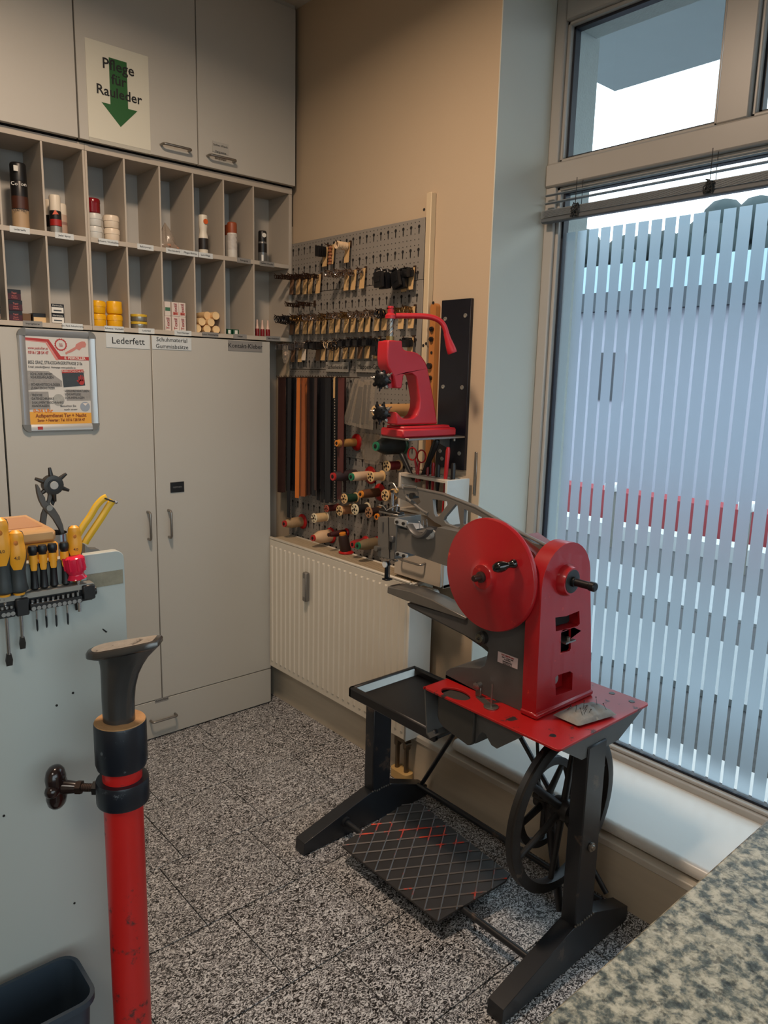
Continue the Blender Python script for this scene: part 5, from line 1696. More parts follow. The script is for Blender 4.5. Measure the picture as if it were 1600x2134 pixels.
G().prism([(PXa - .03, tz - .030), (PXb + .02, tz - .030), (PXb, tz - .055), (PXa - .005, tz - .055)], 1, LY0 - .004, LY0).ob('tray_bracket', TGREY, st)
# grey oil pan below the table
pan = [(-1.352, TZ - .008), (-1.352, TZ - .070), (-1.360, TZ - .088), (-1.376, TZ - .096), (-1.470, TZ - .130), (-1.492, TZ - .136), (-1.505, TZ - .128), (-1.514, TZ - .108), (-1.524, TZ - .100), (-1.540, TZ - .106), (-1.566, TZ - .100), (-1.600, TZ - .06), (-1.640, TZ - .008)]
G().prism([(-1.352, TZ - .008), (-1.352, TZ - .070), (-1.360, TZ - .084), (-1.374, TZ - .092), (-1.462, TZ - .108), (-1.474, TZ - .104), (-1.480, TZ - .095), (-1.480, TZ - .008)], 0, 1.322, 1.52).ob('oil_pan', mat('dark_grey_pan', (58, 57, 54), .45, var=.12, vscale=20), st, bev=.006)
G().prism([(-1.480, TZ - .008), (-1.480, TZ - .10), (-1.490, TZ - .072), (-1.500, TZ - .060), (-1.512, TZ - .060), (-1.522, TZ - .072), (-1.532, TZ - .082), (-1.55, TZ - .084), (-1.64, TZ - .008)], 0, 1.332, 1.50).ob('pan_bracket', TGREY, st)
# braces and rods
ROD = IRON
G().tube([(1.655, LY0 - .004, .062), (1.575, -1.30, .56)], .0075, 10).ob('brace_rod', ROD, st)
G().tube([(1.655, RY_1 + .004, .070), (1.585, -1.29, .585)], .0075, 10).ob('brace_rod', ROD, st)
G().tube([(1.325, LY0, .052), (1.325, RY_1, .052)], .0095, 12).ob('treadle_axle', ROD, st)
G().tube([(1.640, LY0, .060), (1.630, RY_1, .060)], .0095, 12).ob('rear_rod', ROD, st)
G().cyl((1.325, LY0, .052), (1.325, LY0 - .010, .052), .016, n=16).ob('axle_collar', ROD, st)
# treadle plate with raised diamond ribs
tr0 = Vector((1.236, -1.058, .058)); tru = Vector((.262, 0, .020)); trv = Vector((0, -.425, 0))
def TP(u, v, h=0.0):
    return tr0 + tru * u + trv * v + Vector((-.07, 0, 1)).normalized() * h
cor = [(0, .02), (.06, 0), (1, -.03), (1.18, .05), (1.02, 1.0), (.9, 1.02), (0, .96)]
vs_ = [TP(u, v, 0) for u, v in cor] + [TP(u, v, -.006) for u, v in cor]
n = len(cor)
G().add(vs_, [tuple(range(n)), tuple(range(2 * n - 1, n - 1, -1))] + [(i, (i + 1) % n, n + (i + 1) % n, n + i) for i in range(n)]).ob('treadle_plate', mat('treadle_iron', (48, 46, 46), .5, var=.3, vscale=16), st)
TRIB = mat('treadle_rib', (96, 92, 90), .4, metal=.3, var=.3, vscale=14, wear=(206, 62, 34), wscale=9, wthr=.56)
from mathutils.geometry import intersect_line_line_2d
def clip(a, b):
    """part of the segment a-b inside the treadle outline"""
    ts = []
    for i in range(n):
        p = intersect_line_line_2d(Vector(a), Vector(b), Vector(cor[i]), Vector(cor[(i + 1) % n]))
        if p is not None:
            d = Vector(b) - Vector(a)
            ts.append((p - Vector(a)).dot(d) / d.length_squared)
    ts.sort()
    if len(ts) < 2 or ts[-1] - ts[0] < .02: return None
    d = Vector(b) - Vector(a)
    return Vector(a) + d * ts[0], Vector(a) + d * ts[-1]
for sgn in (1, -1):
    k = -1.4
    while k < 2.6:
        a = (-.5, k - sgn * .5 * .72 * .6); b = (1.7, k + sgn * 1.7 * .72 * .6)
        c = clip(a, b)
        if c:
            G().tube([TP(c[0].x, c[0].y, .001), TP(c[1].x, c[1].y, .001)], .0026, 4).ob('diamond_rib', TRIB, st)
        k += .118
# wheels
def wheel(cx, cy, cz, r, w, rim, spokes, hubr, name, rot):
    g = G()
    pr_ = [(r - rim, -w / 2), (r - rim * .3, -w / 2), (r, -w * .40), (r - rim * .22, 0), (r, w * .40), (r - rim * .3, w / 2), (r - rim, w / 2), (r - rim * 1.15, 0)]
    N = 56
    for i in range(N):
        pass
    vs_ = []; fs_ = []
    m = len(pr_)
    for i in range(N):
        t = 2 * PI * i / N
        for (rr, h) in pr_:
            vs_.append((cx + rr * math.cos(t), cy + h, cz + rr * math.sin(t)))
    for i in range(N):
        j = (i + 1) % N
        for k in range(m):
            k2 = (k + 1) % m
            fs_.append((i * m + k, i * m + k2, j * m + k2, j * m + k))
    g.add(vs_, fs_)
    wo = g.ob(name, IRON2, st)
    for k in range(spokes):
        t = 2 * PI * k / spokes + rot
        d = Vector((math.cos(t), 0, math.sin(t)))
        c = Vector((cx, cy, cz))
        G().tube([c + d * hubr * .8, c + d * (r - rim * .8)], [.0115, .0085], 10, sx=.8, up=(0, 1, 0)).ob('spoke', IRON2, wo)
    G().lathe([(hubr, -.024), (hubr * 1.1, -.016), (hubr * 1.1, .016), (hubr, .024)], (cx, cy, cz), (0, 1, 0), 20).ob('hub', IRON2, wo)
    return wo
wheel(1.487, -1.648, .366, .213, .026, .026, 6, .026, 'drive_wheel', .35)
wheel(1.500, -1.585, .352, .122, .022, .020, 5, .022, 'flywheel', .9)
G().cyl((1.487, -1.56, .366), (1.487, -1.70, .366), .011, n=14).ob('wheel_axle', IRON2, st)
# crank, pitman rods
G().tube([(1.487, -1.605, .366), (1.50, -1.615, .25), (1.520, -1.640, .055)], [.014, .013, .010], 10).ob('pitman_arm', IRON2, st)
G().cyl((1.50, -1.535, .60), (1.505, -1.560, .37), .0045, n=8).ob('lift_rod', IRON2, st)

# ================================================================== sewing machine
MGREY = mat('machine_grey_enamel', (112, 108, 102), .38, var=.08, vscale=30, metal=.15)
MGREYD = mat('machine_grey_dark', (84, 82, 80), .42, var=.10, vscale=30, metal=.15)
MRED = mat('machine_red_enamel', (160, 24, 30), .30, var=.10, vscale=10, coat=.3, wear=(206, 62, 44), wscale=24, wthr=.635)
sm = thing('sewing_machine', 'long-armed grey and red shoe patching sewing machine on the stand', 'sewing machine', (1.50, -1.45, TZ))
MC = 1.505
def m1(px, py, x=1.455):
    p = at(px, py, 0, x)
    return (p.y, p.z)
# base and column (front face x = 1.40)
bx = 1.400
col = [m1(q[0], q[1], bx) for q in ((928, 1412), (929, 1400), (938, 1393), (955, 1390), (1000, 1393), (1010, 1387), (1014, 1372), (1018, 1350), (1012, 1345))]
col += [(-1.44, .84), (-1.575, .90), (-1.575, TZ + .0005), (col[0][0], TZ + .0005)]
G().prism(col, 0, bx, 1.612).ob('column', MGREYD, sm, bev=.006)
# lower arm
la = [m1(q[0], q[1], 1.46) for q in ((843, 1256), (848, 1266), (900, 1293), (960, 1323), (1000, 1350), (1030, 1375))]
la += [m1(q[0], q[1], 1.46) for q in ((1080, 1360), (1080, 1240), (1000, 1262), (960, 1288), (900, 1270))]
G().prism(la, 0, 1.462, 1.545).ob('lower_arm', MGREYD, sm, bev=.008)
bed = [m1(q[0], q[1], 1.455) for q in ((807, 1222), (806, 1236), (845, 1252), (968, 1293), (972, 1288), (940, 1272), (900, 1250), (855, 1232))]
G().prism(bed, 0, 1.455, 1.520).ob('arm_bed', mat('polished_arm_bed', (128, 124, 118), .32, metal=.6, var=.12, vscale=30), sm, bev=.003)
p = m1(830, 1226, 1.475)
G().box(1.465, 1.505, p[0] - .035, p[0] + .028, p[1] - .001, p[1] + .004, .001).ob('throat_plate', DARKSTEEL, sm)
# upper arm, head
ua_ = [m1(q[0], q[1], 1.455) for q in ((812, 1097), (856, 1106), (905, 1113), (911, 1099), (948, 1107), (1000, 1120), (1060, 1140))] + [(-1.575, .99), (-1.575, .84), (-1.47, .82)]
ua_ += [m1(q[0], q[1], 1.455) for q in ((960, 1190), (925, 1178), (850, 1152), (820, 1150))]
G().prism(ua_, 0, 1.455, 1.555).ob('upper_arm', MGREY, sm, bev=.008)
hd_ = [m1(q[0], q[1], 1.450) for q in ((787, 1077), (826, 1079), (826, 1100), (822, 1166), (812, 1166), (786, 1160))]
G().prism(hd_, 0, 1.450, 1.552).ob('head', MGREY, sm, bev=.005)
a = m1(809, 1078, 1.4495); b = m1(812, 1164, 1.4495)
G().prism([(a[0] - .0012, a[1]), (a[0] + .0012, a[1]), (b[0] + .0012, b[1]), (b[0] - .0012, b[1])], 0, 1.4485, 1.4502).ob('head_seam', DARKGAP, sm)
a = m1(798, 1088, 1.449); b = m1(797, 1108, 1.449)
G().box(1.4475, 1.451, a[0] - .003, a[0] + .003, b[1], a[1]).ob('slot_cover', MGREYD, sm)
p = m1(815, 1122, 1.44)
G().box(1.438, 1.452, p[0] - .008, p[0] + .010, p[1] - .012, p[1] + .008, .003).ob('tension_lever', MGREYD, sm)
p = m1(813, 1137, 1.449)
G().box(1.4465, 1.451, p[0] - .005, p[0] + .005, p[1] - .012, p[1] + .012).ob('slot', DARKGAP, sm)
p = at(788, 1142, 0, 1.445)
G().cyl((1.452, p.y, p.z), (1.434, p.y, p.z), .0085, n=16).ob('thumb_screw', STEEL, sm)
# bright bracket plates with two screws
for (q0, q1, nm) in (((824, 1080), (849, 1098), 'top_bracket'), ((826, 1149), (849, 1163), 'lower_bracket')):
    a = m1(*q0, 1.448); b = m1(*q1, 1.448)
    o = G().prism(rrect(min(a[0], b[0]), max(a[0], b[0]), min(a[1], b[1]), max(a[1], b[1]), .004), 0, 1.444, 1.4505).ob(nm, mat('bright_zinc', (206, 208, 208), .3, metal=.5), sm)
    for f_ in (.25, .78):
        y = a[0] + (b[0] - a[0]) * f_; z = (a[1] + b[1]) / 2
        G().cyl((1.4445, y, z), (1.439, y, z), .0048, n=12).ob('screw', DARKSTEEL, o)
a = m1(826, 1096, 1.45); b = m1(905, 1116, 1.45)
G().prism([m1(826, 1093, 1.45), m1(858, 1104, 1.45), m1(850, 1095, 1.45)], 0, 1.449, 1.50).ob('deck_plate', mat('bright_zinc', (206, 208, 208), .3, metal=.5), sm)
p = at(897, 1111, 0, 1.452)
G().cyl((1.462, p.y, p.z - .004), (1.440, p.y, p.z - .004), .0125, n=18, ).ob('cream_disc', mat('pale_disc', (196, 190, 180), .4), sm)
# curved oil scoop and thread guides
sp = [at(q[0], q[1], 0, 1.440) for q in ((852, 1092), (860, 1106), (872, 1116), (884, 1116), (893, 1108), (896, 1100))]
G().tube(spline(sp, 4), [.003] + [.0085] * 19 + [.004], 10, sx=1.6, up=(1, 0, 0)).ob('thread_scoop', MGREYD, sm)
for pts in (((874, 1102), (874, 1088), (872, 1085)), ((882, 1100), (882, 1084), (889, 1082), (890, 1098))):
    G().tube([at(q[0], q[1], 0, 1.445) for q in pts], .0014, 6).ob('thread_guide', CHROME, sm)
# needle bar, linkages on the head
p0 = at(818, 1022, 0, 1.49); p1 = at(818, 1078, 0, 1.49)
G().cyl((1.49, p0.y, p0.z), (1.49, p0.y, p1.z - .01), .0042, n=12).ob('needle_bar', CHROME, sm)
G().cyl((1.49, p0.y, p0.z), (1.49, p0.y, p0.z - .006), .0075, n=12).ob('bar_cap', DARKSTEEL, sm)
for (px_, h) in ((797, 1050), (803, 1052), (826, 1050), (831, 1056)):
    a = at(px_, h, 0, 1.485)
    G().cyl((1.485, a.y, a.z), (1.485, a.y, at(px_, 1078, 0, 1.485).z - .004), .0032, n=10).ob('guide_pin', DARKSTEEL if px_ % 2 else CHROME, sm)
a = at(794, 1056, 0, 1.48); b = at(836, 1062, 0, 1.48)
G().box(1.473, 1.493, b.y, a.y, a.z - .010, a.z - .003, .001).ob('cross_link', DARKSTEEL, sm)
G().box(1.47, 1.50, b.y + .004, a.y, at(815, 1072, 0, 1.48).z, at(815, 1068, 0, 1.48).z, .001).ob('cross_link', STEEL, sm)
G().tube([at(q[0], q[1], 0, 1.475) for q in ((790, 1052), (800, 1055), (806, 1064), (820, 1056), (829, 1053))], .0024, 6).ob('bent_wire', CHROME, sm)
# presser foot and needle
a = at(806, 1172, 0, 1.475); b = at(806, 1206, 0, 1.475)
G().lathe([(.012, 0), (.013, .004), (.010, .010)], (1.475, a.y, a.z - .008), (0, 0, 1), 16).ob('foot_ring', mat('black_oxide', (26, 26, 28), .4, metal=.4), sm)
G().box(1.469, 1.481, a.y - .004, a.y + .004, b.z, a.z, .001).ob('presser_bar', mat('black_oxide', (26, 26, 28), .4, metal=.4), sm)
G().box(1.462, 1.488, b.y - .013, b.y + .009, b.z - .003, b.z + .002, .001).ob('presser_foot', mat('black_oxide', (26, 26, 28), .4, metal=.4), sm)
c = at(812, 1170, 0, 1.478)
G().cyl((1.478, c.y, c.z + .005), (1.478, c.y, b.z - .006), .0016, n=8).ob('needle', CHROME, sm)
c = at(803, 1176, 0, 1.462)
G().cyl((1.462, c.y, c.z), (1.457, c.y, c.z), .0095, n=18).ob('white_wheel', mat('white_wheel', (216, 218, 216), .3), sm)
c = at(822, 1170, 0, 1.46)
G().tube([(1.46, c.y + .012, c.z + .006), (1.46, c.y, c.z), (1.46, c.y - .012, c.z + .006)], .0036, 8).ob('foot_lever', STEEL, sm)
# overhead lever with triangular cut-outs
LX0, LX1 = 1.487, 1.499
def m2(q): return m1(q[0], q[1], LX0)
lever = [(816, 1025), (822, 1018), (836, 1016), (862, 1018), (892, 1023), (922, 1031), (955, 1043), (990, 1058), (1030, 1080), (1075, 1108), (1110, 1131), (1143, 1141), (1138, 1150), (1100, 1146), (1060, 1142), (1010, 1128), (960, 1112), (935, 1104), (905, 1088), (878, 1066), (850, 1046), (826, 1036)]
h1 = [(901, 1040), (931, 1045), (932, 1052), (914, 1076), (908, 1077), (904, 1070)]
h2 = [(949, 1051), (953, 1054), (959, 1096), (953, 1101), (930, 1092), (924, 1084), (926, 1078)]
h3 = [(967, 1061), (1004, 1078), (1000, 1084), (972, 1096), (965, 1092)]
h4 = [(846, 1030), (872, 1034), (876, 1046), (868, 1054), (850, 1040)]
G().prism([m2(q) for q in lever], 0, LX0, LX1, holes=[[m2(q) for q in h] for h in (h1, h2, h3, h4)]).ob('overhead_lever', MGREY, sm, bev=.0015)
G().tube([(LX0 + .006,) + m2(q) for q in ((822, 1017), (862, 1017), (922, 1030), (990, 1057), (1075, 1107), (1143, 1141))], .008, 8, sx=.45, up=(0, 0, 1)).ob('lever_rib', MGREY, sm)
G().tube(spline([(LX0,) + m2(q) for q in ((846, 1036), (860, 1048), (880, 1064), (892, 1070))], 3), .0045, 8).ob('return_link', MGREY, sm)
p = m2((862, 1033))
G().cyl((LX0 - .012, p[0], p[1]), (LX1 + .004, p[0], p[1]), .009, n=14).ob('link_pivot', DARKSTEEL, sm)
G().tube(spline([(LX0 - .004,) + m2(q) for q in ((830, 1022), (822, 1008), (815, 1006), (811, 1010))], 4), .0026, 8).ob('front_hook', STEEL, sm)
G().tube([(LX0 - .006,) + m2(q) for q in ((843, 1018), (841, 1009), (870, 1013), (872, 1020))], .0020, 6).ob('wire_loop', CHROME, sm)
p = m2((827, 1022)); G().cyl((LX0 - .004, p[0], p[1]), (LX1, p[0], p[1]), .008, n=14).ob('felt_pad', mat('tan_felt', (200, 158, 96), .9), sm)
# rear top cover towards the red housing
G().prism([m1(q[0], q[1], 1.47) for q in ((1075, 1118), (1120, 1150), (1128, 1165), (1075, 1150))], 0, 1.455, 1.56).ob('rear_cover', mat('dull_red_brown', (110, 44, 42), .4), sm)
# big red hand wheel
dc = Vector((1.372, -1.4645, .957))
prof = [(.012, .030), (.030, .030), (.034, .026), (.046, .022), (.120, .011), (.134, .007), (.1400, .006), (.1425, .000), (.1425, -.006), (.139, -.010), (.13, -.008), (.03, -.010)]
hw = G().lathe(prof, dc, (-1, 0, 0), 64).ob('hand_wheel', MRED, sm)
G().cyl(dc + Vector((.012, 0, 0)), dc + Vector((.09, 0, 0)), .02, n=16).ob('wheel_shaft', DARKSTEEL, sm)
G().lathe([(.014, .028), (.014, .036), (.011, .038), (.0085, .039), (.0085, .056), (.0065, .060)], dc, (-1, 0, 0), 18).ob('hub_nut', mat('dark_nut', (66, 50, 46), .4, metal=.6), hw)
hk = at(1070, 1175, 0, dc.x - .03); hk2 = at(1030, 1184, 0, dc.x - .055)
e1 = Vector((dc.x - .024, hk.y, hk.z)); e2 = Vector((dc.x - .062, hk2.y + .0, hk2.z))
ax = (e2 - e1).normalized(); ln = (e2 - e1).length
G().lathe([(.0075, -.004), (.0105, 0), (.011, .006), (.0075, .013), (.0072, .018), (.012, .026), (.0140, .036), (.0125, ln - .010), (.008, ln - .002), (.004, ln)], e1, ax, 18).ob('crank_knob', mat('black_bakelite', (14, 14, 15), .15, coat=.4), hw)
# small bobbin winder wheel
p = at(1003, 1329, 0, 1.392)
G().lathe([(.017, 0), (.0175, .004), (.0175, .014), (.014, .016), (.0125, .0175), (.004, .018), (.003, .024)], (1.400, p.y, p.z), (-1, 0, 0), 24).ob('bobbin_winder', mat('winder_black', (44, 42, 38), .4, metal=.3), sm)
G().lathe([(.0120, .0165), (.0110, .0190)], (1.400, p.y, p.z), (-1, 0, 0), 20).ob('winder_face', mat('dull_brass_face', (110, 104, 88), .4, metal=.6), sm)
# maker's label
a = at(1038, 1357, 0, 1.3995); b = Vector((0, at(1079, 1380, 0, 1.3995).y, at(1038, 1379, 0, 1.3995).z))
lb = G().box(1.3985, 1.4003, b.y, a.y, b.z, a.z).ob('maker_label', mat('label_rose', (206, 186, 182), .4), sm)
for i, s in enumerate(('STADT ARBEITEN Seeber', 'Sasel 2 + 4, Innere Stadt', 'A-1010 Wien', 'Schuhmacherbedarf', 'Tel 0222 512 62 73')):
    z = a.z - .0045 - i * .0052
    text(s, .0060, (1.3980, (a.y + b.y) / 2, z), (0, -1, 0), (0, 0, 1), PRD if i == 0 else BLACKINK, lb, xs=.62)
# red end housing
hc, hz_, hr = 1.479, .955, .099
HY0, HY1 = -1.617, -1.574
outl = [(1.389, TZ + .014), (1.384, .80), (hc - hr, hz_)] + [(hc + hr * math.cos(t), hz_ + hr * math.sin(t)) for t in [PI - i * PI / 16 for i in range(1, 16)]] + [(hc + hr, hz_), (1.602, .80), (1.622, TZ + .014)]
def hp_(px, py):
    p = at(px, py, 1, HY0)
    return (p.x, p.z)
r1 = [hp_(*q) for q in ((1157, 1287), (1180, 1284), (1207, 1273), (1208, 1300), (1203, 1305), (1158, 1316))]
r2 = [hp_(*q) for q in ((1169, 1317), (1173, 1312), (1189, 1310), (1189, 1352), (1186, 1357), (1168, 1361))]
r3 = [hp_(*q) for q in ((1157, 1412), (1162, 1407), (1188, 1399), (1193, 1403), (1192, 1438), (1158, 1450))]
g = G().prism(outl, 1, HY0, HY0 + .006, holes=[r1, r2, r3])
hs = g.ob('end_housing', MRED, sm, bev=.0025)
inner = [(x + (hc - x) * .06, z - (.006 if z > .9 else 0)) for x, z in outl]
G().prism(outl, 1, HY0 + .006, HY1, holes=[[(x + (hc - x) * .05, min(z, 1.048)) for x, z in reversed(outl)]]).ob('housing_shell', MRED, hs)
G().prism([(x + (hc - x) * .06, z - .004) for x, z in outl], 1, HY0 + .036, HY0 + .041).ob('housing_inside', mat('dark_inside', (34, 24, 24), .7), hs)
for rr_ in (r1, r3):
    G().prism(rr_, 1, HY0 + .031, HY0 + .035).ob('recess_floor', MRED if rr_ is r3 else DARKGAP, hs)
    x0_ = max(q[0] for q in rr_); zs_ = [q[1] for q in rr_]
    G().box(min(q[0] for q in rr_), x0_, HY0 + .004, HY0 + .033, min(zs_) - .004, min(zs_)).ob('recess_sill', MRED, hs)
    G().box(x0_, x0_ + .004, HY0 + .004, HY0 + .033, min(zs_), max(zs_)).ob('recess_wall', MRED, hs)
p = hp_(1182, 1335)
G().box(p[0] - .020, p[0] + .022, HY0 - .010, HY0 + .03, p[1] - .003, p[1] + .001).cyl((p[0], HY0 - .002, p[1]), (p[0], HY0 - .002, p[1] + .010), .005, n=8).ob('adjust_lever', STEEL, hs)
p = hp_(1163, 1420)
G().cyl((p[0] + .004, HY0 + .030, p[1]), (p[0] + .004, HY0 + .012, p[1]), .013, n=18).ob('adjust_wheel', STEEL, hs)
p = hp_(1168, 1290)
G().cyl((p[0], HY0 + .03, p[1]), (p[0], HY0 + .022, p[1]), .005, n=10).ob('screw', CHROME, hs)
G().box(1.386, 1.628, HY0 - .005, HY1 + .004, TZ + .0005, TZ + .016, .004).ob('housing_foot', MRED, sm)
p = at(1190, 1211, 1, HY0 - .016)
G().lathe([(.040, 0), (.039, .010), (.034, .019), (.033, .021)], (p.x, HY0 + .001, p.z), (0, -1, 0), 28).ob('shaft_boss', MRED, sm)
G().lathe([(.0290, 0), (.0290, .0215), (.0270, .0225), (.012, .0225)], (p.x, HY0 + .001, p.z), (0, -1, 0), 24).ob('bearing_ring', DARKSTEEL, sm)
G().lathe([(.0125, .02), (.0125, .030), (.0095, .031), (.0095, .068), (.0115, .070), (.0115, .082), (.009, .085)], (p.x, HY0 + .001, p.z), (0, -1, 0), 18).ob('drive_shaft', mat('black_oxide', (26, 26, 28), .4, metal=.4), sm)

# loose items on the table
p0 = at(1023, 1474, 2, TZ); p1 = at(996, 1452, 2, TZ)
sh = thing('spool_holder', 'little steel thread spool holder on the red table', 'spool holder', (p0.x, p0.y, TZ))
G().lathe([(.019, 0), (.019, .0025), (.018, .003)], (p0.x, p0.y, TZ + .0003), (0, 0, 1), 24).prism([(p0.x - .010, p0.y), (p0.x + .010, p0.y), (p1.x + .009, p1.y), (p1.x - .009, p1.y)], 2, TZ + .0003, TZ + .003).ob('base_plate', STEEL, sh)
G().cyl((p0.x, p0.y, TZ + .002), (p0.x, p0.y, TZ + .062), .0026, n=10).ob('spindle', STEEL, sh)
G().box(p1.x - .003, p1.x + .003, p1.y - .010, p1.y + .008, TZ + .002, TZ + .028, .001).ob('bracket', STEEL, sh)
G().cyl((p1.x + .004, p1.y - .001, TZ + .032), (p1.x - .012, p1.y - .001, TZ + .032), .010, n=14).ob('tension_disc', CHROME, sh)
# pin cushion
pc = thing('pin_cushion', 'grey cloth pin cushion with pins on the red table', 'pin cushion', (1.50, -1.68, TZ))
A_, B_, C_, D_ = (at(1152, 1490, 2, TZ + .006), at(1205, 1515, 2, TZ + .004), at(1285, 1491, 2, TZ + .004), at(1236, 1466, 2, TZ + .006))
def pcf(s):
    def f(u, v):
        p = A_.lerp(B_, u).lerp(D_.lerp(C_, u), v)
        w = (math.sin(PI * u) * math.sin(PI * v)) ** .45
        n_ = .0018 * math.sin(19 * u + 5 * v) * w + .0014 * math.sin(23 * v + 4 * u) * w
        groove = -.004 * math.exp(-((v - .62) / .04) ** 2) * w
        return Vector((p.x, p.y, TZ + .006 + s * ((.023 if s > 0 else .005) * w) + (n_ + groove if s > 0 else 0)))
    return f
G().grid(pcf(1), 22, 22).grid(pcf(-1), 10, 10).ob('cushion', mat('grey_cloth', (140, 140, 136), .9, var=.3, vscale=40, bump=.6, bscale=160), pc)
rnd = random.Random(5)
for i in range(9):
    u, v = rnd.uniform(.15, .85), rnd.uniform(.2, .9)
    q = pcf(1)(u, v)
    e = q + Vector((rnd.uniform(-.008, .008), rnd.uniform(-.008, .008), rnd.uniform(.008, .020)))
    G().cyl(q, e, .0006, n=5).ball(e, .0017, 6, 5).ob('pin', DARKSTEEL, pc)
for (px_, py_) in ((1152, 1533), (1316, 1462), (1275, 1445)):
    p = at(px_, py_, 2, TZ)
    G().lathe([(.008, 0), (.0075, .001), (.003, .0012)], (p.x, p.y, TZ), (0, 0, 1), 16).ob('table_screw', DARKSTEEL, st)

# ================================================================== workbench panel with screwdriver rack, left
BY = -1.325
BZ = 1.112
BT = BZ - .110
PANM = mat('grey_machine_panel', (178, 182, 176), .45, var=.03, vscale=4, wear=(120, 116, 108), wscale=60, wthr=.80)
wb = thing('workbench', 'grey-white bench side panel at the left carrying the screwdriver rack', 'workbench', (.2, BY + .15, 0))
pe = at(258, 1150, 1, BY).x
G().prism([(-.6, 0.0), (pe, 0.0), (pe, BZ - .015)] + [(pe - .015 + .015 * math.cos(t), BZ - .015 + .015 * math.sin(t)) for t in [i * PI / 8 for i in range(1, 5)]] + [(-.6, BZ)], 1, BY, BY + .018).ob('side_panel', PANM, wb, bev=.002)
G().box(-.6, pe - .03, BY + .018, BY + .44, 0, BZ - .125).ob('body', mat('bench_body', (150, 152, 148), .5), wb)
G().box(-.6, pe - .005, BY + .019, BY + .45, BZ - .122, BZ - .110, .002).ob('bench_top', mat('chipped_white_top', (190, 190, 182), .5, wear=(120, 112, 100), wscale=14, wthr=.64), wb)
a = at(180, 1190, 1, BY); 
G().box(a.x, pe - .004, BY - .0015, BY, BZ - .062, BZ - .036).ob('old_glue_strip', mat('glue_residue', (140, 132, 112), .8, var=.35, vscale=60, bump=.6), wb)
lx = at(287, 1450, 1, BY + .06)
G().box(pe - .03, pe + .022, BY + .05, BY + .08, .0, at(290, 1410, 1, BY + .06).z, .003).ob('white_corner_post', mat('white_post_corner', (206, 208, 204), .45), wb)
for (px_, py_) in ((152, 1444), (8, 1700), (118, 1470), (155, 1882)):
    p = at(px_, py_, 1, BY)
    G().cyl((p.x, BY - .0008, p.z), (p.x, BY, p.z), .0022, n=8).ob('nick', DARKGAP, wb)
p = at(219, 1313, 1, BY)
G().prism([(p.x - .004, p.z + .004), (p.x + .004, p.z - .004), (p.x + .001, p.z - .005), (p.x - .005, p.z + .002)], 1, BY - .001, BY).ob('nick', DARKGAP, wb)

RK = BY - .024
def r_(px, py, y=RK): return at(px, py, 1, y)
def zr(x, y): return x / 4.638, 960 + y / 4.638
rk = thing('tool_rack', 'black screwdriver rack with bit holders fixed to the bench panel', 'tool rack', (.25, RK, 1.05))
c0 = r_(*zr(-60, 1345)); c1 = r_(*zr(910, 1215)); c2 = r_(*zr(910, 1350))
zt, zb = r_(*zr(500, 1265)).z, r_(*zr(500, 1420)).z
G().box(c0.x, c1.x, RK, BY, zt - .006, zt + .004, .001).ob('top_plate', mat('worn_alu_top', (150, 146, 138), .4, metal=.5, wear=(60, 58, 54), wscale=40, wthr=.6), rk)
G().box(c0.x, c1.x - .002, RK + .004, RK + .012, zb, zt - .006, .001).ob('front_strip', BLACKP, rk)
e0 = r_(*zr(790, 1230)).x
G().box(e0, c1.x, RK - .006, BY, zb + .004, zt + .002, .002).ob('end_block', BLACKP, rk)
e1, e2 = r_(*zr(140, 1330)).x, r_(*zr(270, 1310)).x
G().box(e1, e2, RK - .006, RK + .012, zb - .004, zt - .002, .002).ob('end_block', BLACKP, rk)
G().cyl((c1.x, RK + .012, (zt + zb) / 2), (c1.x + .006, RK + .012, (zt + zb) / 2), .008, n=10).ob('end_screw', BLACKP, rk)
b0, b1 = r_(*zr(280, 1360)), r_(*zr(780, 1300))
bzm = zt - .5 * (zt - zb)
G().box(b0.x, b1.x, RK - .008, RK + .004, zb + .002, bzm, .001).ob('bit_holder', BLACKP, rk)
G().box(c0.x, r_(*zr(130, 1400)).x, RK - .008, RK + .004, zb - .002, bzm - .002, .001).ob('bit_holder', BLACKP, rk)
for i in range(10):
    x = b0.x + (b1.x - b0.x) * (i + .55) / 10.2
    G().cyl((x, RK - .002, bzm - .004), (x, RK - .002, zt - .008), .0026, n=6).ob('bit', CHROME if i < 6 else STEEL, rk)
    G().lathe([(.0036, 0), (.0036, .0006), (.0024, .0006)], (x, RK - .0082, bzm - .008), (0, -1, 0), 10).ob('size_ring', LABELG, rk)
for i in range(3):
    x = r_(*zr(20 + 45 * i, 1440)).x
    G().cyl((x, RK - .002, bzm - .006), (x, RK - .002, zt - .012), .0032, n=6).ob('bit', STEEL, rk)
    G().lathe([(.0036, 0), (.0036, .0006), (.0024, .0006)], (x, RK - .0082, bzm - .010), (0, -1, 0), 10).ob('size_ring', LABELG, rk)

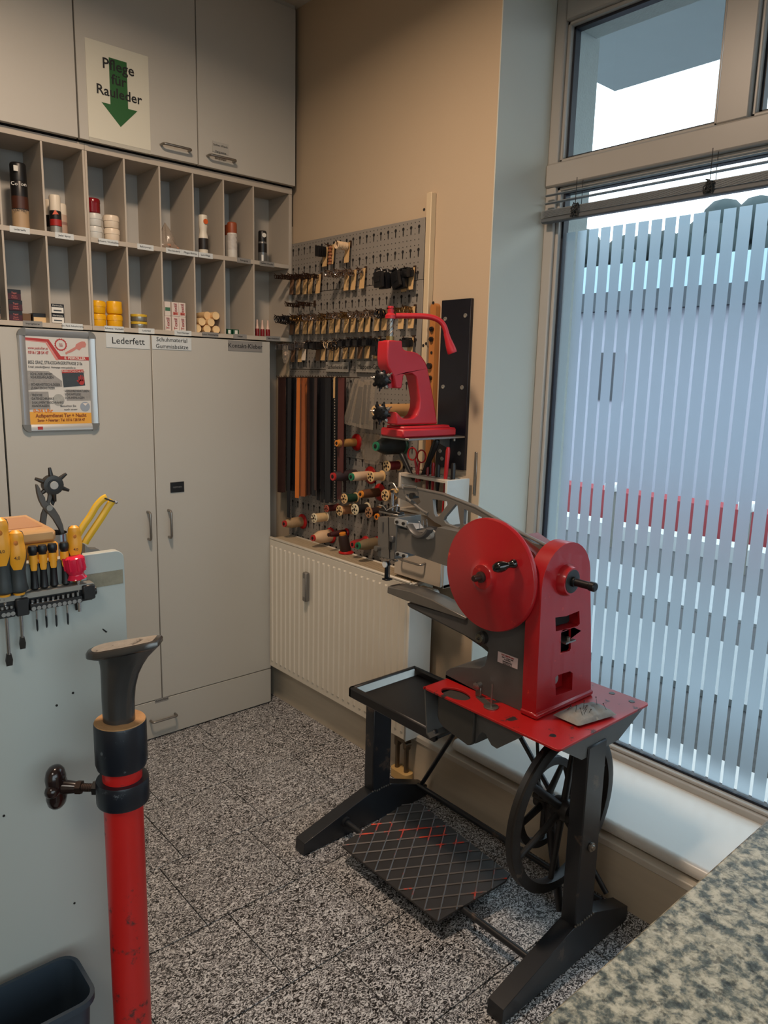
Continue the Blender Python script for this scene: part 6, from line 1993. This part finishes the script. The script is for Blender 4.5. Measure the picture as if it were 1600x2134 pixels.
HYEL = mat('yellow_grip', (236, 160, 36), .4, var=.05); HGRY = mat('charcoal_grip', (52, 56, 56), .5, var=.1); 
def driver(label, zx, ztop, zbot, tipz, rmax, big=True, blade='flat', y=RK + .012, shaft=.0030):
    """screwdriver hanging point-down through the rack; close-up coordinates of handle top, handle bottom, blade tip"""
    pt = r_(*zr(zx, ztop), y); pb = r_(*zr(zx, zbot), y); pp = r_(*zr(zx, tipz), y)
    x = pt.x
    t = thing('screwdriver', label, 'screwdriver', (x, y, pp.z), 'screwdrivers in the rack')
    H = pt.z - pb.z
    R = rmax
    if big:
        G().lathe([(R * .55, 0), (R * .95, .004), (R, H * .06), (R * .85, H * .16), (R * .80, H * .35), (R * 1.0, H * .58), (R * .98, H * .68), (R * .80, H * .84), (R * .82, H * .93), (R * .70, H * .985), (R * .4, H)], (x, y, pb.z), (0, 0, 1), 20).ob('handle', HGRY, t)
        # yellow inlay over the front, and the round yellow butt
        def inlay(u, v):
            hh = H * (.40 + .62 * v)
            w_ = math.sin(PI * min(1, .10 + .62 * v)) ** .8
            ang = (u - .5) * 2.3 * w_
            rr = [(.35, .80), (.58, 1.0), (.68, .98), (.84, .80), (.93, .82), (.985, .70), (1.02, .25)]
            f = hh / H; r = .78
            for (f0, ra), (f1, rb) in zip(rr, rr[1:]):
                if f0 <= f <= f1: r = ra + (rb - ra) * (f - f0) / (f1 - f0)
            a = -PI / 2 + ang - .25
            return Vector((x + (R * r + .0012) * math.cos(a), y + (R * r + .0012) * math.sin(a), pb.z + hh))
        o = G().grid(inlay, 10, 16).ob('yellow_inlay', HYEL, t)
        q = inlay(.5, .70)
        G().lathe([(R * .26, 0), (R * .2, .0006)], q + Vector((-.0002, -.0012, 0)), (.25, -1, .1), 14).ob('hang_hole', mat('grip_hole', (190, 110, 30), .5), t)
        q = inlay(.5, .32)
        text('4,0', R * .5, q + Vector((0, -.002, 0)), (1, -.25, 0), (0, 0, 1), BLACKINK, t, name='size_mark')
        G().lathe([(R * .6, -.003), (R * .6, .002)], (x, y, pb.z), (0, 0, 1), 16).ob('yellow_collar', HYEL, t)
    else:
        G().lathe([(R * .5, 0), (R * .9, .004), (R * .8, H * .15), (R * .72, H * .4), (R * .9, H * .62), (R * .92, H * .72)], (x, y, pb.z), (0, 0, 1), 16).ob('handle', BLACKP, t)
        G().lathe([(R * .93, H * .60), (R * .95, H * .70), (R * .90, H * .80)], (x, y, pb.z), (0, 0, 1), 16).ob('yellow_band', HYEL, t)
        G().lathe([(R * .78, H * .80), (R * .80, H * .83), (R * 1.0, H * .86), (R * 1.02, H * .95), (R * .85, H)], (x, y, pb.z), (0, 0, 1), 16).ob('swivel_cap', BLACKP, t)
        def inl(u, v):
            a = -PI / 2 + (u - .5) * 1.5 * math.sin(PI * (.25 + .5 * v)) - .2
            hh = H * (.46 + .2 * v)
            return Vector((x + (R * .93 + .0006) * math.cos(a), y + (R * .93 + .0006) * math.sin(a), pb.z + hh))
        G().grid(inl, 6, 6).ob('yellow_inlay', HYEL, t)
    s = shaft
    G().cyl((x, y, pb.z + .004), (x, y, pp.z + .02), s, n=10).ob('shaft', CHROME, t)
    if blade == 'flat':
        G().add([(x - s, y - s * .7, pp.z + .022), (x + s, y - s * .7, pp.z + .022), (x + s, y + s * .7, pp.z + .022), (x - s, y + s * .7, pp.z + .022),
                 (x - s * 1.7, y - s * .5, pp.z + .010), (x + s * 1.7, y - s * .5, pp.z + .010), (x + s * 1.7, y + s * .5, pp.z + .010), (x - s * 1.7, y + s * .5, pp.z + .010),
                 (x - s * 1.4, y - .0005, pp.z), (x + s * 1.4, y - .0005, pp.z), (x + s * 1.4, y + .0005, pp.z), (x - s * 1.4, y + .0005, pp.z)],
                [(0, 1, 5, 4), (1, 2, 6, 5), (2, 3, 7, 6), (3, 0, 4, 7), (4, 5, 9, 8), (5, 6, 10, 9), (6, 7, 11, 10), (7, 4, 8, 11), (8, 9, 10, 11)]).ob('blade', DARKSTEEL, t)
    else:
        G().cyl((x, y, pp.z + .022), (x, y, pp.z + .003), s * 1.05, s * .9, n=8).cyl((x, y, pp.z + .003), (x, y, pp.z), s * .9, s * .3, n=8).ob('blade', BLACKP, t)
    return t
driver('large yellow and charcoal screwdriver hanging over the rack middle', 145, 680, 1280, 1835, .0150, y=RK + .005, shaft=.0030)
driver('large yellow screwdriver cut off by the left picture edge', -8, 560, 1300, 2005, .0152, y=RK + .006, shaft=.0033)
driver('yellow and charcoal screwdriver at the back beside the red stubby one', 712, 632, 1150, 1450, .0125, y=BY - .006)
driver('slim black precision screwdriver, first right of the large yellow one', 312, 825, 1255, 1660, .0076, big=False, blade='tip', shaft=.0018)
driver('slim black precision screwdriver, second right of the large yellow one', 405, 815, 1240, 1625, .0076, big=False, blade='tip', shaft=.0018)
driver('slim black precision screwdriver, third right of the large yellow one', 502, 800, 1222, 1615, .0076, big=False, blade='tip', shaft=.0018)
driver('slim black precision screwdriver, fourth right of the large yellow one', 615, 790, 1205, 1595, .0076, big=False, blade='tip', shaft=.0018)
# red transparent stubby screwdriver
pt = r_(*zr(740, 920), RK); pb = r_(*zr(765, 1155), RK); x = (pt.x + pb.x) / 2
t = thing('screwdriver', 'stubby transparent red screwdriver at the right end of the rack', 'screwdriver', (x, RK + .006, r_(*zr(750, 1470)).z), 'screwdrivers in the rack')
H = pt.z - pb.z
ax = Vector((-.12, 0, 1)).normalized()
RP = mat('red_translucent_plastic', (244, 44, 78), .12, trans=.25, spec=.6)
b_ = Vector((x, RK + .006, pb.z))
g = G().lathe([(.010, 0), (.0165, .003), (.0135, H * .18), (.0125, H * .25), (.0165, H * .42), (.0175, H * .6), (.0165, H * .92), (.012, H)], b_, ax, 24)
for k in range(8):
    a_ = 2 * PI * k / 8
    off = Vector((math.cos(a_), math.sin(a_), 0)) * .0165
    g.cyl(b_ + ax * H * .42 + off, b_ + ax * H * .93 + off, .0022, n=6)
g.ob('handle', RP, t)
G().cyl((x + .001, RK + .006, pb.z + .004), (x + .001, RK + .006, r_(*zr(750, 1470)).z), .0030, n=10).ob('shaft', CHROME, t)

# orange-lidded assortment case on the bench
cz = BZ
def t_(px, py, z): return at(px, py, 2, z)
cs = thing('assortment_case', 'low amber plastic assortment case on the bench behind the screwdrivers', 'case', (.3, BY + .15, BT))
AMB = mat('amber_lid', (206, 160, 108), .25, var=.08, vscale=12)
P = [t_(0, 1118, BZ + .030), t_(60, 1150, BZ + .030), t_(122, 1136, BZ + .030), t_(92, 1097, BZ + .030)]
y0, y1 = BY + .035, BY + .20
x0, x1 = -.10, at(122, 1135, 1, y0).x
G().box(x0, x1, y0, y1, BT + .0005, BZ + .022, .003).ob('case_base', mat('yellow_case', (226, 160, 60), .4), cs)
G().box(x0 + .002, x1 - .002, y0 + .002, y1 - .002, BZ + .022, BZ + .046, .006).ob('case_lid', AMB, cs)
G().box(x0 + .01, x1 - .016, y0 + .03, y1 - .03, BZ + .046, BZ + .0472).ob('lid_panel', mat('amber_lid_panel', (188, 138, 96), .3), cs)

# revolving punch pliers and yellow pliers standing in a holder
SY_ = BY + .30
def s_(x, y, yy=SY_):
    return at(*zr(x, y), 1, yy)
pp = thing('punch_pliers', 'grey revolving hole punch pliers standing on the bench', 'pliers', (s_(480, 700).x, SY_, BT))
PLM = mat('plier_grey_steel', (92, 88, 84), .42, metal=.5, var=.15, vscale=30)
def poly(qs, th0, th1, m, name, bev=.0015):
    return G().prism([(s_(*q).x, s_(*q).z) for q in qs], 1, SY_ + th0, SY_ + th1).ob(name, m, pp, bev=bev)
poly([(335, 228), (352, 222), (375, 262), (395, 310), (425, 352), (430, 385), (470, 410), (520, 460), (565, 530), (600, 620), (618, 720), (590, 740), (560, 660), (500, 560), (440, 490), (395, 440), (365, 380), (345, 310)], -.008, .000, PLM, 'jaw')
poly([(432, 200), (450, 180), (480, 168), (520, 165), (555, 180), (578, 210), (580, 245), (560, 275), (545, 300), (520, 340), (500, 385), (485, 420), (470, 470), (455, 560), (445, 640), (420, 740), (375, 740), (385, 620), (400, 520), (430, 440), (462, 380), (468, 330), (455, 290), (440, 250)], .001, .007, PLM, 'jaw')
c = s_(505, 232)
wh = G().lathe([(.011, -.011), (.0200, -.010), (.0200, .010), (.011, .011)], (c.x, SY_, c.z), (0, 1, 0), 22).ob('punch_wheel', DARKSTEEL, pp)
G().lathe([(.0125, 0), (.0125, .001)], (c.x, SY_ - .0112, c.z), (0, -1, 0), 18).ob('wheel_ring', BLACKP, pp)
G().lathe([(.0085, 0), (.0080, .0018)], (c.x, SY_ - .0118, c.z), (0, -1, 0), 18).ob('wheel_centre', mat('pale_centre', (178, 176, 170), .5), pp)
for k in range(6):
    a_ = PI / 2 + .1 + k * PI / 3
    d = Vector((math.cos(a_), 0, math.sin(a_)))
    o = Vector((c.x, SY_, c.z))
    G().cyl(o + d * .018, o + d * .036, .0052, .0030, n=10).ob('punch_tube', DARKSTEEL, wh)
q = s_(462, 450)
G().cyl((q.x, SY_ - .012, q.z), (q.x, SY_ + .008, q.z), .0062, n=14).ob('rivet', STEEL, pp)
poly([(500, 330), (545, 270), (548, 400), (530, 445), (505, 420)], .0075, .011, BLACKP, 'black_guard')
G().lathe([(.030, BT + .0005), (.033, BT + .01), (.033, s_(560, 690).z), (.030, s_(560, 690).z), (.030, BT + .02)], (s_(500, 700).x, SY_, 0), (0, 0, 1), 24).ob('tool_rest', CHROME, pp)

SY2 = BY + .29
yp = thing('yellow_pliers', 'long yellow handled pliers leaning to the right behind the rack', 'pliers', (s_(830, 830, SY2).x, SY2, BT))
YH = mat('yellow_dip_grip', (226, 178, 40), .4, var=.06)
def ybar(qs, r, name):
    pts = [s_(*q, SY2) for q in qs]
    n_ = len(spline(pts, 4))
    G().tube(spline(pts, 4), r, 10, sx=.7, up=(0, 1, 0)).ob(name, YH, yp)
ybar([(1028, 355), (990, 375), (930, 440), (870, 540), (800, 640), (720, 780)], .0078, 'grip')
ybar([(1090, 385), (1050, 440), (980, 550), (900, 670), (840, 760), (820, 800)], .0080, 'grip')
G().tube([s_(1010, 362, SY2 - .005), s_(1060, 382, SY2 - .005), s_(1115, 402, SY2 - .005)], .0018, 6).ob('wire_catch', DARKSTEEL, yp)
q = s_(1120, 402, SY2 - .005)
G().ball((q.x, q.y, q.z), .0042, 8, 6).ob('catch_ball', CHROME, yp)
q = s_(830, 800, SY2)
G().prism([(s_(800, 900, SY2).x, BT + .0005), (s_(960, 900, SY2).x, BT + .0005)] + [(s_(*q, SY2).x, s_(*q, SY2).z) for q in ((985, 885), (930, 845), (850, 845), (800, 800))], 1, SY2 - .012, SY2 + .010).ob('jaws', STEEL, yp)

# ================================================================== shoe last on its red floor stand
LXc, LYc = .438, -1.466
ls = thing('last_stand', 'red floor post with a worn iron shoe last on top', 'shoe last stand', (LXc, LYc, 0))
LRED = mat('worn_red_post', (196, 32, 28), .38, var=.12, vscale=9, wear=(66, 42, 40), wscale=11, wthr=.575, wrough=.6, coat=.1)
G().cyl((LXc, LYc, .02), (LXc, LYc, .775), .0325, n=32).ob('post', LRED, ls)
G().lathe([(.056, 0), (.056, .012), (.046, .024), (.036, .05)], (LXc, LYc, .001), (0, 0, 1), 32).ob('floor_plate', IRON, ls)
zc1 = .757; 
BLKW = mat('worn_black_sleeve', (22, 26, 34), .36, var=.25, vscale=16, wear=(92, 96, 100), wscale=26, wthr=.60)
G().lathe([(.0340, .772), (.0400, .775), (.0425, .784), (.0425, .853), (.0415, .856), (.026, .856), (.026, .84)], (LXc, LYc, 0), (0, 0, 1), 36).ob('sleeve', BLKW, ls)
G().lathe([(.0415, .8562), (.0405, .8575), (.027, .8575)], (LXc, LYc, 0), (0, 0, 1), 36).ob('leather_ring', mat('worn_leather_top', (170, 128, 84), .8, var=.3, vscale=40, bump=.5), ls)
cl = G().lathe([(.0335, .710), (.0425, .710), (.0435, .713), (.0435, .749), (.0425, .752), (.0335, .752)], (LXc, LYc, 0), (0, 0, 1), 36).ob('clamp_ring', BLKW, ls)
# clamp screw with a star knob, pointing left in the picture
hd = Vector((-.80, .60, 0)).normalized()
hd = (Vector((.753, -.6575, 0)) * -1).normalized()
o = Vector((LXc, LYc, .731))
BRZ = mat('brown_bakelite', (34, 22, 20), .22, coat=.3)
G().cyl(o + hd * .042, o + hd * .050, .0125, n=6).ob('nut', DARKSTEEL, cl)
g = G().cyl(o + hd * .050, o + hd * .072, .0062, n=12)
for k in range(6):
    g.cyl(o + hd * (.052 + k * .003), o + hd * (.0535 + k * .003), .0072, n=12)
g.ob('threaded_rod', mat('dark_thread', (58, 44, 38), .4, metal=.6), cl)
G().cyl(o + hd * .070, o + hd * .079, .0120, n=6).ob('lock_nut', mat('dark_thread', (58, 44, 38), .4, metal=.6), cl)
G().lathe([(.0095, .078), (.0105, .083), (.0125, .098), (.013, .103)], o, hd, 10).ob('knob_neck', BRZ, cl)
sd = hd.cross(Vector((0, 0, 1)))
g = G()
kc = o + hd * .114
g.tube([kc + Vector((0, 0, s_v)) for s_v in (-.0385, -.036, -.030, -.018, 0, .018, .030, .036, .0385)], [.004, .0095, .0140, .0165, .0150, .0165, .0140, .0095, .004], 18, sx=1.25, up=tuple(sd))
g.tube([kc + sd * s_v for s_v in (-.026, -.022, -.012, .012, .022, .026)], [.005, .0105, .0135, .0135, .0105, .005], 14)
g.ob('star_knob', BRZ, cl)
# the last: oval stem flaring into a tilted tongue-shaped head
rt = Vector((.753, -.6575, 0)).normalized()     # towards the right of the picture
bk = Vector((.6575, .753, 0)).normalized()
LAST = mat('polished_last_iron', (92, 90, 88), .26, metal=.75, var=.15, vscale=20, wear=(130, 118, 106), wscale=24, wthr=.66)
secs = [(.842, -.001, .0262, .0235), (.868, -.0015, .0262, .0225), (.892, -.0015, .0268, .0210), (.915, .000, .0282, .0205), (.935, .003, .0312, .0205), (.950, .007, .0352, .0205), (.962, .011, .0400, .0210), (.972, .0155, .0465, .0220), (.979, .0185, .0520, .0235)]
N = 36
vs_ = []; fs_ = []
for k, (z, ox, ra, rb_) in enumerate(secs):
    for i in range(N):
        t = 2 * PI * i / N
        c_, s_2 = math.cos(t), math.sin(t)
        flute = 1 - .10 * math.exp(-((math.sin((t + PI / 2 - .45) / 2)) / .10) ** 2) * (1 if k < 6 else .3)
        zz = z + .011 * c_ * max(0, (k - 2) / 6.0)
        p = Vector((LXc, LYc, zz)) + rt * (ox + ra * c_ * flute) + bk * (rb_ * s_2 * flute)
        vs_.append(p)
for k in range(len(secs) - 1):
    for i in range(N):
        fs_.append((k * N + i, k * N + (i + 1) % N, (k + 1) * N + (i + 1) % N, (k + 1) * N + i))
fs_.append(tuple(range(N - 1, -1, -1))); fs_.append(tuple((len(secs) - 1) * N + i for i in range(N)))
G().add(vs_, fs_).ob('last_stem', LAST, ls)
# head: rounded slab, long axis to the right, rising
def HP(u, v, h):
    return Vector((LXc, LYc, .982)) + rt * u + bk * v + Vector((0, 0, .20 * u + h))
outl = []
for i in range(20):                     # round heel at the left
    t = PI / 2 + PI * i / 19
    outl.append((-.024 + .026 * math.cos(t), .026 * math.sin(t)))
outl += [(.02, -.0245), (.05, -.021), (.068, -.0185), (.072, -.0150), (.073, 0), (.072, .0150), (.068, .0185), (.05, .021), (.02, .0245)]
n = len(outl)
lay = [(.88, -.0085), (1.0, -.005), (1.0, .001), (.96, .0045), (.85, .006)]
vs_ = []; fs_ = []
for (s, h) in lay:
    for (u, v) in outl:
        vs_.append(HP(.012 + (u - .012) * s, v * s, h + .002 * math.cos(v / .026 * 1.2)))
for k in range(len(lay) - 1):
    for i in range(n):
        fs_.append((k * n + i, k * n + (i + 1) % n, (k + 1) * n + (i + 1) % n, (k + 1) * n + i))
fs_.append(tuple(range(n - 1, -1, -1)))
G().add(vs_, fs_).ob('last_head', LAST, ls)
m_ = (len(lay) - 1) * n
G().add([v + Vector((0, 0, .0002)) for v in vs_[m_:]], [tuple(range(n))]).ob('worn_top_face', mat('worn_last_face', (172, 162, 150), .45, metal=.5, var=.25, vscale=60, wear=(90, 78, 68), wscale=50, wthr=.58, bump=.5, bscale=120), ls)

# ================================================================== waste bin
BINM = mat('dark_blue_grey_bin', (46, 58, 70), .5, var=.06)
zb_ = .37
bn = thing('waste_bin', 'dark blue-grey rectangular waste bin in front of the bench', 'bin', (.20, -1.41, 0))
bx1, by1 = .374, -1.352
bw, bd = .34, .128
def binring(ins, z, r):
    return [(x, y, z) for x, y in rrect(bx1 - bw + ins, bx1 - ins, by1 - bd + ins, by1 - ins, r, 6)]
R0 = binring(.02, .002, .02); R1 = binring(.004, zb_ - .012, .028); R2 = binring(-.003, zb_ - .012, .032); R3 = binring(-.003, zb_, .032); R4 = binring(.004, zb_, .026); R5 = binring(.024, .006, .018)
n = len(R0)
vs_ = R0 + R1 + R2 + R3 + R4 + R5
fs_ = []
for k in range(5):
    for i in range(n):
        fs_.append((k * n + i, k * n + (i + 1) % n, (k + 1) * n + (i + 1) % n, (k + 1) * n + i))
fs_ += [tuple(range(n)), tuple(5 * n + i for i in range(n))]
G().add(vs_, fs_).ob('bin_body', BINM, bn)

# ================================================================== granite counter in the foreground
cz_ = .92
ct = thing('counter', 'speckled granite counter top in the lower right foreground', 'counter', (.9, -2.6, 0))
a = at(1050, 2134, 2, cz_); b = at(1600, 1745, 2, cz_)
ye = (a.y + b.y) / 2
G().box(.30, 1.68, -3.05, ye, cz_ - .03, cz_, .003).ob('granite_slab', granite_counter(), ct)
G().box(.45, 1.66, -3.0, ye - .04, 0.0, cz_ - .03).ob('counter_body', WHITE_LAM, ct)
